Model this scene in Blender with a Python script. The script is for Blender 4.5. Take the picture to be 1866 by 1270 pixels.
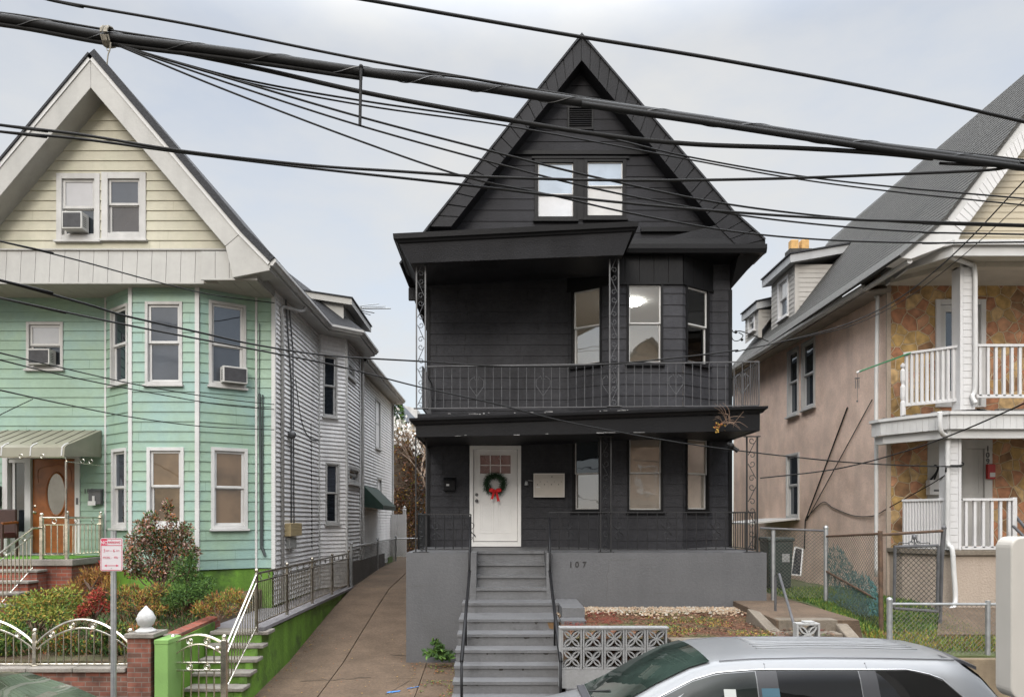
import bpy, bmesh, math, random
from mathutils import Vector, noise as mnoise
R = math.radians
for o in list(bpy.data.objects): bpy.data.objects.remove(o)
SC = bpy.context.scene
COL = SC.collection
# ---------------- camera ----------------
F, CX, CY, CAMZ = 1350.0, 915.0, 945.0, 3.15
cd = bpy.data.cameras.new('camera'); cam = bpy.data.objects.new('camera', cd); COL.objects.link(cam)
cam.location = (0, 0, CAMZ); cam.rotation_euler = (R(90), 0, 0)
cd.sensor_width = 36; cd.lens = 36 * F / 1866
cd.shift_x = (933 - CX) / 1866; cd.shift_y = (CY - 635) / 1866
cd.clip_start = .1; cd.clip_end = 3000
SC.camera = cam
# ---------------- sky ----------------
SUN_EL, SUN_AZ = 30, 192      # azimuth in degrees, clockwise from +Y (behind the viewer, a little to the left)
wd = bpy.data.worlds.new('World'); SC.world = wd; wd.use_nodes = True
nt = wd.node_tree; nt.nodes.clear()
def N(nt, t, **k):
    n = nt.nodes.new(t)
    for a, b in k.items(): setattr(n, a, b)
    return n
sky = N(nt, 'ShaderNodeTexSky', sky_type='NISHITA', sun_disc=False, sun_elevation=R(SUN_EL), sun_rotation=R(SUN_AZ))
sky.air_density = 1.0; sky.dust_density = 2.0
tc = N(nt, 'ShaderNodeTexCoord'); mp = N(nt, 'ShaderNodeMapping'); mp.inputs['Scale'].default_value = (1, 1, 2.2)
mp.inputs['Location'].default_value = (.35, 0, .2)
nz = N(nt, 'ShaderNodeTexNoise'); nz.inputs['Scale'].default_value = 2.6; nz.inputs['Detail'].default_value = 7; nz.inputs['Roughness'].default_value = .55
rp = N(nt, 'ShaderNodeValToRGB'); rp.color_ramp.elements[0].position = .34; rp.color_ramp.elements[1].position = .66
rp.color_ramp.elements[0].color = (.58, .58, .58, 1); rp.color_ramp.elements[1].color = (1, 1, 1, 1)
mx = N(nt, 'ShaderNodeMix', data_type='RGBA'); mx.inputs['B'].default_value = (3.5, 3.52, 3.5, 1)
bg = N(nt, 'ShaderNodeBackground'); bg.inputs['Strength'].default_value = .10
# overcast sky is brighter overhead; boosted far more there to light shaded side walls
spx = N(nt, 'ShaderNodeSeparateXYZ'); nt.links.new(tc.outputs['Generated'], spx.inputs[0])
zr_ = N(nt, 'ShaderNodeMapRange', interpolation_type='SMOOTHSTEP'); zr_.inputs[1].default_value = .52; zr_.inputs[2].default_value = .88; zr_.inputs[3].default_value = 1; zr_.inputs[4].default_value = 8.5
nt.links.new(spx.outputs[2], zr_.inputs[0])
gl_ = N(nt, 'ShaderNodeMix', data_type='RGBA', blend_type='MULTIPLY'); gl_.inputs['Factor'].default_value = 1
wo = N(nt, 'ShaderNodeOutputWorld')
L = nt.links.new
L(tc.outputs['Generated'], mp.inputs['Vector']); L(mp.outputs[0], nz.inputs['Vector']); L(nz.outputs[0], rp.inputs[0])
L(rp.outputs[0], mx.inputs['Factor']); L(sky.outputs[0], mx.inputs['A']); L(mx.outputs['Result'], gl_.inputs['A']); L(zr_.outputs[0], gl_.inputs['B']); L(gl_.outputs['Result'], bg.inputs[0]); L(bg.outputs[0], wo.inputs[0])
# ---------------- sun (veiled by thin cloud) ----------------
sd = bpy.data.lights.new('sun', 'SUN'); sd.energy = .8; sd.angle = R(20); sd.color = (1, .96, .90)
sun = bpy.data.objects.new('sun', sd); COL.objects.link(sun)
az, el = R(SUN_AZ), R(SUN_EL)
sv = Vector((math.sin(az) * math.cos(el), math.cos(az) * math.cos(el), math.sin(el)))
sun.rotation_euler = sv.to_track_quat('Z', 'Y').to_euler()
SC.view_settings.view_transform = 'Standard'; SC.view_settings.look = 'None'
SC.view_settings.exposure = 1.15; SC.view_settings.gamma = 1
SC.render.resolution_x = 1024; SC.render.resolution_y = 696
SC.cycles.max_bounces = 6; SC.cycles.transparent_max_bounces = 12

# ---------------- helpers ----------------
def PX(px, D): return (px - CX) * D / F
def PZ(py, D): return CAMZ - (py - CY) * D / F
def PT(px, py, D): return Vector((PX(px, D), D, PZ(py, D)))
RNG = random.Random(7)

class MB:
    def __init__(s): s.v = []; s.f = []; s.m = []; s.cm = 0
    def face(s, pts, m=None):
        i = len(s.v); s.v.extend([tuple(p) for p in pts]); s.f.append(tuple(range(i, i + len(pts)))); s.m.append(s.cm if m is None else m)
    def faces(s, vs, fs, m=None):
        i = len(s.v); s.v.extend([tuple(p) for p in vs])
        for f in fs: s.f.append(tuple(i + k for k in f)); s.m.append(s.cm if m is None else m)
    def hexa(s, a):   # 8 points: bottom 4, top 4
        s.faces(a, [(0, 3, 2, 1), (4, 5, 6, 7), (0, 1, 5, 4), (1, 2, 6, 5), (2, 3, 7, 6), (3, 0, 4, 7)])
    def box(s, x0, x1, y0, y1, z0, z1):
        s.hexa([(x0, y0, z0), (x1, y0, z0), (x1, y1, z0), (x0, y1, z0), (x0, y0, z1), (x1, y0, z1), (x1, y1, z1), (x0, y1, z1)])
    def prism(s, poly, vec):
        n = len(poly); vec = Vector(vec); a = [Vector(p) for p in poly]; b = [p + vec for p in a]
        s.faces(a + b, [tuple(range(n))[::-1], tuple(range(n, 2 * n))] + [(i, (i + 1) % n, n + (i + 1) % n, n + i) for i in range(n)])
    def tube(s, pts, r, n=6, closed=False, caps=True):
        pts = [Vector(p) for p in pts]
        if len(pts) < 2: return
        rs = r if isinstance(r, (list, tuple)) else [r] * len(pts)
        vs = []; m = len(pts); up = None
        for i, p in enumerate(pts):
            if closed: t = pts[(i + 1) % m] - pts[i - 1]
            else: t = (pts[min(i + 1, m - 1)] - pts[max(i - 1, 0)])
            if t.length < 1e-9: t = Vector((0, 0, 1))
            t.normalize()
            if up is None: up = Vector((0, 0, 1)) if abs(t.z) < .9 else Vector((0, 1, 0))
            x = up - t * up.dot(t)
            if x.length < 1e-4: x = t.orthogonal()
            x.normalize(); y = t.cross(x); up = x
            for k in range(n):
                a = 2 * math.pi * k / n
                vs.append(p + (x * math.cos(a) + y * math.sin(a)) * rs[i])
        fs = []
        for i in range(m if closed else m - 1):
            j = (i + 1) % m
            for k in range(n): fs.append((i * n + k, i * n + (k + 1) % n, j * n + (k + 1) % n, j * n + k))
        if caps and not closed: fs += [tuple(range(n))[::-1], tuple(range((m - 1) * n, m * n))]
        s.faces(vs, fs)
    def bar(s, a, b, w, h=None):     # square bar between two points
        h = h or w; a = Vector(a); b = Vector(b); t = (b - a).normalized()
        u = Vector((0, 0, 1)) if abs(t.z) < .95 else Vector((0, 1, 0))
        x = t.cross(u).normalized() * (w / 2); y = x.cross(t).normalized() * (h / 2)
        s.hexa([a - x - y, a + x - y, a + x + y, a - x + y, b - x - y, b + x - y, b + x + y, b - x + y])
    def lathe(s, c, prof, n=16, axis='z'):
        vs = []
        for (r, h) in prof:
            for k in range(n):
                a = 2 * math.pi * k / n
                d = (r * math.cos(a), r * math.sin(a), h) if axis == 'z' else ((r * math.cos(a), h, r * math.sin(a)) if axis == 'y' else (h, r * math.cos(a), r * math.sin(a)))
                vs.append((c[0] + d[0], c[1] + d[1], c[2] + d[2]))
        m = len(prof); fs = [(i * n + k, i * n + (k + 1) % n, (i + 1) * n + (k + 1) % n, (i + 1) * n + k) for i in range(m - 1) for k in range(n)]
        fs += [tuple(range(n))[::-1], tuple(range((m - 1) * n, m * n))]
        s.faces(vs, fs)
    def ball(s, c, r, n=10, m=7):
        s.lathe(c, [(max(1e-4, r * math.sin(math.pi * i / m)), -r * math.cos(math.pi * i / m)) for i in range(m + 1)], n)
    def build(s, name, mats, parent=None, bevel=0, smooth=False, root=None):
        me = bpy.data.meshes.new(name)
        rl = Vector((0, 0, 0)); p = parent
        while p is not None: rl += p.location; p = p.parent
        if root is not None: rl = Vector(root)
        me.from_pydata([(v[0] - rl.x, v[1] - rl.y, v[2] - rl.z) for v in s.v], [], s.f)
        if not isinstance(mats, (list, tuple)): mats = [mats]
        for m in mats: me.materials.append(m)
        if len(mats) > 1: me.polygons.foreach_set('material_index', s.m)
        bm = bmesh.new(); bm.from_mesh(me); bmesh.ops.recalc_face_normals(bm, faces=bm.faces); bm.to_mesh(me); bm.free()
        if smooth: me.polygons.foreach_set('use_smooth', [True] * len(me.polygons))
        me.update()
        o = bpy.data.objects.new(name, me); COL.objects.link(o)
        if parent is not None: o.parent = parent
        elif root is not None: o.location = rl
        if bevel:
            b = o.modifiers.new('bevel', 'BEVEL'); b.width = bevel; b.segments = 2; b.limit_method = 'ANGLE'; b.angle_limit = R(40)
        if smooth == 'auto' : pass
        return o

def tag(o, label, cat, group=None, kind=None):
    o['label'] = label; o['category'] = cat
    if group: o['group'] = group
    if kind: o['kind'] = kind
    return o
def thing(name, loc, label, cat, group=None):
    o = bpy.data.objects.new(name, None); COL.objects.link(o); o.location = loc; o.empty_display_size = .2
    return tag(o, label, cat, group)
def struct(o, kind='structure'): o['kind'] = kind; return o

class Wall:
    """A vertical wall plane: p0 -> p1 along the wall, outward normal to the right of u turned towards the viewer."""
    def __init__(s, p0, p1):
        s.p = Vector((p0[0], p0[1])); d = Vector((p1[0] - p0[0], p1[1] - p0[1])); s.len = d.length; s.u = d / s.len; s.n = Vector((s.u.y, -s.u.x))
    def at(s, t, d, z):
        q = s.p + s.u * t + s.n * d; return (q.x, q.y, z)
    def box(s, mb, s0, s1, d0, d1, z0, z1):
        mb.hexa([s.at(s0, d1, z0), s.at(s1, d1, z0), s.at(s1, d0, z0), s.at(s0, d0, z0), s.at(s0, d1, z1), s.at(s1, d1, z1), s.at(s1, d0, z1), s.at(s0, d0, z1)])
    def ring(s, mb, s0, s1, z0, z1, w, d0, d1, wb=None, wt=None):
        wb = w if wb is None else wb; wt = w if wt is None else wt
        s.box(mb, s0, s0 + w, d0, d1, z0, z1); s.box(mb, s1 - w, s1, d0, d1, z0, z1)
        if wb: s.box(mb, s0 + w, s1 - w, d0, d1 - .001, z0, z0 + wb)
        if wt: s.box(mb, s0 + w, s1 - w, d0, d1 - .001, z1 - wt, z1)
    def spx(s, px):
        k = (px - CX) / F     # x = k*y
        return (k * s.p.y - s.p.x) / (s.u.x - k * s.u.y)
    def zpx(s, px, py):
        t = s.spx(px); y = s.p.y + s.u.y * t; return PZ(py, y)
    def rect(s, px0, px1, py0, py1):
        a, b = s.spx(px0), s.spx(px1); pm = (px0 + px1) / 2
        return min(a, b), max(a, b), s.zpx(pm, py1), s.zpx(pm, py0)

def siding(mb, W, z0, z1, bounds, e=.2, t=.016, holes=(), jit=0):
    z = z0
    if not callable(bounds): b_ = bounds; bounds = lambda z, b_=b_: b_
    while z < z1 - 1e-4:
        za, zb = z, min(z + e, z1)
        cuts = sorted(set([za, zb] + [q for h in holes for q in (h[2], h[3]) if za < q < zb]))
        for c0, c1 in zip(cuts, cuts[1:]):
            d0 = t * (1 - (c0 - za) / e); d1 = t * (1 - (c1 - za) / e) + .001
            l0, r0 = bounds(c0); l1, r1 = bounds(c1)
            if r0 - l0 < .02 and r1 - l1 < .02: continue
            if r1 < l1: l1 = r1 = (l1 + r1) / 2
            cm = (c0 + c1) / 2; cur = (l0, l1); segs = []
            for h in sorted(holes):
                if h[2] < cm < h[3] and h[1] > cur[0] and h[0] < r0:
                    if h[0] > cur[0]: segs.append((cur, (h[0], h[0])))
                    cur = (h[1], h[1])
            if cur[0] < r0: segs.append((cur, (r0, r1)))
            for (a, b) in segs:
                mb.face([W.at(a[0], d0, c0), W.at(b[0], d0, c0), W.at(b[1], d1, c1), W.at(a[1], d1, c1)])
                if c0 == za: mb.face([W.at(a[0], -.005, c0), W.at(b[0], -.005, c0), W.at(b[0], d0, c0), W.at(a[0], d0, c0)])
        z = zb

def seams(mb, W, z0, z1, s0, s1, e, seed, holes=(), m=1):
    """short upright butt joints between siding lengths"""
    r_ = random.Random(seed); z = z0
    while z < z1 - e:
        for q in range(r_.choice((0, 1, 1)) if s1 - s0 < 3.5 else r_.choice((1, 2))):
            x = r_.uniform(s0 + .1, s1 - .1)
            if any(h[0] - .05 < x < h[1] + .05 and h[2] - e < z < h[3] for h in holes): continue
            c = mb.cm; mb.cm = m; mb.face([W.at(x, .0215, z + .004), W.at(x + .005, .0215, z + .004), W.at(x + .005, .0035, z + e - .01), W.at(x, .0035, z + e - .01)]); mb.cm = c
        z += e
def catmull(pts, k=8):
    pts = [Vector(p) for p in pts]; out = []; n = len(pts)
    for i in range(n - 1):
        p0, p1, p2, p3 = pts[max(i - 1, 0)], pts[i], pts[i + 1], pts[min(i + 2, n - 1)]
        for j in range(k):
            t = j / k
            out.append(.5 * ((2 * p1) + (p2 - p0) * t + (2 * p0 - 5 * p1 + 4 * p2 - p3) * t * t + (3 * p1 - p0 - 3 * p2 + p3) * t ** 3))
    out.append(pts[-1]); return out

# ---------------- materials ----------------
MATS = {}
def mat(name, col, rough=.6, var=.12, scale=2.5, bump=0, bscale=60, streak=0, metal=0, spec=.5, dirt=None, dscale=1.3, dlo=.5, dhi=.7, coat=0, grain=0, gscale=45):
    if name in MATS: return MATS[name]
    m = bpy.data.materials.new(name); m.use_nodes = True; nt = m.node_tree; b = nt.nodes['Principled BSDF']; L = nt.links.new
    tc = N(nt, 'ShaderNodeTexCoord')
    n1 = N(nt, 'ShaderNodeTexNoise'); n1.inputs['Scale'].default_value = scale; n1.inputs['Detail'].default_value = 6; L(tc.outputs['Object'], n1.inputs['Vector'])
    rp = N(nt, 'ShaderNodeValToRGB'); rp.color_ramp.elements[0].position = .3; rp.color_ramp.elements[1].position = .7
    rp.color_ramp.elements[0].color = (*[c * (1 - var) for c in col], 1); rp.color_ramp.elements[1].color = (*[min(1, c * (1 + var)) for c in col], 1)
    L(n1.outputs[0], rp.inputs[0]); out = rp.outputs[0]
    if streak:
        mp = N(nt, 'ShaderNodeMapping'); mp.inputs['Scale'].default_value = (2.6, 2.6, .3); L(tc.outputs['Object'], mp.inputs[0])
        n2 = N(nt, 'ShaderNodeTexNoise'); n2.inputs['Scale'].default_value = 1.2; n2.inputs['Detail'].default_value = 5; L(mp.outputs[0], n2.inputs['Vector'])
        r2 = N(nt, 'ShaderNodeMapRange'); r2.inputs[1].default_value = .45; r2.inputs[2].default_value = .75; r2.inputs[3].default_value = 1; r2.inputs[4].default_value = 1 - streak
        L(n2.outputs[0], r2.inputs[0])
        mm = N(nt, 'ShaderNodeMix', data_type='RGBA', blend_type='MULTIPLY'); mm.inputs['Factor'].default_value = 1
        L(out, mm.inputs['A']); L(r2.outputs[0], mm.inputs['B']); out = mm.outputs['Result']
    if dirt is not None:
        n3 = N(nt, 'ShaderNodeTexNoise'); n3.inputs['Scale'].default_value = dscale; n3.inputs['Detail'].default_value = 8; n3.inputs['Roughness'].default_value = .65; L(tc.outputs['Object'], n3.inputs['Vector'])
        r3 = N(nt, 'ShaderNodeMapRange'); r3.inputs[1].default_value = dlo; r3.inputs[2].default_value = dhi; L(n3.outputs[0], r3.inputs[0])
        mm = N(nt, 'ShaderNodeMix', data_type='RGBA'); mm.inputs['B'].default_value = (*dirt, 1); L(r3.outputs[0], mm.inputs['Factor']); L(out, mm.inputs['A']); out = mm.outputs['Result']
    if grain:
        n4 = N(nt, 'ShaderNodeTexNoise'); n4.inputs['Scale'].default_value = gscale; n4.inputs['Detail'].default_value = 5; n4.inputs['Roughness'].default_value = .7; L(tc.outputs['Object'], n4.inputs['Vector'])
        r4 = N(nt, 'ShaderNodeMapRange'); r4.inputs[1].default_value = .3; r4.inputs[2].default_value = .7; r4.inputs[3].default_value = 1 - grain; r4.inputs[4].default_value = 1 + grain; L(n4.outputs[0], r4.inputs[0])
        mm = N(nt, 'ShaderNodeMix', data_type='RGBA', blend_type='MULTIPLY'); mm.inputs['Factor'].default_value = 1; L(out, mm.inputs['A']); L(r4.outputs[0], mm.inputs['B']); out = mm.outputs['Result']
    L(out, b.inputs['Base Color'])
    b.inputs['Roughness'].default_value = rough; b.inputs['Metallic'].default_value = metal; b.inputs['Specular IOR Level'].default_value = spec
    if coat: b.inputs['Coat Weight'].default_value = coat; b.inputs['Coat Roughness'].default_value = .05
    if bump:
        nb = N(nt, 'ShaderNodeTexNoise'); nb.inputs['Scale'].default_value = bscale; nb.inputs['Detail'].default_value = 4; L(tc.outputs['Object'], nb.inputs['Vector'])
        bp = N(nt, 'ShaderNodeBump'); bp.inputs['Strength'].default_value = bump; bp.inputs['Distance'].default_value = .02; L(nb.outputs[0], bp.inputs['Height']); L(bp.outputs[0], b.inputs['Normal'])
    MATS[name] = m; return m

def glass(name, col, fac=.18, rough=.02, tint=(1, 1, 1), var=.15):
    """A window pane: what stands behind the glass, or a painted reflection, as a dim surface, with the sheet's own mirror reflection over it."""
    if name in MATS: return MATS[name]
    col = [c * .78 for c in col]
    m = bpy.data.materials.new(name); m.use_nodes = True; nt = m.node_tree; nt.nodes.clear(); L = nt.links.new
    tc = N(nt, 'ShaderNodeTexCoord'); n1 = N(nt, 'ShaderNodeTexNoise'); n1.inputs['Scale'].default_value = 1.7; n1.inputs['Detail'].default_value = 3; L(tc.outputs['Object'], n1.inputs['Vector'])
    rp = N(nt, 'ShaderNodeValToRGB'); rp.color_ramp.elements[0].position = .35; rp.color_ramp.elements[1].position = .65
    rp.color_ramp.elements[0].color = (*[c * (1 - var) for c in col], 1); rp.color_ramp.elements[1].color = (*[min(1, c * (1 + var)) for c in col], 1); L(n1.outputs[0], rp.inputs[0])
    d = N(nt, 'ShaderNodeBsdfDiffuse'); L(rp.outputs[0], d.inputs[0])
    g = N(nt, 'ShaderNodeBsdfGlossy'); g.inputs['Roughness'].default_value = rough; g.inputs['Color'].default_value = (*tint, 1)
    nb = N(nt, 'ShaderNodeTexNoise'); nb.inputs['Scale'].default_value = 2.2; L(tc.outputs['Object'], nb.inputs['Vector'])
    bp = N(nt, 'ShaderNodeBump'); bp.inputs['Strength'].default_value = .12; bp.inputs['Distance'].default_value = .02; L(nb.outputs[0], bp.inputs['Height']); L(bp.outputs[0], g.inputs['Normal'])
    fr = N(nt, 'ShaderNodeFresnel'); fr.inputs['IOR'].default_value = 1.5
    ad = N(nt, 'ShaderNodeMath', operation='ADD', use_clamp=True); ad.inputs[1].default_value = fac - .04; L(fr.outputs[0], ad.inputs[0])
    mx = N(nt, 'ShaderNodeMixShader'); L(ad.outputs[0], mx.inputs[0]); L(d.outputs[0], mx.inputs[1]); L(g.outputs[0], mx.inputs[2])
    o = N(nt, 'ShaderNodeOutputMaterial'); L(mx.outputs[0], o.inputs[0]); MATS[name] = m; return m

def wallcoord(nt, tc):   # (x+y, z) so that a pattern runs upright on walls of any heading
    L = nt.links.new; sp = N(nt, 'ShaderNodeSeparateXYZ'); L(tc.outputs['Object'], sp.inputs[0])
    ad = N(nt, 'ShaderNodeMath', operation='ADD'); L(sp.outputs[0], ad.inputs[0]); L(sp.outputs[1], ad.inputs[1])
    cb = N(nt, 'ShaderNodeCombineXYZ'); L(ad.outputs[0], cb.inputs[0]); L(sp.outputs[2], cb.inputs[1]); return cb.outputs[0]

def brick_mat(name, c1, c2, mortar, bw=.21, bh=.072, ms=.012, flat=False, bump=.4, var=.35, rough=.85):
    if name in MATS: return MATS[name]
    m = bpy.data.materials.new(name); m.use_nodes = True; nt = m.node_tree; b = nt.nodes['Principled BSDF']; L = nt.links.new
    tc = N(nt, 'ShaderNodeTexCoord'); bt = N(nt, 'ShaderNodeTexBrick')
    L(tc.outputs['Object'] if flat else wallcoord(nt, tc), bt.inputs['Vector'])
    bt.inputs['Scale'].default_value = 1; bt.inputs['Brick Width'].default_value = bw; bt.inputs['Row Height'].default_value = bh; bt.inputs['Mortar Size'].default_value = ms / 2
    bt.inputs['Color1'].default_value = (*c1, 1); bt.inputs['Color2'].default_value = (*c2, 1); bt.inputs['Mortar'].default_value = (*mortar, 1)
    n1 = N(nt, 'ShaderNodeTexNoise'); n1.inputs['Scale'].default_value = 5; n1.inputs['Detail'].default_value = 8; L(tc.outputs['Object'], n1.inputs['Vector'])
    r2 = N(nt, 'ShaderNodeMapRange'); r2.inputs[1].default_value = .3; r2.inputs[2].default_value = .7; r2.inputs[3].default_value = 1 - var; r2.inputs[4].default_value = 1 + var; L(n1.outputs[0], r2.inputs[0])
    mm = N(nt, 'ShaderNodeMix', data_type='RGBA', blend_type='MULTIPLY'); mm.inputs['Factor'].default_value = 1; L(bt.outputs['Color'], mm.inputs['A']); L(r2.outputs[0], mm.inputs['B'])
    L(mm.outputs['Result'], b.inputs['Base Color']); b.inputs['Roughness'].default_value = rough
    bp = N(nt, 'ShaderNodeBump'); bp.inputs['Strength'].default_value = bump; bp.inputs['Distance'].default_value = .01; bp.invert = True
    L(bt.outputs['Fac'], bp.inputs['Height']); L(bp.outputs[0], b.inputs['Normal']); MATS[name] = m; return m

def stone_mat(name):
    m = bpy.data.materials.new(name); m.use_nodes = True; nt = m.node_tree; b = nt.nodes['Principled BSDF']; L = nt.links.new
    tc = N(nt, 'ShaderNodeTexCoord'); w = wallcoord(nt, tc)
    nn = N(nt, 'ShaderNodeTexNoise'); nn.inputs['Scale'].default_value = 3; L(w, nn.inputs['Vector'])
    mxv = N(nt, 'ShaderNodeMix', data_type='VECTOR'); mxv.inputs['Factor'].default_value = .08; L(w, mxv.inputs['A']); L(nn.outputs['Color'], mxv.inputs['B'])
    v1 = N(nt, 'ShaderNodeTexVoronoi', voronoi_dimensions='2D', feature='F1'); v2 = N(nt, 'ShaderNodeTexVoronoi', voronoi_dimensions='2D', feature='DISTANCE_TO_EDGE')
    for v in (v1, v2): v.inputs['Scale'].default_value = 4.6; L(mxv.outputs['Result'], v.inputs['Vector'])
    sp = N(nt, 'ShaderNodeSeparateColor'); L(v1.outputs['Color'], sp.inputs[0])
    rp = N(nt, 'ShaderNodeValToRGB'); rp.color_ramp.interpolation = 'CONSTANT'
    cols = [(0, (.40, .18, .09)), (.16, (.44, .28, .10)), (.32, (.46, .24, .13)), (.46, (.26, .14, .065)), (.58, (.54, .36, .17)), (.72, (.40, .25, .10)), (.86, (.40, .19, .10))]
    el = rp.color_ramp.elements; el[0].position = 0; el[0].color = (*cols[0][1], 1); el[1].position = cols[1][0]; el[1].color = (*cols[1][1], 1)
    for p, c in cols[2:]: e = el.new(p); e.color = (*c, 1)
    L(sp.outputs[0], rp.inputs[0])
    n1 = N(nt, 'ShaderNodeTexNoise'); n1.inputs['Scale'].default_value = 7; n1.inputs['Detail'].default_value = 7; L(tc.outputs['Object'], n1.inputs['Vector'])
    r2 = N(nt, 'ShaderNodeMapRange'); r2.inputs[1].default_value = .3; r2.inputs[2].default_value = .7; r2.inputs[3].default_value = .5; r2.inputs[4].default_value = 1.2; L(n1.outputs[0], r2.inputs[0])
    mm = N(nt, 'ShaderNodeMix', data_type='RGBA', blend_type='MULTIPLY'); mm.inputs['Factor'].default_value = 1; L(rp.outputs[0], mm.inputs['A']); L(r2.outputs[0], mm.inputs['B'])
    rr = N(nt, 'ShaderNodeMapRange'); rr.inputs[1].default_value = .022; rr.inputs[2].default_value = .05; L(v2.outputs['Distance'], rr.inputs[0])
    ml = N(nt, 'ShaderNodeMix', data_type='RGBA'); ml.inputs['A'].default_value = (.52, .40, .26, 1); L(rr.outputs[0], ml.inputs['Factor']); L(mm.outputs['Result'], ml.inputs['B'])
    L(ml.outputs['Result'], b.inputs['Base Color']); b.inputs['Roughness'].default_value = .7
    bp = N(nt, 'ShaderNodeBump'); bp.inputs['Strength'].default_value = .9; bp.inputs['Distance'].default_value = .03; L(rr.outputs[0], bp.inputs['Height']); L(bp.outputs[0], b.inputs['Normal'])
    return m

M_BLACK = mat('black_paint', (.0175, .0175, .0195), .5, .18, 1.5, .35, 45, spec=.15, streak=.25)
M_BLACKSIDE = mat('black_shingle_siding', (.038, .038, .042), .55, .2, 1.2, .4, 35, spec=.12, streak=.2, grain=.18, gscale=12)
M_BLACKTRIM = mat('black_gloss_trim', (0.0105, 0.0105, 0.01134), .42, .15, 2, .15, 30, spec=.15)
M_IRON = mat('black_iron', (.08, .08, .083), .4, .2, 8, .2, 90)
M_GREYPAINT = mat('grey_masonry_paint', (0.08845, 0.08845, 0.0915), .7, .1, 1.2, .35, 30, streak=.1, dirt=(0.0671, 0.06588, 0.06405), dscale=.9, dlo=.58, dhi=.85, grain=.10, gscale=18)
M_STEP = mat('grey_step_paint', (0.1071, 0.1071, 0.109), .6, .1, 2, .3, 40, dirt=(0.0378, 0.03591, 0.03339), dscale=2.2, dlo=.58, dhi=.8, grain=.12, gscale=20)
M_DOOR = mat('white_door_paint', (.70, .69, .67), .45, .04, 3, .1, 50)
M_WHITE = mat('white_paint', (0.5478, 0.5395, 0.5312), .5, .05, 3, .1, 50, streak=.08)
M_WHITEOLD = mat('weathered_white_trim', (0.4428, 0.4346, 0.4182), .55, .1, 3, .2, 40, streak=.22)
M_VINYLW = mat('white_vinyl', (0.5051, 0.5006, 0.4871), .5, .07, 2, .1, 40, streak=.12)
M_PANEL = mat('cream_metal_panel', (0.3375, 0.33, 0.3075), .5, .07, 1.4, .1, 20, streak=.15, grain=.05, gscale=10)
M_YELLOW = mat('yellow_siding', (0.4242, 0.4, 0.3072), .55, .09, 1.6, .15, 30, streak=.12, dirt=(0.36, 0.36, 0.2565), dscale=1.1, dlo=.5, dhi=.8, grain=.05, gscale=9)
M_MINT = mat('mint_siding', (0.2396, 0.3447, 0.2542), .55, .1, 1.1, .15, 30, streak=.08, dirt=(0.2175, 0.3318, 0.2952), dscale=.6, dlo=.42, dhi=.62, grain=.06, gscale=9)
M_GREYSIDE = mat('grey_aluminium_siding', (0.7721, 0.7588, 0.7455), .5, .08, 1.5, .1, 25, streak=.15, grain=.08, gscale=12)
M_LIME = mat('lime_masonry_paint', (0.126, 0.2619, 0.028), .65, .2, 1.4, .4, 25, streak=.45, dirt=(.03, .045, .018), dscale=1.5, dlo=.5, dhi=.74, grain=.15, gscale=15)
M_LIMEPALE = mat('pale_lime_paint', (0.176, 0.32, 0.09), .6, .1, 2, .2, 30)
M_STUCCO = mat('pink_stucco', (0.728, 0.549, 0.4462), .85, .14, 1.6, .6, 70, streak=.14, dirt=(0.575, 0.416, 0.325), dscale=1.1, dlo=.5, dhi=.75, grain=.14, gscale=30)
M_STUCCOPALE = mat('pale_stucco', (0.37, 0.3034, 0.2442), .85, .08, 1.4, .7, 30, streak=.15, grain=.1, gscale=30)
M_CREAMSIDE = mat('cream_vinyl_siding', (0.4368, 0.3822, 0.2808), .5, .06, 1.5, .1, 30, streak=.08)
M_ROOF = mat('grey_roof_shingle', (.050, .048, .043), .85, .3, 22, .8, 55, dirt=(0.038, 0.0365, 0.034), dscale=.8, dlo=.5, dhi=.7, grain=.35, gscale=16)
M_ROOFDARK = mat('dark_roof_shingle', (0.0245, 0.0252, 0.028), .85, .3, 20, .8, 55)
M_STONEV = stone_mat('stone_veneer')
M_BRICK = brick_mat('red_brick', (.26, .065, .035), (.17, .055, .035), (.16, .13, .11))
M_BRICKOLD = brick_mat('old_red_brick', (.20, .07, .045), (.10, .05, .035), (.15, .125, .105), var=.5)
M_CONC = mat('driveway_concrete', (0.1086, 0.073, 0.04644), .9, .16, 1.0, .5, 50, dirt=(.058, .038, .022), dscale=1.3, dlo=.42, dhi=.74, grain=.3, gscale=22)
M_CONCG = mat('grey_concrete', (0.1584, 0.1326, 0.1023), .9, .16, 2.0, .5, 50, dirt=(0.1224, 0.0986, 0.0682), dscale=1.6, dlo=.48, dhi=.72, grain=.25, gscale=25)
M_STONECAP = mat('stone_slab', (0.2205, 0.1995, 0.1733), .85, .15, 3, .4, 50, dirt=(0.154, 0.14, 0.112), dscale=2.5, dlo=.5, dhi=.75, grain=.2, gscale=30)
M_STEEL = mat('stainless_steel', (.66, .62, .54), .27, .25, 9, .1, 20, metal=1)
M_STEELDARK = mat('tarnished_steel', (.34, .315, .27), .3, .3, 9, .1, 20, metal=1)
M_GALV = mat('galvanised_steel', (.36, .37, .37), .45, .15, 10, .1, 40, metal=.7)
M_RUST = mat('rusty_steel', (.085, .05, .03), .75, .4, 12, .3, 60)
M_SHUT = mat('brown_wood', (.24, .15, .07), .5, .2, 4)  # plain brown wood colour
M_ASPHALT = mat('asphalt', (0.044, 0.044, 0.044), .9, .2, 6, .6, 90)
M_SOIL = mat('soil', (0.0975, 0.06375, 0.0375), .95, .35, 3, .8, 40, dirt=(0.075, 0.075, 0.03375), dscale=2.2, dlo=.45, dhi=.6)
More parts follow.
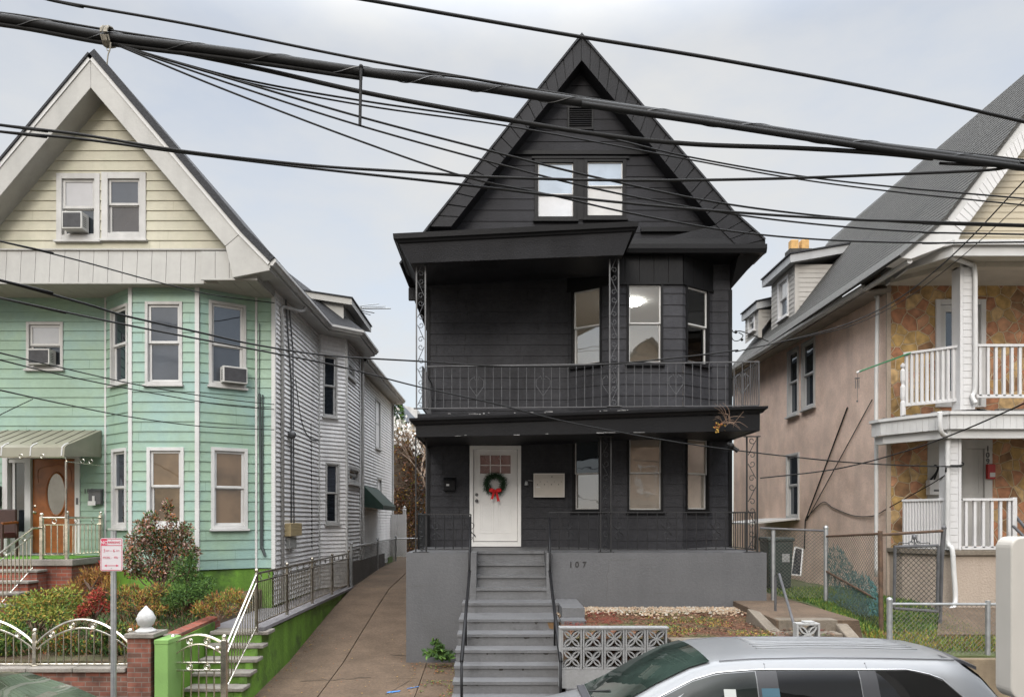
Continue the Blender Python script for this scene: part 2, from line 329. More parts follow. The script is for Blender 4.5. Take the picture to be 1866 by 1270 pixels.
M_MULCH = mat('leaf_litter_soil', (0.108, 0.0468, 0.0216), .95, .4, 9, .9, 50, dirt=(0.072, 0.0684, 0.0216), dscale=2.0, dlo=.48, dhi=.62)
M_GRAVEL = mat('pale_gravel', (0.322, 0.266, 0.203), .9, .3, 12, .8, 60)
M_LAWN = mat('lawn_soil', (.07, .085, .03), .95, .3, 5, .6, 40)
M_IRONDARK = mat('dark_porch_iron', (.016, .016, .017), .4, .2, 8)
M_SCREEN = mat('pale_grey_block_paint', (.21, .21, .208), .75, .1, 3, .3, 40, grain=.12, gscale=25)
M_WIRE = mat('dull_wire', (.10, .092, .075), .6, .2, 20)
M_CABLE = mat('black_cable', (.011, .011, .011), .6, .2, 6, .2, 60, spec=.25)
def clear_glass(name, fac=.10):
    m = bpy.data.materials.new(name); m.use_nodes = True; nt = m.node_tree; nt.nodes.clear(); L = nt.links.new
    t = N(nt, 'ShaderNodeBsdfTransparent'); t.inputs[0].default_value = (.9, .91, .9, 1); g = N(nt, 'ShaderNodeBsdfGlossy'); g.inputs['Roughness'].default_value = .01
    tc = N(nt, 'ShaderNodeTexCoord'); nb = N(nt, 'ShaderNodeTexNoise'); nb.inputs['Scale'].default_value = 1.6; L(tc.outputs['Object'], nb.inputs['Vector'])
    bp = N(nt, 'ShaderNodeBump'); bp.inputs['Strength'].default_value = .1; bp.inputs['Distance'].default_value = .02; L(nb.outputs[0], bp.inputs['Height']); L(bp.outputs[0], g.inputs['Normal'])
    fr = N(nt, 'ShaderNodeFresnel'); fr.inputs['IOR'].default_value = 1.5; ad = N(nt, 'ShaderNodeMath', operation='ADD', use_clamp=True); ad.inputs[1].default_value = fac - .04; L(fr.outputs[0], ad.inputs[0])
    mx = N(nt, 'ShaderNodeMixShader'); L(ad.outputs[0], mx.inputs[0]); L(t.outputs[0], mx.inputs[1]); L(g.outputs[0], mx.inputs[2]); o = N(nt, 'ShaderNodeOutputMaterial'); L(mx.outputs[0], o.inputs[0]); MATS[name] = m; return m
G_CLEAR = clear_glass('clear_window_glass')
G_DARK = glass('dark_glass', (.018, .022, .027), .09, tint=(.85, .92, 1))
G_GREY = glass('screened_glass', (.055, .062, .076), .08, rough=.06, tint=(.85, .92, 1))
G_TAN = glass('glass_over_tan_shade', (.15, .098, .058), .07, var=.3)
G_BEIGE = glass('glass_lit_room_tone', (.42, .37, .31), .15, var=.2)  # brightness of a lit room is painted into the pane colour
G_PALE = glass('glass_over_white_blind', (.55, .54, .52), .22, var=.08)
G_BLIND = glass('glass_over_grey_blind', (.36, .36, .37), .16, var=.1)
G_SKY = glass('sky_painted_glass', (.36, .42, .50), .30, tint=(.8, .9, 1), var=.15)  # sky reflection partly painted into the bluish base colour
G_CAR = glass('car_glass', (.008, .008, .008), .03, rough=.01)

def window(parent, W, rc, mcase=None, msash=None, glass_up=None, glass_lo=None, cw=.07, sw=.045, split=.5, sill=True, proud=.035, head=False, name='window', rail=True):
    s0, s1, z0, z1 = rc; mcase = mcase or M_WHITEOLD; msash = msash or M_VINYLW
    mb = MB(); W.ring(mb, s0, s1, z0, z1, cw, -.09, proud)
    if head: W.box(mb, s0 - .03, s1 + .03, -.02, proud + .05, z1, z1 + .05)
    win = mb.build(name, mcase, parent, bevel=.004)
    a, b, c, d = s0 + cw, s1 - cw, z0 + cw, z1 - cw; m = c + (d - c) * split
    mb = MB(); W.ring(mb, a, b, m, d, sw, -.045, -.012); mb.build('sash', msash, win, bevel=.003)
    mb = MB(); W.ring(mb, a, b, c, m + sw * .6, sw, -.085, -.047); mb.build('sash', msash, win, bevel=.003)
    mb = MB(); W.box(mb, a + sw - .004, b - sw + .004, -.036, -.030, m + sw - .004, d - sw + .004); mb.build('pane', glass_up or G_DARK, win)
    mb = MB(); W.box(mb, a + sw - .004, b - sw + .004, -.074, -.068, c + sw - .004, m - sw * .4 + .004); mb.build('pane', glass_lo or glass_up or G_DARK, win)
    if sill:
        mb = MB(); W.box(mb, s0 - .03, s1 + .03, -.05, proud + .05, z0 - .045, z0 - .002); mb.build('sill', mcase, win, bevel=.004)
    return win

def text(body, size, m, W, t, d, z, parent, name='lettering', depth=.006, align='CENTER', bold=0):
    cu = bpy.data.curves.new(name, 'FONT'); cu.body = body; cu.size = size; cu.align_x = align; cu.extrude = depth; cu.offset = bold; cu.resolution_u = 3
    to = bpy.data.objects.new('tmp', cu); COL.objects.link(to)
    dg = bpy.context.evaluated_depsgraph_get(); me = bpy.data.meshes.new_from_object(to.evaluated_get(dg)); me.name = name
    bpy.data.objects.remove(to)
    rl = Vector((0, 0, 0)); p = parent
    while p is not None: rl += p.location; p = p.parent
    for v in me.vertices:
        q = W.at(t + v.co.x, d + v.co.z, z + v.co.y); v.co = (q[0] - rl.x, q[1] - rl.y, q[2] - rl.z)
    me.materials.clear(); me.materials.append(m)
    o = bpy.data.objects.new(name, me); COL.objects.link(o); o.parent = parent; return o

def spiral(c, u, w, r0, turns, start, k=14):   # flat spiral in plane (u, w) from radius r0 to 0.25 r0
    out = []
    for i in range(k + 1):
        f = i / k; a = start + turns * 2 * math.pi * f; r = r0 * (1 - .75 * f)
        out.append(Vector(c) + Vector(u) * (r * math.cos(a)) + Vector(w) * (r * math.sin(a)))
    return out
def s_scroll(mb, c, u, h, r, tr=.006):
    """an S of two facing spirals, height h, along +Z, in the plane of u"""
    c = Vector(c); u = Vector(u); z = Vector((0, 0, 1)); pts = []
    for i in range(13):
        f = i / 12; a = math.pi * (-.5 + 0 * f)
    top = spiral(c + z * (h / 2 - r), u, z, r, 1.1, math.pi, 16); bot = spiral(c - z * (h / 2 - r), u, z, r, 1.1, 0, 16)
    mb.tube(list(reversed(top)) + bot, tr, 4)
def heart(mb, c, u, w, h, tr=.006):
    c = Vector(c); u = Vector(u); z = Vector((0, 0, 1))
    for sg in (-1, 1):
        pts = []
        for i in range(15):
            f = i / 14
            x = math.sin(f * math.pi) ** .8 * (.5 if f < .5 else .5) * w; y = h * (-.5 + f * .95)
            if f > .5: x = w * .5 * (1 - ((f - .75) / .25) ** 2 * (1 if f > .75 else 0)) ; x = max(x, 0) if f <= .97 else w * .18
            else: x = w * .5 * (f / .5)
            pts.append(c + u * (sg * x) + z * y)
        pts.append(c + u * (sg * w * .1) + z * (h * .28))
        mb.tube(pts, tr, 4)

def rail_run(mb, a, b, zb, zt, sp=.12, r=.008, rr=.014, motif=None, every=0, first=0, posts=True, twist=False):
    a = Vector(a); b = Vector(b); L_ = (b - a).length; u = (b - a) / L_; n = max(1, round(L_ / sp)); st = L_ / n
    z = lambda f, zz: zz if not isinstance(zz, tuple) else zz[0] + (zz[1] - zz[0]) * f
    P = lambda d, zz: (a.x + u.x * d, a.y + u.y * d, zz)
    mb.bar(P(0, z(0, zt)), P(L_, z(1, zt)), rr * 2, rr * 1.4); mb.bar(P(0, z(0, zb)), P(L_, z(1, zb)), rr * 1.7, rr * 1.2)
    for i in range(0 if posts else 1, n + (1 if posts else 0)):
        f = i / n; d = st * i; zt_ = z(f, zt); zb_ = z(f, zb)
        mb.tube([P(d, zb_), P(d, zt_)], r * (1.6 if i in (0, n) and posts else 1), 4)
        if every and motif and i % every == first:
            cz = zb_ + (zt_ - zb_) * .52
            if motif == 'heart': heart(mb, P(d, cz), (u.x, u.y, 0), st * 1.7, (zt_ - zb_) * .5)
            else: s_scroll(mb, P(d, cz), (u.x, u.y, 0), (zt_ - zb_) * .62, st * .55)

def iron_post(parent, c, u, w, z0, z1, name='post', m=None):
    """two upright bars with a run of scrolls between"""
    u = Vector((u[0], u[1], 0)).normalized(); c = Vector((c[0], c[1], 0)); mb = MB()
    for sg in (-1, 1):
        p = c + u * (sg * w / 2); mb.bar((p.x, p.y, z0), (p.x, p.y, z1), .026)
    n = max(2, round((z1 - z0) / .42)); h = (z1 - z0) / n
    for i in range(n):
        uu = u if i % 2 else -u
        s_scroll(mb, (c.x, c.y, z0 + h * (i + .5)), uu, h * .95, w * .36, .007)
    mb.bar((c.x, c.y, z0), (c.x, c.y, z0 + .015), w + .1, .1); mb.bar((c.x, c.y, z1 - .015), (c.x, c.y, z1), w + .1, .1)
    return mb.build(name, m or M_IRON, parent)
# ================= THE SETTING =================
def drive_z(y):
    pr = [(-400, 0), (10.7, .15), (12.25, .22), (14.2, .40), (16.1, .70), (18, .99), (20, 1.27), (25, 1.5), (32, 1.6), (900, 1.6)]
    for (a, za), (b, zb) in zip(pr, pr[1:]):
        if a <= y <= b: return za + (zb - za) * (y - a) / (b - a)
mb = MB()
ys = [-300, -40, 9.3, 10.7, 12.25, 14.2, 16.1, 18, 20, 25, 32, 60, 200, 900]
xs = [-700, -60, -20, 0, 20, 60, 700]
gz = lambda y: drive_z(y) - (.22 if y > 9 else .06)
for a, b in zip(ys, ys[1:]):
    for c, d in zip(xs, xs[1:]):
        mb.face([(c, a, gz(a)), (d, a, gz(a)), (d, b, gz(b)), (c, b, gz(b))])
struct(mb.build('ground', M_SOIL))
mb = MB(); mb.face([(-200, -4, 0), (200, -4, 0), (200, 9.34, 0), (-200, 9.34, 0)]); struct(mb.build('road', M_ASPHALT))
mb = MB(); mb.box(-80, 80, 9.34, 9.5, -.1, .13); struct(mb.build('kerb', M_CONCG, bevel=.015))
mb = MB()
x = -40
while x < 40: mb.box(x, x + 1.49, 9.505, 10.72, -.1, .135); x += 1.5
struct(mb.build('pavement', M_CONCG, bevel=.006))
# driveway: two runs of slabs with a joint between them
mb = MB(); dy = [10.73, 12.25, 13.2, 14.2, 15.1, 16.1, 17, 18, 19, 20, 22, 25, 28.5, 32]
for xa, xb in ((-4.12, -3.055), (-3.035, -1.45)):
    for a, b in zip(dy, dy[1:]):
        g = .008 if b in (13.2, 18, 25) else 0
        za, zb = drive_z(a), drive_z(b)
        mb.hexa([(xa, a, za - .2), (xb, a, za - .2), (xb, b - g, zb - .2), (xa, b - g, zb - .2), (xa, a, za), (xb, a, za), (xb, b - g, zb), (xa, b - g, zb)])
struct(mb.build('driveway', M_CONC))
# cracks and blue survey paint on the driveway
mb = MB(); rr = random.Random(3)
def crack(pts):
    pv = None
    for (x, y) in pts:
        w = .012 + .016 * rr.random()
        if pv: 
            (x0, y0, w0) = pv; za = drive_z(y0) + .005; zb = drive_z(y) + .005
            mb.face([(x0, y0 - w0, za), (x, y - w, zb), (x, y + w, zb), (x0, y0 + w0, za)])
        pv = (x, y, w)
def jag(x0, y0, x1, y1, n=12, j=.05): return [(x0 + (x1 - x0) * i / n, y0 + (y1 - y0) * i / n + rr.uniform(-j, j)) for i in range(n + 1)]
crack(jag(-3.55, 13.05, -2.35, 13.25)); crack(jag(-2.2, 14.6, -1.75, 14.55, 6)); crack(jag(-1.95, 12.3, -1.62, 13.1, 9, .03))
struct(mb.build('driveway_crack', mat('crack_dirt', (.06, .045, .03), .95)))
M_BLUE = mat('blue_marking_paint', (.05, .20, .50), .6, .25, 20)
for k, (a, b, w) in enumerate((((-1.93, 12.42), (-1.72, 12.50), .05), ((-1.62, 12.62), (-1.36, 12.78), .022))):
    mb = MB(); n = 8
    for i in range(n):
        f0, f1 = i / n, (i + 1) / n; p = [a[0] + (b[0] - a[0]) * f0, a[1] + (b[1] - a[1]) * f0]; q = [a[0] + (b[0] - a[0]) * f1, a[1] + (b[1] - a[1]) * f1]
        wa, wb = w * rr.uniform(.6, 1.2), w * rr.uniform(.6, 1.2); zz = drive_z(p[1]) + .009; zq = drive_z(q[1]) + .009
        mb.face([(p[0], p[1] - wa, zz), (q[0], q[1] - wb, zq), (q[0], q[1] + wb, zq), (p[0], p[1] + wa, zz)])
    tag(struct(mb.build('paint_mark', M_BLUE)), ('broad smear of blue paint on the driveway concrete', 'thin streak of blue paint beside the grey porch wall')[k], 'paint mark')
# rubbly strip by the porch wall and steps
def terrain(name, x0, x1, y0, y1, zf, m, n=24, amp=.03, thick=.25, seed=0):
    mb = MB(); nx = max(2, int((x1 - x0) * 5)); ny = max(2, int((y1 - y0) * 5)); g = []
    for j in range(ny + 1):
        for i in range(nx + 1):
            x = x0 + (x1 - x0) * i / nx; y = y0 + (y1 - y0) * j / ny
            g.append((x, y, zf(x, y) + amp * mnoise.noise(Vector((x * 2.1 + seed, y * 2.1, seed)))))
    fs = [(j * (nx + 1) + i, j * (nx + 1) + i + 1, (j + 1) * (nx + 1) + i + 1, (j + 1) * (nx + 1) + i) for j in range(ny) for i in range(nx)]
    mb.faces(g, fs)
    rim = [i for i in range(nx + 1)] + [j * (nx + 1) + nx for j in range(1, ny + 1)] + [ny * (nx + 1) + i for i in range(nx - 1, -1, -1)] + [j * (nx + 1) for j in range(ny - 1, 0, -1)]
    for a, b in zip(rim, rim[1:] + rim[:1]):
        p, q = g[a], g[b]; mb.face([(p[0], p[1], p[2] - thick), (q[0], q[1], q[2] - thick), q, p])
    o = mb.build(name, m, smooth=False); return struct(o)
terrain('garden_soil', -12, -5.16, 11.12, 15.95, lambda x, y: 1.0 + .13 * (y - 11.1), M_SOIL, thick=1.0, amp=.05)
terrain('bed_soil_corner', 4.1, 5.1, 12.7, 14.22, lambda x, y: 1.385 + .012 * (y - 10.9), M_MULCH, thick=.9, amp=.03, seed=4)
terrain('bed_soil', .98, 4.13, 10.93, 14.22, lambda x, y: 1.385 + .0 * y + .012 * (y - 10.9), M_MULCH, thick=.9, amp=.03, seed=4)
terrain('side_strip', -1.43, -.73, 10.75, 14.16, lambda x, y: drive_z(y) + .012, M_CONC, amp=.012, seed=8)
terrain('lawn', 5.75, 7.83, 10.95, 27, lambda x, y: 1.12 + min(1, max(0, (y - 10.9) / 2.8)) * .42, M_LAWN, thick=.9, seed=2)
terrain('front_lawn', 7.82, 14, 10.95, 13.4, lambda x, y: 1.12 + min(1, max(0, (y - 10.9) / 2.8)) * .42, M_LAWN, thick=.9, seed=5)
mb = MB(); mb.hexa([(6.9, 11.75, 1.0), (13, 11.75, 1.0), (13, 13.3, 1.2), (7.85, 13.3, 1.2), (6.9, 11.75, 1.32), (13, 11.75, 1.32), (13, 13.3, 1.56), (7.85, 13.3, 1.56)])
struct(mb.build('yard_path', M_CONC))
mb = MB(); mb.hexa([(4.3, 11.62, 1.0), (5.72, 11.62, 1.0), (5.7, 27, 1.0), (5.07, 27, 1.0), (4.3, 11.62, 1.565), (5.6, 11.62, 1.565), (5.62, 27, 1.66), (5.07, 27, 1.66)])
struct(mb.build('side_path', M_CONC, bevel=.01))
# pale gravel band along the porch wall
mb = MB(); rg = random.Random(11)
for i in range(1900):
    x = rg.uniform(1.0, 5.05); y = 14.17 - abs(rg.gauss(0, .42 + .3 * mnoise.noise(Vector((x * .9, 3, 1))))) - .02
    if y < 11.2: continue
    s = rg.uniform(.012, .032); z = 1.40 + .012 * (y - 10.9) + .02
    a = rg.uniform(0, 3.14); c, d = math.cos(a) * s, math.sin(a) * s; h = s * rg.uniform(.5, .9); mb.cm = rg.choice((0, 2, 1, 2, 2, 0, 2))
    b4 = [(x + c, y + d, z), (x - d, y + c, z), (x - c, y - d, z), (x + d, y - c, z)]; t4 = [(x + (p[0] - x) * .6, y + (p[1] - y) * .6, z + h) for p in b4]
    mb.hexa(b4 + t4)
o = mb.build('gravel', [mat('gravel_cream', (.30, .245, .18), .9, .2), mat('gravel_white', (.36, .33, .28), .9, .1), mat('gravel_brown', (.28, .2, .13), .9, .2)])
tag(o, 'pale gravel spread along the foot of the grey porch wall', 'gravel', kind='stuff')
# ================= THE BLACK HOUSE =================
DF, DP, DB, DR = 15.9, 14.2, 15.35, 15.2
M_OAKF = mat('oak_floor', (.22, .13, .07), .5, .2, 5)
BH = thing('black_house', (1.65, 14.2, .3), 'tall narrow house painted black with a steep gable, iron balcony and grey porch base', 'house')
XL, XR = -1.61, 4.91
WF = Wall((XL, DF), (XR, DF)); bay = [(1.41, DF), (2.24, DB), (3.74, DB), (4.51, DF)]
WB = [Wall(bay[i], bay[i + 1]) for i in range(3)]
CEIL, BALC, SOF = 4.97, 5.25, 8.06
rD = (WF.spx(855.9), WF.spx(949.5), PZ(995.5, DF), PZ(812, DF))
wins_lo = [WB[0].rect(1044, 1095, 796, 931), WB[1].rect(1143, 1208, 793, 932), WB[2].rect(1249, 1291, 797, 931)]
wins_up = [WB[0].rect(1042, 1097, 525, 667), WB[1].rect(1142, 1208, 516, 664), WB[2].rect(1249, 1291, 523, 665)]
def hole(r, g=.004): return (r[0] + g, r[1] - g, r[2] + g, r[3] - g)
mb = MB()
siding(mb, WF, 2.46, CEIL + .1, (0, 3.02), .235, .014, [hole(rD)]); siding(mb, WF, 2.46, CEIL + .1, (6.12, 6.52), .235, .014)
siding(mb, WF, BALC - .02, 8.6, (0, 3.02), .235, .014); siding(mb, WF, BALC - .02, 8.6, (6.12, 6.52), .235, .014)
for W, a, b in zip(WB, wins_lo, wins_up):
    siding(mb, W, 2.46, CEIL + .1, (0, W.len), .235, .014, [hole(a)]); siding(mb, W, BALC - .02, 8.03, (0, W.len), .235, .014, [hole(b)])
WLs = Wall((XL, 29), (XL, DF)); WRs = Wall((XR, DF), (XR, 29))
siding(mb, WLs, 1.0, 8.6, (0, WLs.len), .235, .014); siding(mb, WRs, 1.0, 8.6, (0, WRs.len), .235, .014)
mb.box(XL + .06, 1.2, DF + .1, 29, .8, 8.6); mb.box(1.2, XR - .06, 20.1, 29, .8, 8.6); mb.box(1.2, XR - .06, DF + .1, 20.1, .8, BALC - .06)
# a few upright shingle joints, irregular
mb.cm = 1; rj = random.Random(5)
for zz in [2.46 + .235 * k for k in range(10)] + [BALC - .02 + .235 * k for k in range(12)]:
    x = rj.uniform(.1, .9)
    while x < 3:
        if not (zz < 4.7 and rD[0] - .05 < x < rD[1] + .05): WF.box(mb, x, x + .006, 0, .0165, zz + .012, zz + .225)
        x += rj.choice((.3, .6, .9, 1.2))
mb.build('wall', [M_BLACKSIDE, mat('joint_black', (.006, .006, .007), .7)], BH)
# vertical boards over the upper bay windows
mb = MB()
for W in WB:
    n = max(2, round(W.len / .3)); st = W.len / n
    for i in range(n): W.box(mb, i * st + .004, (i + 1) * st - .004, -.02, .03, 8.03, 8.62)
    W.box(mb, .0, W.len, -.02, .045, 7.99, 8.03)
mb.build('board_band', M_BLACKTRIM, BH)
for x in (XL - .01, 6.52 + XL - .05): mb = MB(); mb.box(x, x + .07, DF - .03, DF + .03, 2.46, 8.05); mb.build('corner_board', M_BLACKTRIM, BH)
# windows
gl_up = [(G_CLEAR, clear_glass('reflecting_window_glass', .22)), (G_CLEAR, MATS['reflecting_window_glass'] if 'reflecting_window_glass' in MATS else clear_glass('reflecting_window_glass', .22)), (G_CLEAR, G_CLEAR)]
# the empty upstairs room behind the bay, with its lit round ceiling lamp
M_ROOM = mat('room_wall_paint', (.62, .58, .52), .7, .05, 2); M_CEILING = mat('room_ceiling_paint', (.66, .66, .65), .7, .03, 2)
mb = MB(); z0, z1 = BALC, 8.25
mb.face([(1.21, 16.02, z0), (1.21, 20.0, z0), (1.21, 20.0, z1), (1.21, 16.02, z1)]); mb.face([(4.84, 16.02, z0), (4.84, 20.0, z0), (4.84, 20.0, z1), (4.84, 16.02, z1)]); mb.face([(1.21, 20.0, z0), (4.84, 20.0, z0), (4.84, 20.0, z1), (1.21, 20.0, z1)])
mb.face([(1.21, 16.01, z0), (1.44, 16.01, z0), (1.44, 16.01, z1), (1.21, 16.01, z1)]); mb.face([(4.5, 16.01, z0), (4.84, 16.01, z0), (4.84, 16.01, z1), (4.5, 16.01, z1)])
room = mb.build('room', M_ROOM, BH)
mb = MB(); mb.face([(x_, y_, z1) for x_, y_ in ((1.3, 16.03), (1.52, 15.97), (2.27, 15.44), (3.71, 15.44), (4.43, 15.97), (4.84, 16.03), (4.84, 20), (1.21, 20))]); mb.build('ceiling', M_CEILING, room)
mb = MB(); mb.face([(x_, y_, z0) for x_, y_ in ((1.3, 16.03), (1.52, 15.97), (2.27, 15.44), (3.71, 15.44), (4.43, 15.97), (4.84, 16.03), (4.84, 20), (1.21, 20))]); mb.build('floor', M_OAKF, room)
mb = MB(); mb.lathe((3.0, 17.4, z1 - .06), [(.0, 0), (.27, 0), (.28, .02), (.28, .055), (0, .056)], 24); lm = bpy.data.materials.new('lit_ceiling_lamp'); lm.use_nodes = True; e_ = lm.node_tree.nodes['Principled BSDF']; e_.inputs['Emission Color'].default_value = (1, .96, .9, 1); e_.inputs['Emission Strength'].default_value = 20; mb.build('ceiling_lamp', lm, room)
gl_lo = [(G_DARK, glass('glass_mid_room', (.13, .12, .105), .25)), (glass('glass_warm_room', (.30, .25, .20), .2), glass('glass_warm_low', (.34, .30, .255), .18)), (glass('glass_warm_side', (.30, .26, .21), .2), glass('glass_warm_side_low', (.36, .32, .27), .18))]
for W, r, g in zip(WB, wins_up, gl_up): window(BH, W, r, M_BLACKTRIM, M_VINYLW, *g, cw=.045, sw=.028, split=.5)
for W, r, g in zip(WB, wins_lo, gl_lo): window(BH, W, r, M_BLACKTRIM, M_WHITEOLD, *g, cw=.04, sw=.026, split=.5)
# round ceiling lamp seen through the upper bay window
# front door
fw = .075
mb = MB(); s0, s1, z0, z1 = rD; WF.ring(mb, s0, s1, z0, z1, fw, -.12, .045, wb=.075); WF.box(mb, s0 + fw, s1 - fw, -.02, .03, z0 + .075, z0 + .1)
df = mb.build('door_frame', M_DOOR, BH, bevel=.006)
a, b, c, d = s0 + fw, s1 - fw, z0 + .115, z1 - fw
gx0, gx1, gz0, gz1 = WF.spx(875), WF.spx(930.5), PZ(862.5, DF), PZ(829, DF)
mb = MB()
for (e0, e1, f0, f1) in ((a + .006, gx0, c, d - .004), (gx1, b - .006, c, d - .004), (gx0, gx1, c, gz0), (gx0, gx1, gz1, d - .004)): WF.box(mb, e0, e1, -.07, -.02, f0, f1)
door = mb.build('door', M_DOOR, BH)
mb = MB(); W = WF
W.ring(mb, gx0 - .035, gx1 + .035, gz0 - .035, gz1 + .035, .035, -.022, -.008)
for i in (1, 2): x = gx0 + (gx1 - gx0) * i / 3; W.box(mb, x - .009, x + .009, -.04, -.014, gz0, gz1)
zm = (gz0 + gz1) / 2 - .02
for i in range(3): xa = gx0 + (gx1 - gx0) * i / 3 + .009; xb = gx0 + (gx1 - gx0) * (i + 1) / 3 - .009; W.box(mb, xa, xb, -.04, -.0145, zm - .009, zm + .009)
mid = (a + b) / 2
for (e0, e1, f0, f1) in ((mid - .345, mid - .04, c + .17, zm - .28 - .55), (mid + .04, mid + .345, c + .17, zm - .28 - .55)):
    W.ring(mb, e0, e1, f0, f1, .018, -.022, -.012); W.ring(mb, e0 + .05, e1 - .05, f0 + .05, f1 - .05, .012, -.022, -.016)
W.ring(mb, mid - .345, mid + .345, zm - .28 - .52, zm - .2, .014, -.022, -.013)
mb.build('door_moulding', M_DOOR, door, bevel=.002)
mb = MB(); W.box(mb, gx0, gx1, -.05, -.035, gz0, gz1); mb.build('pane', glass('leaded_glass', (.12, .115, .11), .2, .1, var=.7), door)
mb = MB(); p = W.at(a + .075, -.02, PZ(901, DF)); mb.lathe(p, [(.035, 0), (.033, -.02), (.02, -.025), (.0, -.026)], 14, 'y')
mb.build('deadbolt', M_IRON, door)
mb = MB(); p = W.at(a + .075, -.02, PZ(912, DF)); mb.lathe(p, [(.036, 0), (.03, -.012), (.013, -.02), (.013, -.045), (.03, -.055), (.032, -.075), (.018, -.088), (.0, -.09)], 14, 'y')
mb.build('knob', M_IRON, door)
# porch base, floor, steps
zt = 2.5; G = M_GREYPAINT
mb = MB()
mb.box(-1.84, -.615, DP, DP + .2, .0, zt); mb.box(.93, 5.07, DP, DP + .2, .6, zt)
mb.box(-1.84, -1.64, DP + .2, DF + .15, .0, zt); mb.box(4.87, 5.07, DP + .2, DF + .15, .6, zt)
mb.cm = 1; rs = random.Random(23)
def wcrack(pts, w=.004):
    for (xa_, za_), (xb_, zb_) in zip(pts, pts[1:]): mb.face([(xa_ - w, DP - .002, za_), (xb_ - w, DP - .002, zb_), (xb_ + w, DP - .002, zb_), (xa_ + w, DP - .002, za_)])
wcrack([(PX(1107, DP) + rs.uniform(-.025, .025), 2.32 - i * .085) for i in range(10)]); wcrack([(-1.55 + rs.uniform(-.02, .02), 1.9 - i * .1) for i in range(8)], .003)
for a_, b_, z_ in ((1110, 1160, 2.36), (745, 800, 1.86), (1190, 1250, 1.72)): x0_, x1_ = PX(a_, DP), PX(b_, DP); mb.face([(x0_, DP - .002, z_), (x1_, DP - .002, z_ + .01), (x1_, DP - .002, z_ + .016), (x0_, DP - .002, z_ + .008)])
mb.build('porch_base', [G, mat('hairline_crack', (.085, .083, .08), .9)], BH)
mb = MB()
for fx0, fx1, fy in ((-1.64, -.615, DP + .2), (-.615, .93, DP + .9), (.93, 4.87, DP + .2)): mb.hexa([(fx0, fy, zt - .12), (fx1, fy, zt - .12), (fx1, DF + .1, zt - .1), (fx0, DF + .1, zt - .1), (fx0, fy, zt - .002), (fx1, fy, zt - .002), (fx1, DF + .1, zt + .05), (fx0, DF + .1, zt + .05)])
_skip = MB(); _skip.hexa([(-1.64, DP + .2, zt - .12), (4.87, DP + .2, zt - .12), (4.87, DF + .1, zt - .1), (-1.64, DF + .1, zt - .1), (-1.64, DP + .2, zt - .002), (4.87, DP + .2, zt - .002), (4.87, DF + .1, zt + .05), (-1.64, DF + .1, zt + .05)])
mb.build('porch_floor', M_STEP, BH)
# inset flight
mb = MB(); st = []
zs = [zt - .22 * k for k in range(1, 5)]; yy = [DP + .6, DP + .35, DP + .1, DP - .15]
mb.box(-.49, .84, DP + .6, DP + .95, zt - .6, zt + .006)
for k in range(3): y0 = yy[k + 1] if k < 2 else DP - .12; mb.box(-.49, .84, yy[k + 1] - .0 if k < 2 else DP - .12, yy[k] + .01, zs[k] - .6, zs[k])

for zn_, yn_ in ((zt + .004, DP + .6), (zs[0], yy[1]), (zs[1], yy[2]), (zs[2], DP - .12)): mb.box(-.488, .838, yn_ - .03, yn_ + .02, zn_ - .05, zn_ + .003)
mb.box(-.615, -.49, DP - .14, DP + .9, .8, zt + .003); mb.box(.84, .93, DP - .14, DP + .9, .8, zt + .003)
# landing and lower flight
ny = [13.5, 12.62, 12.19, 11.79, 11.48, 11.17, 10.86, 10.55]; nz_ = [1.62, 1.44, 1.255, 1.065, .88, .70, .52, .33]
hw = [(-.72, 1.02), (-.73, .97), (-.73, .90), (-.735, .90), (-.735, .90), (-.735, .90), (-.735, .90), (-.735, .90)]
for k in range(8):
    yb = DP - .145 if k == 0 else ny[k - 1] + .03
    x0, x1 = hw[k]; mb.box(x0, x1, ny[k], yb, 0, nz_[k] - .045); mb.box(x0 - .012, x1 + .012, ny[k] - .022, yb, nz_[k] - .045, nz_[k])
mb.box(1.03, 1.42, 12.72, 14.18, .9, 1.62); mb.box(.985, 1.40, 12.3, 12.7, .7, 1.46)
mb.cm = 1; rs = random.Random(17)  # irregular grime strips under the nosings, partly painting in the overhang shadow
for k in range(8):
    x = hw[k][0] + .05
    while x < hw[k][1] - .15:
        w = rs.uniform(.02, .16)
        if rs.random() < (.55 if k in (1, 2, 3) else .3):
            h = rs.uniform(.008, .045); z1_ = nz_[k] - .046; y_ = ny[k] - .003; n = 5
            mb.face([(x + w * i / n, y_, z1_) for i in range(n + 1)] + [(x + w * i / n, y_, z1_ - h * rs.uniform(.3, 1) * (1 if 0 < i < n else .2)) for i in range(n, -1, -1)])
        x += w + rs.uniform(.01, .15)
mb.cm = 2; x = hw[1][1] - .2
mb.face([(x, ny[1] - .004, nz_[1] - .046), (x + .11, ny[1] - .004, nz_[1] - .046), (x + .1, ny[1] - .004, nz_[1] - .17), (x + .03, ny[1] - .004, nz_[1] - .15)])
stairs = mb.build('stairs', [M_STEP, mat('step_grime_shade', (.03, .027, .023), .9, .3, 20), mat('rust_stain', (.15, .085, .035), .8, .3, 12)], BH)
for ch_, px_ in (('1', 1040), ('0', 1051.5), ('7', 1065)): text(ch_, .155, mat('number_black', (.02, .02, .02), .5), Wall((-1.84, DP), (5, DP)), PX(px_, DP) + 1.84, .0, PZ(1033, DP), BH, 'house_number', .008, bold=.003)
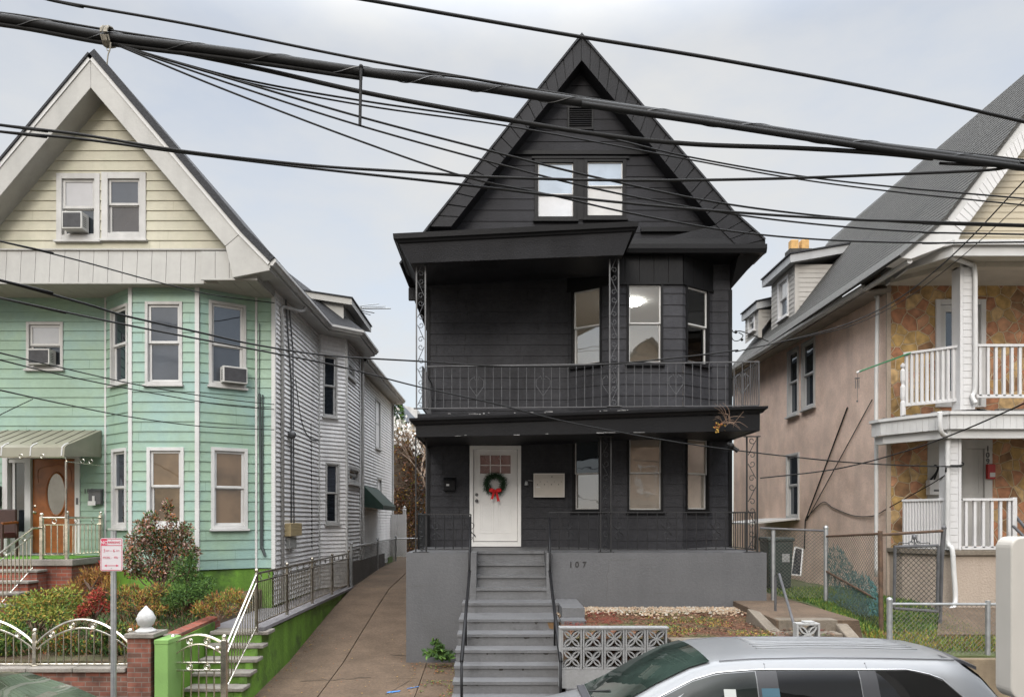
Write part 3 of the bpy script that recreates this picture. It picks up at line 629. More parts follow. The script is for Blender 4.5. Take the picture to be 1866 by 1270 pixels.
# lower iron work on the porch
zr = PZ(934, DP)
def runp(name, a, b, zb, zt_, m=None, **k):
    mb = MB(); rail_run(mb, a, b, zb, zt_, **k); return mb.build(name, m or M_IRON, BH)
yf = DP + .06
runp('railing', (PX(762, yf), yf, 0), (PX(858, yf), yf, 0), zt + .06, zr - .03, sp=.16, motif='s', every=4, first=2, m=M_IRONDARK)
runp('railing', (PX(1001, yf), yf, 0), (PX(1376, yf), yf, 0), zt + .06, zr + .01, sp=.185, motif='s', every=5, first=2, m=M_IRONDARK)
runp('railing', (PX(1376, yf), yf, 0), (PX(1376, yf), DF, 0), zt + .06, zr + .01, sp=.15, m=M_IRONDARK)
runp('railing', (PX(762, yf), yf, 0), (PX(762, yf), DF, 0), zt + .06, zr - .02, sp=.15, m=M_IRONDARK)
for px, u in ((767, (1, 0)), (1104, (1, 0)), (1371, (1, 0))): iron_post(BH, (PX(px, yf), yf + .02), u, .2, zt, 4.74, m=M_IRONDARK)
# stair handrails
for xa, xb, yb in ((PX(857, DP), -.575, DP), (PX(1001, DP), .83, DP)):
    mb = MB(); P0 = (xa, DP - .02, zt + .68); P1 = ((xa + xb) / 2, 13.38, 2.1); P2 = (xb, 10.5, 1.13)
    mb.tube([P0, P1], .021, 8); mb.tube([(P1[0], 13.5, 2.2), P2], .027, 8)
    mb.tube([(xa, DP - .02, zt - .2), P0], .022, 6); mb.tube([(xb, 10.52, .3), (xb, 10.52, 1.13)], .022, 6)
    k = (13.2 - 10.5) / (P1[1] - 10.5); 
    for yy_ in (12.0,): f = (yy_ - 10.5) / (13.5 - 10.5); mb.tube([(xb + (P1[0] - xb) * f, yy_, 1.1), (xb + (P1[0] - xb) * f, yy_, 1.13 + (2.2 - 1.13) * f)], .016, 6)
    mb.build('handrail', mat('black_handrail_paint', (.010, .010, .011), .45, .1, 6, spec=.2), BH, smooth=True)
# balcony: slab roof over the porch, with its leaning gutter line
def zline(y, pa, pb): return lambda x: PZ(pa[1], y) + (PZ(pb[1], y) - PZ(pa[1], y)) * (x - PX(pa[0], y)) / (PX(pb[0], y) - PX(pa[0], y))
def beam(mb, x0, x1, y0, y1, lo, hi, yb_lo=None):
    mb.hexa([(x0, y0, lo(x0)), (x1, y0, lo(x1)), (x1, y1, lo(x1)), (x0, y1, lo(x0)), (x0, y0, hi(x0)), (x1, y0, hi(x1)), (x1, y1, hi(x1)), (x0, y1, hi(x0))])
yg = 13.86
top = zline(yg, (745, 752), (1400, 737)); g0 = zline(yg, (745, 766), (1400, 741)); g1 = zline(yg, (745, 774), (1400, 751)); bt = zline(yg, (760, 796), (1400, 784))
x0, x1 = PX(757, yg), PX(1387, yg)
mb = MB(); beam(mb, x0, x1, yg + .10, DF + .1, lambda x: bt(x) + .02, lambda x: g1(x) + .02); 
mb.build('porch_roof', M_BLACK, BH, bevel=.01)
mb = MB(); beam(mb, x0 - .0, x1 + .0, yg + .06, yg + .098, bt, lambda x: g1(x) - .0)
mb.box(x0 - .002, x0 + .03, yg + .1, DF, bt(x0), g1(x0)); mb.box(x1 - .03, x1 + .002, yg + .1, DF, bt(x1), g1(x1)); mb.build('fascia', M_BLACKTRIM, BH, bevel=.006)
mb = MB()     # gutter profile swept along the front and both ends
def sweep(mb, prof, pts_lo):
    """prof: list of (out, up); pts: list of ((x,y,z), (nx,ny)) mitred stations"""
    n = len(prof); vs = []
    for (p, nn) in pts_lo:
        for (o, u) in prof: vs.append((p[0] + nn[0] * o, p[1] + nn[1] * o, p[2] + u))
    fs = [(i * n + k, i * n + (k + 1) % n, (i + 1) * n + (k + 1) % n, (i + 1) * n + k) for i in range(len(pts_lo) - 1) for k in range(n)]
    fs += [tuple(range(n)), tuple(range((len(pts_lo) - 1) * n, len(pts_lo) * n))]
    mb.faces(vs, fs)
pr = [(0, 0), (.04, 0), (.07, .04), (.11, .07), (.115, .115), (0, .115)]
sweep(mb, pr, [((x0, DF, g1(x0)), (-1, 0)), ((x0, yg + .06, g1(x0)), (-1, -1)), ((x1, yg + .06, g1(x1)), (1, -1)), ((x1, DF, g1(x1)), (1, 0))])
mb.build('gutter', M_BLACKTRIM, BH)
mb = MB(); beam(mb, x0 + .02, x1 - .03, yg + .17, DF, lambda x: g1(x) + .02, lambda x: top(x) + .0); mb.cm = 1; rr = random.Random(9)
for i in range(26):   # chipped paint along the balcony edge
    px = rr.choice((rr.uniform(850, 1000), rr.uniform(1060, 1180), rr.uniform(760, 1380))); x = PX(px, yg); w = rr.uniform(.02, .12); h = rr.uniform(.006, .02)
    if i % 4: z = top(x) - rr.uniform(.0, .025); mb.box(x, x + w, yg + .166, yg + .172, z - h, z)
    else: z = bt(x) + rr.uniform(0.005, .02); mb.box(x, x + w * 2, yg + .056, yg + .061, z, z + h * .7)
mb.build('balcony_floor', [M_BLACK, mat('bare_metal_chip', (.22, .215, .21), .6, .4, 30)], BH)
# balcony railing and posts
zb = lambda x: top(x)
for a, b in (((PX(778, DP), DP, 0), (PX(1383, DP), DP, 0)),):
    runp('railing', a, b, (PZ(744, DP), PZ(737, DP) - .02), (PZ(668, DP), PZ(659, DP)), sp=.158, motif='heart', every=8, first=6, r=.0075)
runp('railing', (PX(1383, DP), DP, 0), (PX(1383, DP), DF, 0), PZ(738, DP), PZ(659, DP), sp=.11)
runp('railing', (PX(770, DP), DP, 0), (PX(770, DP), DF, 0), PZ(744, DP), PZ(668, DP), sp=.13)
iron_post(BH, (PX(767, DP), DP), (1, 0), .17, PZ(745, DP), PZ(466, DP)); iron_post(BH, (PX(1119, DP), DP), (1, 0), .17, PZ(741, DP), PZ(459, DP))
# balcony roof (left two thirds)
yq = 13.85
t1 = zline(yq, (712, 423), (1168, 401)); t2 = zline(yq, (715, 441), (1168, 418)); f2 = zline(yq, (742, 475), (1138, 460))
xa, xb = PX(716, yq), PX(1160, yq)
mb = MB()
mb.hexa([(PX(745, yq), yq + .14, f2(PX(745, yq))), (PX(1138, yq), yq + .14, f2(PX(1138, yq))), (PX(1138, yq), 15.3, SOF + .1), (PX(745, yq), DF, SOF + .08), (xa + .1, yq + .08, t2(xa)), (xb - .06, yq + .08, t2(xb)), (xb - .06, 15.55, t2(xb)), (xa + .1, DF, t2(xa))])
mb.build('porch_roof', M_BLACK, BH)
mb = MB(); pr = [(-.02, -.0), (.03, .0), (.05, .035), (.09, .055), (.10, .15), (.02, .155), (.02, .17), (-.02, .175)]
sweep(mb, pr, [((xa + .1, DF, t2(xa)), (-1, 0)), ((xa + .1, yq + .08, t2(xa)), (-1, -1)), ((xb - .06, yq + .08, t2(xb)), (1, -1)), ((xb - .06, 15.55, t2(xb)), (1, 0))])
mb.build('gutter', M_BLACKTRIM, BH)
mb = MB(); mb.hexa([(xa + .11, yq + .1, t2(xa) + .02), (xb - .07, yq + .1, t2(xb) + .02), (xb - .07, 15.6, t2(xb) + .02), (xa + .11, DF, t2(xa) + .02), (xa + .11, yq + .1, t2(xa) + .165), (xb - .07, yq + .1, t2(xb) + .165), (xb - .07, 15.6, t2(xb) + .35), (xa + .11, DF, t2(xa) + .5)]); mb.build('roof', M_ROOFDARK, BH)
# gable wall
yG = 15.6; WG = Wall((-2.6, yG), (6, yG))
OUT = [(PX(730, DR), PZ(482, DR)), (PX(783, DR), PZ(413, DR)), (PX(1060, DR), PZ(66, DR)), (PX(1335, DR), PZ(387, DR)), (PX(1393, DR), PZ(438, DR))]
INN = [(PX(765, DR), PZ(485, DR)), (PX(822, DR), PZ(413, DR)), (PX(1060, DR), PZ(110, DR)), (PX(1305, DR), PZ(410, DR)), (PX(1345, DR), PZ(450, DR))]
def bnds(z):
    def inter(p, q): return p[0] + (q[0] - p[0]) * (z - p[1]) / (q[1] - p[1])
    l = inter(INN[1], INN[2]) - .12; r = inter(INN[2], INN[3]) + .12
    return (l + 2.6, max(l, r) + 2.6) if z < INN[2][1] else (1.63 + 2.6, 1.63 + 2.6)
gw = [WG.rect(974, 1051, 291, 402), WG.rect(1064, 1141, 289, 400)]
mb = MB(); siding(mb, WG, 8.7, PZ(279, yG), bnds, .235, .014, [hole(r) for r in gw]); siding(mb, WG, PZ(279, yG), 12.7, bnds, .235, .014)
mb.build('gable_wall', mat('black_gable_siding', (.026, .026, .0295), .55, .2, 1.2, .35, 35, streak=.2, spec=.12), BH)
mb = MB(); l, r = bnds(PZ(281, yG)); WG.box(mb, l, r, 0, .06, PZ(284, yG), PZ(276, yG)); WG.box(mb, gw[0][0] - .06, gw[1][1] + .06, 0, .05, gw[0][3] + .0, gw[0][3] + .05)
mb.build('trim', M_BLACKTRIM, BH, bevel=.006); mb = MB(); WG.box(mb, gw[0][1], gw[1][0], -.02, .03, gw[0][2], gw[0][3]); mb.build('mullion', M_BLACKTRIM, BH, bevel=.006); mb = MB(); WG.box(mb, gw[1][1] + .3, bnds(9.0)[1], 0, .09, PZ(425, yG), PZ(416, yG)); mb.build('trim', M_BLACKTRIM, BH, bevel=.006)
window(BH, WG, gw[0], M_BLACKTRIM, M_VINYLW, G_SKY, glass('glass_sky_painted_low', (.5, .53, .58), .45), cw=.075, sw=.022, split=.42)  # lower pane also has sky brightness painted into its base colour
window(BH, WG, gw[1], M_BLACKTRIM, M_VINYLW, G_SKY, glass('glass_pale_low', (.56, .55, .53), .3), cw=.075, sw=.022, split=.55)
mb = MB(); v = WG.rect(1034, 1081, 196, 238); WG.ring(mb, *v, .035, 0, .05)
for i in range(9): z = v[2] + .04 + (v[3] - v[2] - .08) * i / 9; mb.prism([WG.at(v[0] + .03, .0, z + .045), WG.at(v[0] + .03, .045, z), WG.at(v[0] + .03, .045, z + .008), WG.at(v[0] + .03, .0, z + .053)], (v[1] - v[0] - .06, 0, 0))
mb.build('vent', M_BLACKTRIM, BH)
# rake boards (deep soffit) faced with overlapping shingles
def V3(p, y): return (p[0], y, p[1])
mb = MB()
for i in (1, 2):
    mb.prism([V3(OUT[i], DR + .02), V3(OUT[i + 1], DR + .02), V3(INN[i + 1], DR + .02), V3(INN[i], DR + .02)], (0, .44, 0))
mb.prism([V3(OUT[3], DR + .02), V3(OUT[4], DR + .02), V3((OUT[4][0] - .02, OUT[4][1] - .12), DR + .02), V3((3.2, PZ(436, DR)), DR + .02), V3(INN[3], DR + .02)], (0, .44, 0))
rake = mb.build('rake_board', M_BLACK, BH)
mb = MB(); rr = random.Random(2)
def lerp(a, b, f): return (a[0] + (b[0] - a[0]) * f, a[1] + (b[1] - a[1]) * f)
for (o0, o1, i0, i1, n) in ((OUT[1], OUT[2], INN[1], INN[2], 17), (OUT[2], OUT[3], INN[2], INN[3], 16), (OUT[3], OUT[4], INN[3], INN[4], 3)):
    for k in range(n):
        f0, f1 = (k + .0) / n, (k + .93) / n
        a, b, c, d = lerp(o0, o1, f0), lerp(o0, o1, f1), lerp(i0, i1, f1), lerp(i0, i1, f0)
        e = rr.uniform(-.006, .004)
        mb.prism([V3(a, DR + e), V3(b, DR + e), V3(c, DR + e), V3(d, DR + e)], (0, .03, 0))
mb.build('rake_shingle', M_BLACK, rake, bevel=.004)
# roof planes
mb = MB()
def slab(mb, pts, y0, y1, th):
    for a, b in zip(pts, pts[1:]):
        n = Vector((-(b[1] - a[1]), 0, b[0] - a[0])).normalized() * th
        if n.z < 0: n = -n
        mb.hexa([(a[0], y0, a[1]), (b[0], y0, b[1]), (b[0], y1, b[1]), (a[0], y1, a[1]), (a[0] + n.x, y0, a[1] + n.z), (b[0] + n.x, y0, b[1] + n.z), (b[0] + n.x, y1, b[1] + n.z), (a[0] + n.x, y1, a[1] + n.z)])
slab(mb, OUT, DR - .03, 29.3, .035); mb.build('roof', M_ROOFDARK, BH)
mb = MB(); mb.prism([(OUT[2][0] - .16, DR - .04, OUT[2][1] - .2), (OUT[2][0], DR - .04, OUT[2][1] + .05), (OUT[2][0] + .16, DR - .04, OUT[2][1] - .2), (OUT[2][0], DR - .04, OUT[2][1] - .02)], (0, 14, 0)); mb.build('ridge_cap', M_ROOFDARK, BH)
# right front cornice over the bay, sloping box soffits along both sides
mb = MB(); xr = PX(1395, DR); xc = PX(1140, DR)
mb.prism([(xc, 15.35, 8.6), (xc, DR - .06, 8.58), (xc, DR - .10, 8.66), (xc, DR - .10, 8.75), (xc, DR + .0, 8.75), (xc, DR + .02, 8.9), (xc, 15.9, 8.95), (xc, 15.9, 8.6)], (xr - xc, 0, 0))
mb.build('cornice', M_BLACKTRIM, BH)
mb = MB()
mb.prism([(xr - .0, DR - .06, 8.62), (xr - .02, DR - .06, 8.75), (XR - .02, DR - .06, 8.75), (XR - .02, DR - .06, 8.58)], (0, 14, 0))
mb.prism([(xr - .06, DR + .12, 8.6), (XR - .02, DR + .12, 8.6), (XR - .02, 15.88, 8.05)], (0, 13.6, 0))
mb.prism([(-2.05, 15.55, 8.5), (-2.05, 15.55, 8.75), (XL, 15.55, 8.75), (XL, 15.55, 8.1)], (0, 13.6, 0))
mb.build('soffit', M_BLACK, BH)
mb = MB(); mb.box(XL, XR, 15.9, 16.0, 8.3, 8.9); mb.build('trim', M_BLACK, BH)
mb = MB(); mb.box(XL - .4, XL + .02, 15.9, 16.0, 7.85, 8.1); mb.build('trim', M_BLACK, BH)

# things that hang on the black house
def mailbox_bank():
    t = thing('letterbox_bank', WF.at(0, 0, 3.5), 'beige metal bank of letterboxes on black wall right of the white door', 'letterboxes')
    r = WF.rect(972, 1028, 863, 906); mb = MB(); s0, s1, z0, z1 = r
    WF.box(mb, s0, s1, .005, .11, z0, z1); mb.build('body', mat('beige_enamel', (.46, .42, .37), .45, .08, 4), t, bevel=.005)
    mb = MB(); WF.ring(mb, s0, s1, z0, z1, .022, .11, .122); mb.build('rim', mat('pale_enamel', (.58, .55, .51), .4), t)
    w = (s1 - s0 - .06) / 4
    for i in range(4):
        mb = MB(); a = s0 + .03 + w * i; WF.box(mb, a + .004, a + w - .004, .11, .116, z0 + .03, z1 - .1); dr = mb.build('box_door', MATS['beige_enamel'], t, bevel=.002)
        mb = MB(); p = WF.at(a + .05, .116, z0 + .27); mb.lathe(p, [(.012, 0), (.012, -.006), (0, -.007)], 10, 'y'); p = WF.at(a + .11, .116, z0 + .33); mb.lathe(p, [(.009, 0), (.009, -.004), (0, -.005)], 8, 'y'); mb.build('lock', M_IRON, dr)
    mb = MB(); p = WF.at((s0 + s1) / 2 + .06, .112, z1 - .07); mb.lathe(p, [(.013, 0), (.013, -.008), (0, -.009)], 10, 'y'); mb.build('lock', M_IRON, t)
    mb = MB(); WF.box(mb, s0 + .05, s0 + .14, .1165, .118, z0 + .2, z0 + .225); mb.build('name_tag', M_WHITE, t)
mailbox_bank()
t = thing('letterbox', WF.at(.6, 0, 3.6), 'small black letterbox with sloping lid on the black wall left of the white door', 'letterbox')
r = WF.rect(809, 830, 871, 894); mb = MB(); mb.prism([WF.at(r[0], .015, r[2]), WF.at(r[0], .12, r[2]), WF.at(r[0], .12, r[3] - .06), WF.at(r[0], .015, r[3])], (r[1] - r[0], 0, 0)); mb.build('body', M_BLACKTRIM, t, bevel=.006)
mb = MB(); mb.prism([WF.at(r[0] - .008, .125, r[3] - .075), WF.at(r[0] - .008, .125, r[3] - .055), WF.at(r[0] - .008, .012, r[3] + .012), WF.at(r[0] - .008, .012, r[3])], (r[1] - r[0] + .016, 0, 0)); mb.build('lid', M_BLACKTRIM, t)
mb = MB(); WF.box(mb, r[0] + .06, r[0] + .12, .12, .123, r[2] + .1, r[2] + .14); mb.build('emblem', M_GALV, t)
t = thing('wall_lamp', WF.at(2.1, 0, 3.9), 'small silver sensor lamp on an arm beside the beige letterbox bank', 'lamp')
mb = MB(); q = WF.at(WF.spx(970), .03, PZ(876, DF)); mb.tube([q, (q[0] - .1, q[1] - .02, q[2] + .01)], .011, 8); mb.build('arm', M_GALV, t)
mb = MB(); mb.lathe((q[0] - .13, q[1] - .05, q[2] - .05), [(.0, -.05), (.045, -.045), (.032, .02), (.015, .05), (0, .052)], 12); mb.build('lamp_shade', M_GALV, t)
# wreath with red bow
t = thing('wreath', WF.at(WF.spx(902), .02, PZ(885, DF)), 'round green Christmas wreath hanging on the white door', 'wreath')
rw = random.Random(21); mb = MB(); wc = WF.at(WF.spx(902), .05, PZ(882, DF)); RW = .185
ringp = [(wc[0] + RW * math.cos(a * math.pi / 12), wc[1], wc[2] + RW * math.sin(a * math.pi / 12)) for a in range(24)]
mb.cm = 0; mb.tube(ringp, .035, 8, closed=True)
for i in range(1500):
    a = rw.uniform(0, 6.283); b = rw.uniform(0, 6.283); rt = .062 * rw.uniform(.4, 1.1)
    p = Vector((wc[0] + (RW + rt * math.cos(b)) * math.cos(a), wc[1] - abs(rt * math.sin(b)), wc[2] + (RW + rt * math.cos(b)) * math.sin(a)))
    d = Vector((math.cos(a + 1.2 * rw.choice((1, 1, -.3))) * math.cos(b), -abs(math.sin(b)) * .8, math.sin(a + 1.2) * math.cos(b))) + Vector((rw.gauss(0, .5), rw.gauss(0, .3), rw.gauss(0, .5))); d.normalize()
    sd_ = d.cross(Vector((rw.gauss(0, 1), rw.gauss(0, 1), rw.gauss(0, 1)))).normalized() * .004; l = rw.uniform(.035, .085); mb.cm = rw.choice((0, 0, 1))
    mb.face([p - sd_, p + sd_, p + d * l + sd_ * .3, p + d * l - sd_ * .3])
mb.build('foliage', [mat('wreath_green', (.018, .05, .02), .7, .3, 20), mat('wreath_light', (.04, .09, .035), .7, .3, 20)], t)
MR = mat('red_velvet', (.55, .012, .015), .8, .15, 20)
bt_ = thing('bow', (wc[0], wc[1] - .07, wc[2] - .16), 'red ribbon bow with two tails tied to the bottom of the green wreath', 'bow')
c = Vector((wc[0] + .005, wc[1] - .085, wc[2] - .155)); mb = MB()
for sg in (-1, 1):
    lp = []; 
    for i in range(13):
        f = i / 12; a = f * 2 * math.pi; x = sg * (.065 - .065 * math.cos(a)); z = .045 * math.sin(a) * (1 if sg > 0 else -1) * -1 + .015 * (1 - math.cos(a)); lp.append((x, z))
    for (x0_, z0_), (x1_, z1_) in zip(lp, lp[1:]):
        mb.hexa([c + Vector((x0_, -.02, z0_)), c + Vector((x1_, -.02, z1_)), c + Vector((x1_, .03, z1_)), c + Vector((x0_, .03, z0_)), c + Vector((x0_, -.02, z0_ + .006)), c + Vector((x1_, -.02, z1_ + .006)), c + Vector((x1_, .03, z1_ + .006)), c + Vector((x0_, .03, z0_ + .006))])
    mb.faces([c + Vector(q) for q in ((sg * .004, -.005, .03), (sg * .06, -.03, .055), (sg * .125, -.02, .045), (sg * .13, -.015, -.01), (sg * .065, -.035, -.02), (sg * .004, -.005, -.02))], [(0, 1, 4, 5), (1, 2, 3, 4)])
mb.build('loop', MR, bt_)
mb = MB(); mb.ball(c + Vector((0, -.02, .005)), .024, 10, 6); mb.build('knot', MR, bt_, smooth=True)
for sg, ln in ((-1, .19), (1, .235)):
    mb = MB(); top_ = [(0, 0), (sg * .05, -.005)]
    mb.prism([c + Vector(q) for q in ((sg * .0, -.004, -.01), (sg * .045, -.004, -.0), (sg * .105, -.006, -ln), (sg * .075, -.006, -ln + .03), (sg * .045, -.006, -ln + .01))], (0, .006, 0)); mb.build('tail', MR, bt_)

# breeze-block screen and retaining wall
def flower_block(mb, x, z, y0, y1, s):
    h = s / 2; cx, cz = x + h, z + h; fr = s * .085
    for (a, b, c_, d) in ((x, x + s, z, z + fr), (x, x + s, z + s - fr, z + s), (x, x + fr, z + fr, z + s - fr), (x + s - fr, x + s, z + fr, z + s - fr)): mb.box(a, b, y0, y1, c_, d)
    for k in range(8):
        a = math.pi / 4 * k + math.pi / 8 * 0; rr_ = h - fr if k % 2 == 0 else (h - fr) * 1.30
        u = Vector((math.cos(a), 0, math.sin(a))); w = Vector((-math.sin(a), 0, math.cos(a)))
        P = lambda d, e: (cx + u.x * d + w.x * e, y0 + .012, cz + u.z * d + w.z * e)
        if k % 2 == 0: continue
        # each diagonal petal: two bowed ribs
        for sg in (-1, 1):
            pts = [P(rr_ * f, sg * (.092 * math.sin(math.pi * f) + .0) * s) for f in (0.0, .2, .4, .6, .8, 1.0)]
            for p, q in zip(pts, pts[1:]):
                n = Vector((q[2] - p[2], 0, -(q[0] - p[0]))).normalized() * (.036 * s)
                p = Vector(p); q = Vector(q); dv = Vector((0, y1 - y0 - .024, 0))
                mb.hexa([p - n, p + n, p + n + dv, p - n + dv, q - n, q + n, q + n + dv, q - n + dv])
    mb.lathe((cx, y0 + .01, cz), [(.05 * s, y1 - y0 - .02), (.05 * s, 0)], 10, 'y')
RWL = thing('retaining_wall', (2.9, 10.72, .1), 'low grey painted block wall holding up the planting bed beside the steps', 'wall')
mb = MB(); mb.box(.93, 4.2, 10.72, 10.92, .1, .70)
for i in range(9):
    for j in range(3): mb.box(.93 + i * .4 + .003, min(4.2, .93 + (i + 1) * .4 - .003), 10.712, 10.73, .1 + j * .2 + .003, .1 + (j + 1) * .2 - .003)
mb.box(2.44, 4.2, 10.72, 10.92, .70, 1.36); mb.build('wall', G, RWL, bevel=.006)
mb = MB(); mb.box(2.44, 4.25, 10.69, 10.95, 1.36, 1.40); mb.build('coping', M_CONCG, RWL, bevel=.008)
SCR = thing('breeze_block_screen', (1.7, 10.72, .98), 'grey painted screen of pierced flower blocks, two rows high, beside the steps', 'screen wall')
bs = .302; zb0 = PZ(1219, 10.72) 
mb = MB(); mb.box(.83, 2.43, 10.722, 10.92, .70, zb0 - .001); mb.build('base', M_SCREEN, SCR)
nb_ = 0
for j in range(2):
    for i in range(5):
        mb = MB(); flower_block(mb, .86 + i * (bs + .006), zb0 + j * (bs - .012), 10.72, 10.86, bs - .004); mb.build('pierced_block', M_SCREEN, SCR, bevel=.003)
mb = MB(); mb.box(.825, .862, 10.715, 10.87, zb0, zb0 + 2 * bs - .02); mb.box(.825, 2.415, 10.71, 10.88, zb0 + 2 * bs - .024, zb0 + 2 * bs + .005); mb.build('coping', M_SCREEN, SCR, bevel=.006)
# single block pier and concrete steps of the side path
PB = thing('breeze_block_pier', (4.45, 10.72, .2), 'single grey pierced flower block on a pier by the side path steps', 'block pier')
mb = MB(); flower_block(mb, PX(1452, 10.75), PZ(1178, 10.75), 10.75, 10.9, .34); mb.build('pierced_block', mat('bare_grey_block', (.33, .33, .32), .85, .12, 3, .4, 50), PB, bevel=.003)
x = PX(1452, 10.75); mb = MB(); mb.box(x, x + .34, 10.75, 10.95, .1, PZ(1178, 10.75) - .002); mb.build('pier', MATS['bare_grey_block'], PB); mb = MB(); mb.box(x + .12, x + .28, 10.78, 10.9, PZ(1178, 10.75) + .34, PZ(1178, 10.75) + .365); mb.build('cap', MATS['bare_grey_block'], PB, bevel=.01)
SS = thing('concrete_steps', (4.9, 11.2, .2), 'worn concrete steps with low side walls at the foot of the side path', 'steps')
mb = MB(); mb.box(4.33, 5.27, 11.62 - .001, 11.9, .9, 1.561 + .006)
for k in range(6): mb.box(4.33, 5.2, 11.6 - .3 * (k + 1), 11.61 - .3 * k, .1, 1.40 - .17 * k)
mb.build('tread', M_CONCG, SS, bevel=.012)
mb = MB(); mb.hexa([(5.23, 10.8, .1), (5.42, 10.8, .1), (5.42, 11.9, .1), (5.23, 11.9, .1), (5.23, 10.8, 1.2), (5.42, 10.8, 1.2), (5.42, 11.75, 1.56), (5.23, 11.75, 1.56)]); mb.hexa([(4.1, 10.9, .1), (4.32, 10.9, .1), (4.32, 13.2, .1), (4.1, 13.0, .1), (4.1, 10.9, 1.3), (4.32, 10.9, 1.3), (4.32, 12.4, 1.6), (4.1, 12.4, 1.66)])
mb.build('side_wall', M_CONCG, SS, bevel=.02)
HR = thing('pipe_handrail', (4.75, 12.6, 1.5), 'bent black pipe handrail going down the worn concrete side steps', 'handrail')
mb = MB(); a = PT(1413, 1128, 12.7); b = PT(1413, 1048, 12.7); c = PT(1420, 1046, 12.55); d = PT(1449, 1145, 11.0)
mb.tube([a, b, c, d], .022, 8); mb.build('rail', M_IRON, HR)
# ================= THE MINT HOUSE (105) =================
MH = thing('mint_house', (-8.1, 15.2, 1.5), 'mint green and cream gabled house with a bay front and grey siding along the driveway', 'house')
DM, DMB, DMG, DMR, DMS = 15.9, 15.2, 15.1, 14.6, 14.9
ML, MR_ = -11.3, -4.92
WM = Wall((-11.3, DM), (-4.92, DM))
mbay = [(-8.50, DM), (-7.62, DMB), (-6.25, DMB), (-5.27, DM)]
MBW = [Wall(mbay[i], mbay[i + 1]) for i in range(3)]
flat_w = WM.rect(49, 116, 587, 673)
rdoor = WM.rect(6, 147, 826, 1011)
up = [MBW[0].rect(203, 234, 558, 700), MBW[1].rect(265, 333, 550, 701), MBW[2].rect(380, 448, 552, 705)]
lo = [MBW[0].rect(205, 232, 817, 962), MBW[1].rect(268, 336, 815, 960), MBW[2].rect(384, 451, 816, 963)]
mb = MB()
siding(mb, WM, 2.1, 7.95, (0, 2.8), .203, .02, [hole(flat_w), hole(rdoor)]); siding(mb, WM, 2.1, 7.95, (6.03, 6.38), .203, .02)
for W, a, b in zip(MBW, up, lo): siding(mb, W, 2.1, 7.95, (0, W.len), .203, .02, [hole(a), hole(b)])
seams(mb, WM, 2.1, 7.9, 0, 2.75, .203, 3, [hole(flat_w), hole(rdoor)])
for k_, (W, a, b) in enumerate(zip(MBW, up, lo)): seams(mb, W, 2.1, 7.9, .05, W.len - .05, .203, 10 + k_, [a, b])
mb.build('front_siding', [M_MINT, mat('siding_seam', (.10, .16, .12), .7)], MH)
mb = MB(); mb.box(ML + .05, MR_ - .06, DM + .12, 31, 1.5, 8.1); mb.build('wall', M_GREYSIDE, MH)
mb = MB(); yv = MBW   # corner boards
def post(mb, x, y, w, z0, z1): mb.box(x - w / 2, x + w / 2, y - .035, y + .03, z0, z1)
for cargs in ((-7.62, DMB, .075, 2.08, 7.95), (-6.25, DMB, .085, 2.08, 7.95), (-8.50, DM, .04, 2.3, 7.95), (-5.27, DM, .045, 2.08, 7.95), (-4.90, DM, .085, 2.08, 7.98)): mb = MB(); post(mb, *cargs); mb.build('corner_board', M_VINYLW, MH)
mb = MB()
mb.prism([(-8.5, DM + .02, 1.2), (-7.62, DMB + .02, 1.2), (-6.25, DMB + .02, 1.2), (-5.27, DM + .02, 1.2), (-4.94, DM + .02, 1.2), (-4.94, DM + .4, 1.2), (-8.5, DM + .4, 1.2)], (0, 0, .88))
mb.build('foundation', M_LIME, MH)
# windows
SH = G_GREY
window(MH, WM, flat_w, M_WHITEOLD, M_VINYLW, G_BLIND, G_DARK, cw=.06, sw=.05, split=.5)
window(MH, MBW[0], up[0], M_WHITEOLD, M_VINYLW, G_DARK, G_DARK, cw=.06, sw=.05)
window(MH, MBW[1], up[1], M_WHITEOLD, M_VINYLW, SH, SH, cw=.06, sw=.05)
window(MH, MBW[2], up[2], M_WHITEOLD, M_VINYLW, glass('glass_dim_grey', (.03, .034, .043), .12, tint=(.85, .92, 1)), SH, cw=.06, sw=.05, split=.48)
window(MH, MBW[0], lo[0], M_VINYLW, M_VINYLW, G_GREY, G_DARK, cw=.07, sw=.05)
window(MH, MBW[1], lo[1], M_VINYLW, M_VINYLW, G_TAN, glass('glass_over_low_shade', (.11, .075, .045), .07, var=.5), cw=.07, sw=.05)
window(MH, MBW[2], lo[2], M_VINYLW, M_VINYLW, G_TAN, G_TAN, cw=.07, sw=.05)
# door with side light
a, b, c, d = rdoor
mb = MB(); WM.ring(mb, a, b, c, d, .11, -.12, .04, wb=.02); sx = WM.spx(57); s2 = WM.spx(46); WM.box(mb, s2, sx, -.12, .03, c + .02, d - .11); WM.box(mb, a + .11, s2, -.1, -.02, c + .02, WM.zpx(30, 972)); WM.box(mb, a + .11, s2, -.1, .0, d - .2, d - .11)
mb.build('door_frame', M_WHITE, MH, bevel=.005)
dx0, dx1, dz0, dz1 = sx + .006, b - .116, c + .05, d - .118
M_OAK = mat('varnished_oak', (.24, .075, .016), .35, .25, 6, .1, 30)
mb = MB(); WM.box(mb, dx0, dx1, -.09, -.04, dz0, dz1); dr = mb.build('door', M_OAK, MH)
def oval(cx, cz, rx, rz, n=28): return [(cx + rx * math.cos(2 * math.pi * i / n), cz + rz * math.sin(2 * math.pi * i / n)) for i in range(n)]
ox, oz = WM.spx(101), WM.zpx(101, 900); rx, rz = .21, .46
mb = MB(); mb.tube([WM.at(x, -.035, z) for x, z in oval(ox, oz, rx, rz)], .022, 6, closed=True)
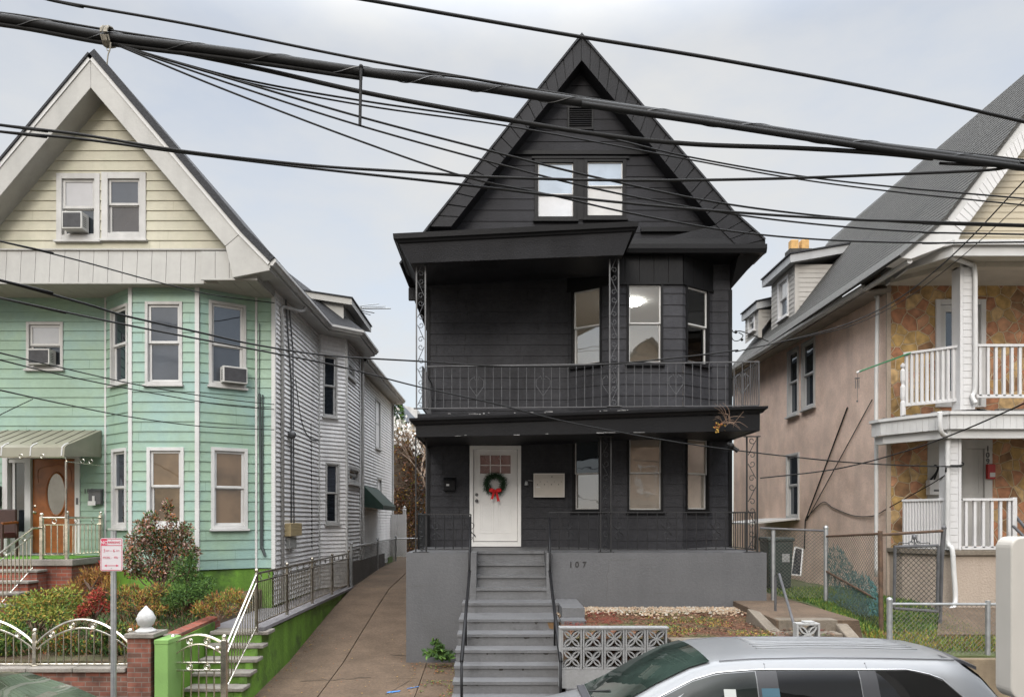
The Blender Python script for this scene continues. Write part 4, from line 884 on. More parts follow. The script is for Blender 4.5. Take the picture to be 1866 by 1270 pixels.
mb.tube(catmull([WM.at(dx0 + .12, -.036, dz1 - .5), WM.at(dx0 + .13, -.036, dz1 - .22), WM.at(ox - .1, -.036, dz1 - .14), WM.at(ox, -.036, dz1 - .11), WM.at(ox + .1, -.036, dz1 - .14), WM.at(dx1 - .13, -.036, dz1 - .22), WM.at(dx1 - .12, -.036, dz1 - .5)], 5), .01, 5)
WM.ring(mb, dx0 + .13, dx1 - .13, dz0 + .13, dz0 + .36, .014, -.042, -.03); mb.build('door_moulding', M_OAK, dr)
mb = MB(); mb.face([WM.at(x, -.034, z) for x, z in oval(ox, oz, rx - .01, rz - .01)]); mb.build('pane', glass('etched_glass', (.10, .10, .09), .14, .2, var=.7), dr)
mb = MB(); p = WM.at(dx0 + .05, -.04, WM.zpx(66, 933)); mb.lathe(p, [(.03, 0), (.012, -.02), (.028, -.05), (.0, -.07)], 12, 'y'); p = WM.at(dx0 + .05, -.04, WM.zpx(66, 922)); mb.lathe(p, [(.028, 0), (.028, -.015), (.0, -.02)], 12, 'y'); mb.build('knob', M_STEEL, dr)
mb = MB(); WM.box(mb, WM.spx(26), WM.spx(47), -.06, -.045, WM.zpx(36, 970), WM.zpx(36, 840)); sl = mb.build('side_light', G_DARK, MH)
mb = MB(); WM.ring(mb, WM.spx(26) - .05, WM.spx(47) + .04, WM.zpx(36, 970) - .03, WM.zpx(36, 840) + .03, .05, -.07, -.02); mb.build('frame', M_WHITE, sl)
mb = MB(); WM.box(mb, b - .075, b - .03, .041, .055, WM.zpx(140, 919), WM.zpx(140, 907)); mb.build('doorbell', M_IRON, MH, bevel=.004)
text('105', .15, M_IRON, WM, WM.spx(163), .036, WM.zpx(163, 899), MH, 'house_number', .004)
# upper overhang: panelled cream band with boxed soffit
mb = MB(); z0, z1 = PZ(515, DMS), PZ(455, DMS)
x = -11.75; xe = PX(372, DMS)
while x < xe - .02:
    x2 = min(x + .293, xe); mb.hexa([(x + .004, DMS, z0), (x2 - .004, DMS, z0), (x2 - .004, DMG + .05, z0), (x + .004, DMG + .05, z0), (x + .004, DMS + .05, z1), (x2 - .004, DMS + .05, z1), (x2 - .004, DMG + .05, z1), (x + .004, DMG + .05, z1)]); x = x2
xe2 = PX(468, DMS - .15); za = PZ(508, DMS - .15); zb = PZ(458, DMS - .15); x = xe
while x < xe2 - .02:
    x2 = min(x + .28, xe2); mb.box(x + .004, x2 - .004, DMS - .15, DMG + .05, za, zb); x = x2
y = DMS - .14
while y < DM: mb.box(xe2 + .001, xe2 + .012, y + .003, min(y + .25, DM) - .003, za, zb - .12); y += .25
mb.build('panel_band', M_PANEL, MH)
mb = MB(); mb.box(-11.75, xe, DMS - .02, DMS + .02, z0 - .03, z0 - .001); mb.box(xe, xe2 + .015, DMS - .17, DMS - .13, za - .03, za - .001); mb.box(-11.8, xe2, DMS + .02, DMS + .1, z1, z1 + .03)
mb.build('trim', M_PANEL, MH)
mb = MB(); x = -11.7
while x < xe2 - .02: mb.box(x + .003, min(x + .3, xe2) - .003, DMS - (.14 if x > xe else -.02), DM + .02, z0 - .012, z0 + .03); x += .3
mb.build('soffit', mat('soffit_metal', (.33, .31, .27), .55, .08, 3), MH)
# gable
WMG = Wall((-12.5, DMG), (-4, DMG))
AP = (PX(165, DMR), PZ(100, DMR)); RB = (PX(440, DMR), PZ(424, DMR)); RE = (PX(493, DMR), PZ(478, DMR))
LB = (2 * AP[0] - RB[0], RB[1] - .05); LE = (2 * AP[0] - RE[0], RE[1])
IA = (PX(180, DMR), PZ(156, DMR)); 
wd_ = .42
def inset(p, q, w):
    n = Vector((-(q[1] - p[1]), q[0] - p[0])).normalized() * w
    if n.y > 0: n = -n
    return (p[0] + n.x, p[1] + n.y), (q[0] + n.x, q[1] + n.y)
l0, l1 = inset(LB, AP, wd_); r0, r1 = inset(AP, RB, wd_)
# inner apex
def isect(p, q, a, b):
    d1 = Vector((q[0] - p[0], q[1] - p[1])); d2 = Vector((b[0] - a[0], b[1] - a[1])); den = d1.x * d2.y - d1.y * d2.x
    t = ((a[0] - p[0]) * d2.y - (a[1] - p[1]) * d2.x) / den; return (p[0] + d1.x * t, p[1] + d1.y * t)
IN = isect(l0, l1, r0, r1)
def mbn(z):
    f = lambda p, q: p[0] + (q[0] - p[0]) * (z - p[1]) / (q[1] - p[1])
    l = f(l0, IN) - .3; r = f(IN, r1) + .3
    return (l + 12.5, max(l, r) + 12.5)
gws = [WMG.rect(104, 183, 317, 439), WMG.rect(186, 267, 315, 437)]
mb = MB(); siding(mb, WMG, PZ(455, DMG) - .02, IN[1] + .2, mbn, .203, .02, [hole(r) for r in gws]); seams(mb, WMG, PZ(455, DMG) - .02, 10.3, 2.4, 6.4, .203, 5, [hole(r) for r in gws])
mb.build('gable_siding', [M_YELLOW, mat('gable_seam', (.26, .25, .17), .7)], MH)
window(MH, WMG, gws[0], M_WHITEOLD, M_WHITEOLD, G_BLIND, G_DARK, cw=.11, sw=.055, split=.48)
window(MH, WMG, gws[1], M_WHITEOLD, M_WHITEOLD, G_GREY, glass('glass_half_dark', (.035, .035, .04), .07), cw=.13, sw=.05, split=.52)
mb = MB()
for a, b, c, d in ((LB, AP, IN, l0), (AP, RB, r1, IN)): mb.prism([V3(a, DMR), V3(b, DMR), V3(c, DMR), V3(d, DMR)], (0, .55, 0))
rk = mb.build('rake_board', M_PANEL, MH, bevel=.01)
mb = MB()
rr1 = (PX(395, DMR), PZ(470, DMR))
mb.prism([V3(RB, DMR + .005), V3(RE, DMR + .005), V3((RE[0] - .02, RE[1] - .16), DMR + .005), V3((PX(424, DMR), PZ(506, DMR)), DMR + .005), V3((r1[0], r1[1] + .0), DMR + .005)], (0, .5, 0))
mb.build('eave_return', M_PANEL, MH, bevel=.01)
mb = MB(); mb.prism([V3(LB, DMR + .005), V3(LE, DMR + .005), V3((LE[0] + .02, LE[1] - .16), DMR + .005), V3(l0, DMR + .005)], (0, .5, 0))
mb.build('eave_return', M_PANEL, MH, bevel=.01)
mb = MB()   # thin drip edges over the rake
for a, b in ((LE, LB), (LB, AP), (AP, RB), (RB, RE)):
    p, q = inset(a, b, .07); mb.prism([V3(a, DMR - .02), V3(b, DMR - .02), V3(q, DMR - .02), V3(p, DMR - .02)], (0, .03, 0))
mb.build('rake_edge', M_VINYLW, MH)
mb = MB(); slab(mb, [LE, LB, AP], DMR - .05, 22.5, .04); slab(mb, [AP, RB, RE], DMR - .05, 22.5, .13); mb.build('roof', M_ROOFDARK, MH)
# right side: soffit, gutter, side bay and rear wing
sz = 8.08
eave = [(RE[0], DMR - .02), (RE[0], 19.5), (-3.86, 20.15), (-3.86, 22.5), (-4.35, 22.9)]
wallp = [(MR_, DM), (MR_, 19.8), (-4.3, 20.42), (-4.3, 22.3), (MR_ + .3, 22.7)]
mb = MB(); mb.prism([(x, y, sz) for x, y in eave] + [(-5.2, 22.9, sz), (-5.2, DMR + .4, sz)], (0, 0, .05)); mb.build('soffit', M_PANEL, MH)
mb = MB(); gp = [(0, 0), (.05, 0), (.08, .05), (.11, .07), (.11, .13), (0, .13)]
nrm = [(1, 0), (1, -.41), (1, -.41), (1, .2), (1, .5)]
sweep(mb, gp, [((x, y, sz + .05), n) for (x, y), n in zip(eave, nrm)]); mb.build('gutter', M_WHITEOLD, MH)
mb = MB()
for (a, b) in list(zip(eave, eave[1:]))[1:]: mb.hexa([(a[0] + .08, a[1], sz + .16), (b[0] + .08, b[1], sz + .16), (-6.0, b[1], sz + .16), (-6.0, a[1], sz + .16), (a[0] + .08, a[1], sz + .20), (b[0] + .08, b[1], sz + .20), (-6.0, b[1], sz + 1.9), (-6.0, a[1], sz + 1.9)])
mb.build('roof', M_ROOFDARK, MH)
sw = [Wall(wallp[0], wallp[1]), Wall(wallp[1], wallp[2]), Wall(wallp[2], wallp[3]), Wall((-4.62, 22.6), (-4.62, 31))]
s_up = [sw[1].rect(588, 614, 648, 760)]; s_lo = [sw[1].rect(592, 618, 843, 955)]
mid_up = sw[2].rect(632, 645, 662, 690) ; mid_lo = sw[2].rect(634, 653, 850, 882)
r_wins = [sw[3].rect(683, 692, 728, 818), sw[3].rect(686, 694, 871, 920)]
mb = MB()
siding(mb, sw[0], 1.3, sz, (0, sw[0].len), .107, .03); siding(mb, sw[1], 1.3, sz, (0, sw[1].len), .107, .03, [hole(s_up[0]), hole(s_lo[0])])
siding(mb, sw[2], 1.3, sz, (0, sw[2].len), .107, .03, [hole(mid_up), hole(mid_lo)]); siding(mb, sw[3], 1.6, sz - .15, (0, sw[3].len), .107, .03, [hole(r) for r in r_wins])
mb.build('side_siding', M_GREYSIDE, MH)
for (x, y) in ((-4.9, 19.8), (-4.29, 20.42), (-4.29, 22.28), (-4.6, 22.72), (-4.6, 30.98)): mb = MB(); mb.box(x - .03, x + .035, y - .04, y + .04, 1.3, sz - .001); mb.build('corner_board', M_VINYLW, MH)
window(MH, sw[1], s_up[0], M_WHITEOLD, M_VINYLW, G_DARK, G_DARK, cw=.04, sw=.04); window(MH, sw[1], s_lo[0], M_WHITEOLD, M_VINYLW, G_GREY, G_DARK, cw=.05, sw=.04)
window(MH, sw[2], mid_up, M_WHITEOLD, M_VINYLW, G_DARK, cw=.1, sw=.05); window(MH, sw[2], mid_lo, M_WHITEOLD, M_VINYLW, G_DARK, cw=.1, sw=.05)
for r in r_wins: window(MH, sw[3], r, M_WHITEOLD, M_VINYLW, G_DARK, cw=.06, sw=.05)
mb = MB(); mb.box(-11, -4.64, 22.6, 30.95, 1.4, sz - .1); mb.build('wall', M_GREYSIDE, MH)
mb = MB(); mb.box(-6, -4.58, 30.0, 31.02, .9, 1.6); mb.build('foundation', M_LIME, MH)
mb = MB(); mb.box(-5.4, -4.95, 15.95, 22.6, .9, 1.35); mb.build('foundation', M_LIME, MH)
mb = MB(); mb.prism([(-4.2, 22.9, sz - .1), (-4.2, 31.4, sz - .1), (-5.0, 31.4, sz - .1), (-5.0, 22.9, sz - .1)], (0, 0, .05)); mb.build('soffit', M_PANEL, MH)
mb = MB(); sweep(mb, gp, [((-4.2, 22.95, sz - .05), (1, 0)), ((-4.2, 31.4, sz - .05), (1, 0))]); mb.build('gutter', M_WHITEOLD, MH)
mb = MB(); mb.hexa([(-4.12, 22.9, sz + .06), (-4.12, 31.45, sz + .06), (-7, 31.45, sz + .06), (-7, 22.9, sz + .06), (-4.12, 22.9, sz + .1), (-4.12, 31.45, sz + .1), (-7, 31.45, sz + .5), (-7, 22.9, sz + .5)]); mb.build('roof', M_ROOFDARK, MH)
# flat roofed dormer above the side bay
mb = MB(); xd = -4.28; mb.hexa([(-6.5, 20.0, 8.3), (xd, 20.0, 8.3), (xd, 22.6, 8.3), (-6.5, 22.6, 8.3), (-6.5, 20.0, 9.25), (xd, 20.0, 8.92), (xd, 22.6, 8.92), (-6.5, 22.6, 9.25)]); dm = mb.build('dormer', M_PANEL, MH)
mb = MB(); mb.hexa([(-6.5, 19.85, 9.26), (xd + .25, 19.85, 8.88), (xd + .25, 22.8, 8.88), (-6.5, 22.8, 9.26), (-6.5, 19.85, 9.42), (xd + .25, 19.85, 9.04), (xd + .25, 22.8, 9.04), (-6.5, 22.8, 9.42)]); mb.build('fascia', M_PANEL, dm)
mb = MB(); mb.hexa([(-6.5, 19.82, 9.425), (xd + .28, 19.82, 9.045), (xd + .28, 22.83, 9.045), (-6.5, 22.83, 9.425), (-6.5, 19.82, 9.46), (xd + .28, 19.82, 9.08), (xd + .28, 22.83, 9.08), (-6.5, 22.83, 9.46)]); mb.build('roof', M_ROOFDARK, dm)
# pipes, meter boxes and cables fixed to the side wall
M_PIPE = mat('dull_grey_pipe', (.30, .30, .28), .6, .2, 8)
S0 = sw[0]
def sp(px, py, d=.05): t = S0.spx(px); return S0.at(t, d, S0.zpx(px, py))
mb = MB(); t = S0.spx(510); mb.tube(catmull([(RE[0] - .02, S0.at(t, 0, 0)[1] + .9, sz + .02), (RE[0] - .1, S0.at(t, 0, 0)[1] + .8, sz - .12), S0.at(t, .06, sz - .25), S0.at(t, .06, sz - .5)], 5) + [S0.at(t, .06, 1.35)], .04, 8); mb.build('downspout', M_WHITEOLD, MH, smooth=True)
mb = MB(); mb.tube([sp(517, 545), sp(520, 600), sp(527, 700), sp(527, 960)], .02, 6); mb.tube([sp(523, 560), sp(530, 640), sp(531, 800), sp(532, 960)], .016, 6); mb.build('conduit', M_IRON, MH)
mb = MB(); mb.tube(catmull([sp(515, 535), sp(520, 520, .2), sp(530, 535, .25), sp(540, 560, .1)], 6), .014, 5); mb.tube(catmull([sp(514, 540), sp(524, 525, .15), sp(536, 550, .1)], 6), .012, 5); mb.build('service_head', M_PIPE, MH)
def sbox(name, px0, px1, py0, py1, dep, m, par=MH):
    t0, t1 = S0.spx(px0), S0.spx(px1); z1, z0 = S0.zpx(px0, py0), S0.zpx(px0, py1); mb = MB(); S0.box(mb, t0, t1, .012, dep, z0, z1); return mb.build(name, m, par, bevel=.01)
sbox('meter_box', 517, 538, 953, 977, .16, mat('tan_meter_box', (.42, .33, .18), .5)); sbox('meter_base', 519, 531, 980, 1000, .12, M_PIPE)
mb = MB(); q = sp(524, 792, .1); mb.ball(q, .1, 10, 7); mb.build('electric_meter', M_IRON, MH, smooth=True)
mb = MB(); mb.tube([sp(565, 770, .02), sp(567, 1000, .02)], .012, 5); mb.tube(catmull([sp(536, 690, .03), sp(548, 770, .03), sp(565, 800, .03), sp(585, 800, .03)], 5), .009, 5); mb.build('conduit', M_CABLE, MH)
mb = MB(); f = lambda px, py: WM.at(WM.spx(px), .045, WM.zpx(px, py)); mb.tube([f(474, 590), f(473, 720)], .01, 5); mb.tube([f(474, 718), f(476, 860), f(477, 1000)], .028, 6); mb.tube([f(480, 720), f(480, 1000)], .015, 6); mb.tube([f(478, 995), f(484, 1012)], .03, 6); mb.build('drain_pipe', mat('dark_pipe', (.05, .06, .06), .5), MH)
mb = MB(); a = sw[2].at(sw[2].spx(658), .05, 0); mb.tube([(a[0], a[1], sz), (a[0], a[1], 1.4)], .045, 8); a = sw[3].at(.3, .05, 0); mb.tube([(a[0], a[1], sz - .1), (a[0], a[1], 1.5)], .045, 8); a = sw[3].at(8.35, .06, 0); mb.tube([(a[0] + .3, a[1], sz), (a[0], a[1], sz - .2), (a[0], a[1], 1.5)], .04, 8); mb.build('downspout', M_WHITEOLD, MH)
# green awning over the rear side door
mb = MB(); y0, y1 = 24.6, 27.5
mb.prism([(-4.6, y0, 3.55), (-4.6, y0, 4.25), (-3.95, y0, 3.6), (-3.95, y0, 3.45)], (0, y1 - y0, 0)); mb.build('awning', mat('dark_green_canvas', (.012, .035, .025), .6, .2, 5), MH)
# porch of the mint house
PF = 2.35
mb = MB(); mb.box(-10.95, -8.47, DMR, DM - .02, PF - .13, PF); mb.build('porch_slab', M_STONECAP, MH, bevel=.015)
mb = MB(); mb.box(-10.85, -8.52, DMR + .06, DM - .02, 1.0, PF - .132); mb.build('porch_base', M_BRICK, MH)
mb = MB(); mb.box(-10.9, -8.55, DMR + .1, DM - .03, PF + .002, PF + .016); mb.build('porch_carpet', mat('green_turf_carpet', (.09, .24, .02), .95, .25, 30, .5, 200), MH)
mb = MB()
for k in range(6):
    y1 = DMR - .28 * k; mb.box(-10.6, -8.98 , y1 - .3, y1 + (.0 if k else -.001), .8, PF - .19 * (k + 1) - .05)
st2 = mb.build('stairs', M_BRICK, MH)
mb = MB()
for k in range(6):
    y1 = DMR - .28 * k; mb.box(-10.64, -8.95, y1 - .33, y1 - .001, PF - .19 * (k + 1) - .049, PF - .19 * (k + 1))
mb.build('tread', M_STONECAP, st2, bevel=.01)
def steel_panel(mb, a, b, zb, zt, n, ring=True, r=.011):
    """stainless rail panel: double top rail with rings between, bottom rail and pickets"""
    a = Vector(a); b = Vector(b); zb0, zb1 = zb; zt0, zt1 = zt
    P = lambda f, z0, z1: (a.x + (b.x - a.x) * f, a.y + (b.y - a.y) * f, z0 + (z1 - z0) * f)
    mb.tube([P(0, zt0, zt1), P(1, zt0, zt1)], .02, 8); mb.tube([P(0, zt0 - .14, zt1 - .14), P(1, zt0 - .14, zt1 - .14)], .014, 6); mb.tube([P(0, zb0, zb1), P(1, zb0, zb1)], .014, 6)
    u = (b - a).normalized()
    for i in range(n): f = (i + .5) / n; mb.tube([P(f, zb0, zb1), P(f, zt0 - .14, zt1 - .14)], r, 5)
    if ring:
        m = max(1, n // 4)
        for i in range(m):
            c = Vector(P((i + .5) / m, zt0 - .07, zt1 - .07)); mb.tube([c + u * (.045 * math.cos(k * math.pi / 6)) + Vector((0, 0, .045 * math.sin(k * math.pi / 6))) for k in range(12)], .008, 4, closed=True)
def steel_post(mb, x, y, z0, z1, w=.06):
    mb.box(x - w / 2, x + w / 2, y - w / 2, y + w / 2, z0, z1); mb.lathe((x, y, z1), [(w * .6, 0), (w * .6, .012), (w * .25, .02), (w * .25, .03)], 10); mb.ball((x, y, z1 + .055), .036, 10, 7)
rail = thing('steel_porch_railing', (-8.6, DMR + .05, PF), 'polished steel railing with ball topped posts on the mint house porch and its stairs', 'railing')
yq_ = DMR + .06
xs_ = [PX(76, yq_), PX(122, yq_)]; zT = PZ(941, yq_)
for pa in ((xs_[0], yq_, PF - .13, zT - .01), (xs_[1], yq_, PF, zT + .03), (xs_[1] + .06, DM - .12, PF, zT + .03), (xs_[0] - .12, 12.9, 1.0, 2.3)): mb = MB(); steel_post(mb, *pa); mb.build('post', M_STEEL, rail, bevel=.003)
mb = MB(); steel_panel(mb, (xs_[0], yq_, 0), (xs_[1], yq_, 0), (PF + .09,) * 2, (zT - .02,) * 2, 4); mb.build('rail_panel', M_STEEL, rail)
mb = MB(); steel_panel(mb, (xs_[1], yq_, 0), (xs_[1] + .06, DM - .12, 0), (PF + .09,) * 2, (zT - .02,) * 2, 9); mb.build('rail_panel', M_STEEL, rail)
mb = MB(); steel_panel(mb, (xs_[0] - .02, yq_ - .25, 0), (xs_[0] - .12, 12.95, 0), (PF - .15, 1.15), (PF + .62, 2.2), 14); mb.tube([(xs_[0] - .02, yq_ - .25, PF + .62), (xs_[0], yq_, PF + .62)], .02, 8); mb.build('rail_panel', M_STEEL, rail)
# curved metal awning over the door
AW = thing('door_awning', (-9.4, 15.2, 4.4), 'beige metal door awning with a rounded front edge on a thin steel post', 'awning')
M_AWN = mat('beige_metal_awning', (.20, .19, .14), .45, .08, 3, streak=.15); yA = DMR + .0; zt_ = PZ(784, DM)
pf = [(DM - .02, zt_), (yA + .22, PZ(806, yA)), (yA + .10, PZ(808, yA) - .02), (yA + .02, PZ(815, yA)), (yA, PZ(831, yA))]
mb = MB(); xA0, xA1 = -10.7, PX(117, yA)
for (p, q) in zip(pf, pf[1:]):
    mb.hexa([(xA0, p[0], p[1] - .02), (xA1, p[0], p[1] - .02), (xA1, q[0], q[1] - .02), (xA0, q[0], q[1] - .02), (xA0, p[0], p[1]), (xA1, p[0], p[1]), (xA1, q[0], q[1]), (xA0, q[0], q[1])])
xB = -8.58
mb.face([(xA1, yA, pf[4][1])] + [(xA1, p[0], p[1]) for p in pf[3:0:-1]] + [(xB, DM - .03, zt_), (xB, DM - .03, PZ(833, DM))])
mb.face([(xA1, p[0], p[1]) for p in pf[1:2]] + [(xA1, DM - .03, zt_), (xB, DM - .03, zt_)])
mb.build('canopy', M_AWN, AW)
for px in (-30, 2, 55, 112): mb = MB(); x = PX(px, yA); mb.tube([(x, p[0], p[1] + .008) for p in pf[1:]], .014, 5); mb.build('rib', M_VINYLW, AW)
for i in range(9): mb = MB(); x = xA0 + .12 + i * .235; mb.tube([(x, DM - .03, zt_ + .004), (x, pf[1][0], pf[1][1] + .004)], .008, 4); mb.build('seam', mat('awning_seam', (.085, .08, .06), .6), AW)
mb = MB(); mb.tube([(xs_[1], yA + .03, PF + .8), (xs_[1], yA + .03, pf[4][1] - .1)], .018, 6); mb.tube([(xA0, yA + .02, pf[4][1] - .015), (xA1, yA + .02, pf[4][1] - .015), (xs_[1], yA + .05, pf[4][1] - .1), (xB, DM - .1, pf[4][1] - .1)], .014, 6)
for px in (38, 77, 150, 165): 
    c = Vector(PT(px, 829, yA)) if px < 110 else Vector(PT(px, 838 + (px - 150) * .05, yA + (px - 112) * .016)); mb.tube([c + Vector((.04 * math.cos(k * math.pi / 5), 0, .04 * math.sin(k * math.pi / 5) - .02)) for k in range(10)], .007, 4, closed=True)
mb.build('awning_post', M_STEEL, AW)
t = thing('letterbox', WM.at(WM.spx(177), 0, 3.6), 'black letterbox holding a white paper on the mint wall under number 105', 'letterbox')
r = WM.rect(167, 189, 893, 919); mb = MB(); WM.box(mb, r[0], r[1], .02, .13, r[2], r[3]); mb.prism([WM.at(r[0] - .01, .02, r[3]), WM.at(r[0] - .01, .15, r[3] - .03), WM.at(r[0] - .01, .15, r[3] - .02), WM.at(r[0] - .01, .02, r[3] + .03)], (r[1] - r[0] + .02, 0, 0)); mb.build('body', M_IRON, t, bevel=.008)
mb = MB(); WM.box(mb, r[0] - .0, r[1] - .1, .132, .15, r[2] - .02, r[2] + .07); WM.box(mb, r[0] + .09, r[0] + .14, .132, .148, r[2] + .06, r[2] + .18); mb.build('paper', M_WHITE, t)
t = thing('letterbox', WM.at(.5, 0, 3.6), 'black letterbox beside the white frame of the oak door, cut by the photo edge', 'letterbox')
r = WM.rect(-14, 3, 886, 922); mb = MB(); WM.box(mb, r[0], r[1], .02, .13, r[2], r[3]); mb.build('body', M_IRON, t, bevel=.008); mb = MB(); WM.box(mb, r[0] - .01, r[1] + .01, .02, .145, r[3] - .05, r[3] + .01); mb.build('lid', M_IRON, t, bevel=.006)
# chair on the porch
CH = thing('porch_chair', (-10.25, 15.1, PF), 'dark brown armchair standing on the mint house porch left of the side light', 'chair')
M_DK = mat('dark_brown_wood', (.045, .02, .015), .5, .2, 6); cx_, cy_ = -10.42, 15.25
mb = MB(); mb.box(cx_ - .27, cx_ + .27, cy_ - .25, cy_ + .25, PF + .40, PF + .52); mb.build('seat', mat('maroon_cushion', (.08, .02, .018), .8), CH, bevel=.02)
mb = MB(); mb.box(cx_ - .27, cx_ + .27, cy_ + .2, cy_ + .27, PF + .5, PF + 1.0); mb.build('backrest', M_DK, CH, bevel=.02)
for sx_ in (-1, 1):
    mb = MB(); mb.bar((cx_ + sx_ * .29, cy_ - .25, PF + .70), (cx_ + sx_ * .29, cy_ + .24, PF + .73), .05); mb.build('arm', M_OAK, CH, bevel=.01)
    for sy_ in (-1, 1): mb = MB(); mb.bar((cx_ + sx_ * .28, cy_ + sy_ * .23, PF + .017), (cx_ + sx_ * .28, cy_ + sy_ * .23, PF + .7), .045); mb.build('leg', M_DK, CH)
# antenna on the roof
AN = thing('roof_antenna', (-5.2, 22.4, 9.2), 'bent aerial with thin metal arms on the rear roof of the mint house', 'antenna')
D_ = 22.4; M_AL = mat('dull_aluminium', (.30, .31, .31), .45, .1, 5, metal=.6)
mb = MB(); mb.tube([PT(659, 620, D_), PT(658, 558, D_)], .022, 6); mb.build('mast', M_AL, AN)
for a, b, r in (((600, 563), (712, 562), .022), ((634, 560), (690, 554), .014), ((640, 563), (682, 570), .02), ((636, 562), (702, 558), .014), ((652, 567), (675, 574), .014)):
    mb = MB(); mb.tube([PT(*a, D_ + (a[1] - 562) * .05), PT(*b, D_ + .5)], r, 5); mb.build('arm', M_AL, AN)

# window air conditioners
M_ACW = mat('air_conditioner_white', (.48, .475, .45), .5, .08, 4, streak=.1); M_ACD = mat('air_conditioner_grille', (.06, .06, .065), .6, .2, 10)
def aircon(W, rc, out, label):
    s0, s1, z0, z1 = rc; t = thing('air_conditioner', W.at((s0 + s1) / 2, 0, z0), label, 'air conditioner', 'air conditioners in the mint house windows')
    mb = MB(); W.box(mb, s0, s1, -.05, out, z0, z1); body = mb.build('case', M_ACW, t, bevel=.008)
    mb = MB(); W.box(mb, s0 + .025, s1 - .025, out + .001, out + .004, z0 + .025, z1 - .03)
    mb.build('grille_back', M_ACD, t)
    mb = MB(); n = 14
    for i in range(n): z = z0 + .03 + (z1 - z0 - .065) * (i + .5) / n; W.box(mb, s0 + .025, s1 - .025, out + .004, out + .009, z - .004, z + .004)
    m2 = 12
    for i in range(1, m2): x = s0 + (s1 - s0) * i / m2; W.box(mb, x - .003, x + .003, out + .009, out + .011, z0 + .03, z1 - .03)
    mb.build('grille', M_ACD, t)
    mb = MB()
    for sd_ in (s0 - .003, s1 + .001):
        for i in range(6): W.box(mb, sd_, sd_ + .002, out * .25, out * .8, z0 + .06 + i * (z1 - z0 - .12) / 6, z0 + .075 + i * (z1 - z0 - .12) / 6)
    mb.build('side_louvre', M_ACD, t)
g = WMG.rect(124, 160, 393, 424); aircon(WMG, g, .22, 'window air conditioner jutting from the cream gable window')
g = WM.rect(61, 100, 639, 667); aircon(WM, g, .2, 'window air conditioner in the small window of the flat mint wall')
g = MBW[2].rect(402, 446, 671, 700); aircon(MBW[2], g, .2, 'window air conditioner low in the upper bay window nearest the drainpipe')

# ---------------- front boundary of the mint house ----------------
YF = 11.0
BW = thing('brick_wall', (-8, YF, .1), 'low red brick front wall with a pale stone coping under the arched steel fence', 'wall')
zc = PZ(1222, YF)
mb = MB(); mb.box(-12.5, -5.53, YF - .06, YF + .16, .1, zc - .001); mb.build('wall', M_BRICKOLD, BW)
mb = MB(); cuts = [-12.5, -10.9, -9.4, -8.0, PX(56, YF), PX(140, YF), -5.54]
for a, b in zip(cuts, cuts[1:]): mb.box(a + .004, b - .004, YF - .12, YF + .21, zc, zc + .065)
mb.build('coping', M_STONECAP, BW, bevel=.012)
BP = thing('brick_pier', (-5.3, YF, .1), 'old red brick pier with a stone cap between the arched fence and the lime pier', 'pier')
px0, px1 = PX(238, YF), PX(280, YF) 
mb = MB(); mb.box(px0, px1, YF - .1, YF + .3, .1, PZ(1160, YF)); mb.build('shaft', M_BRICKOLD, BP)
mb = MB(); mb.box(px0 - .03, px1 + .06, YF - .14, YF + .34, PZ(1160, YF), PZ(1152, YF)); mb.build('cap', M_STONECAP, BP, bevel=.01)
FN = thing('finial', (PX(266, YF + .05), YF + .05, PZ(1152, YF)), 'white flame shaped stone finial standing on the brick pier', 'finial')
c = (PX(266, YF + .08), YF + .08, PZ(1152, YF))
mb = MB(); mb.lathe(c, [(.0, .001), (.15, .001), (.15, .025), (.115, .04), (.09, .06), (.075, .075), (0, .076)], 20); mb.build('base', mat('white_cast_stone', (.48, .475, .46), .8, .1, 8, .4, 40), FN, smooth=True)
mb = MB(); nseg = 24; prof = [(.06, .07), (.105, .11), (.128, .16), (.132, .2), (.118, .25), (.085, .3), (.045, .345), (.012, .385), (.0, .39)]
vs = []
for i, (r, h) in enumerate(prof):
    for k in range(nseg): a = 2 * math.pi * k / nseg; q = r * (1 + .06 * math.cos(6 * a + (i % 2) * math.pi)); vs.append((c[0] + q * math.cos(a), c[1] + q * math.sin(a), c[2] + h))
mb.faces(vs, [(i * nseg + k, i * nseg + (k + 1) % nseg, (i + 1) * nseg + (k + 1) % nseg, (i + 1) * nseg + k) for i in range(len(prof) - 1) for k in range(nseg)]); mb.build('flame', MATS['white_cast_stone'], FN, smooth=True)
LP_ = thing('lime_pier', (-5.0, YF, .1), 'bright lime green painted pier beside the steel garden gate', 'pier')
mb = MB(); mb.box(PX(281, YF - .1), PX(306, YF - .1), YF - .1, YF + .35, .1, PZ(1164, YF)); mb.build('pier', M_LIMEPALE, LP_, bevel=.01)
mb = MB(); mb.box(PX(281, YF - .1) - .006, PX(306, YF - .1) + .006, YF - .106, YF + .356, PZ(1172, YF), PZ(1164, YF) + .008); mb.build('cap', M_LIMEPALE, LP_, bevel=.012)
BE = thing('brick_edging', (-5.2, 12, 1), 'sloping red brick edging between the planted bed and the garden steps', 'edging')
mb = MB(); mb.hexa([(-5.16, 11.36, .4), (-5.02, 11.36, .4), (-5.02, 13.2, .4), (-5.16, 13.2, .4), (-5.24, 11.36, 1.36), (-5.02, 11.36, 1.36), (-5.02, 13.2, 1.42), (-5.24, 13.2, 1.42)]); mb.build('bricks', M_BRICK, BE)
mb = MB(); mb.hexa([(-5.018, 11.36, .15), (-5.0, 11.36, .15), (-5.0, 12.9, .4), (-5.018, 12.9, .4), (-5.018, 11.36, 1.30), (-5.0, 11.36, 1.30), (-5.0, 12.9, 1.36), (-5.018, 12.9, 1.36)]); mb.build('render_coat', M_LIME, BE)
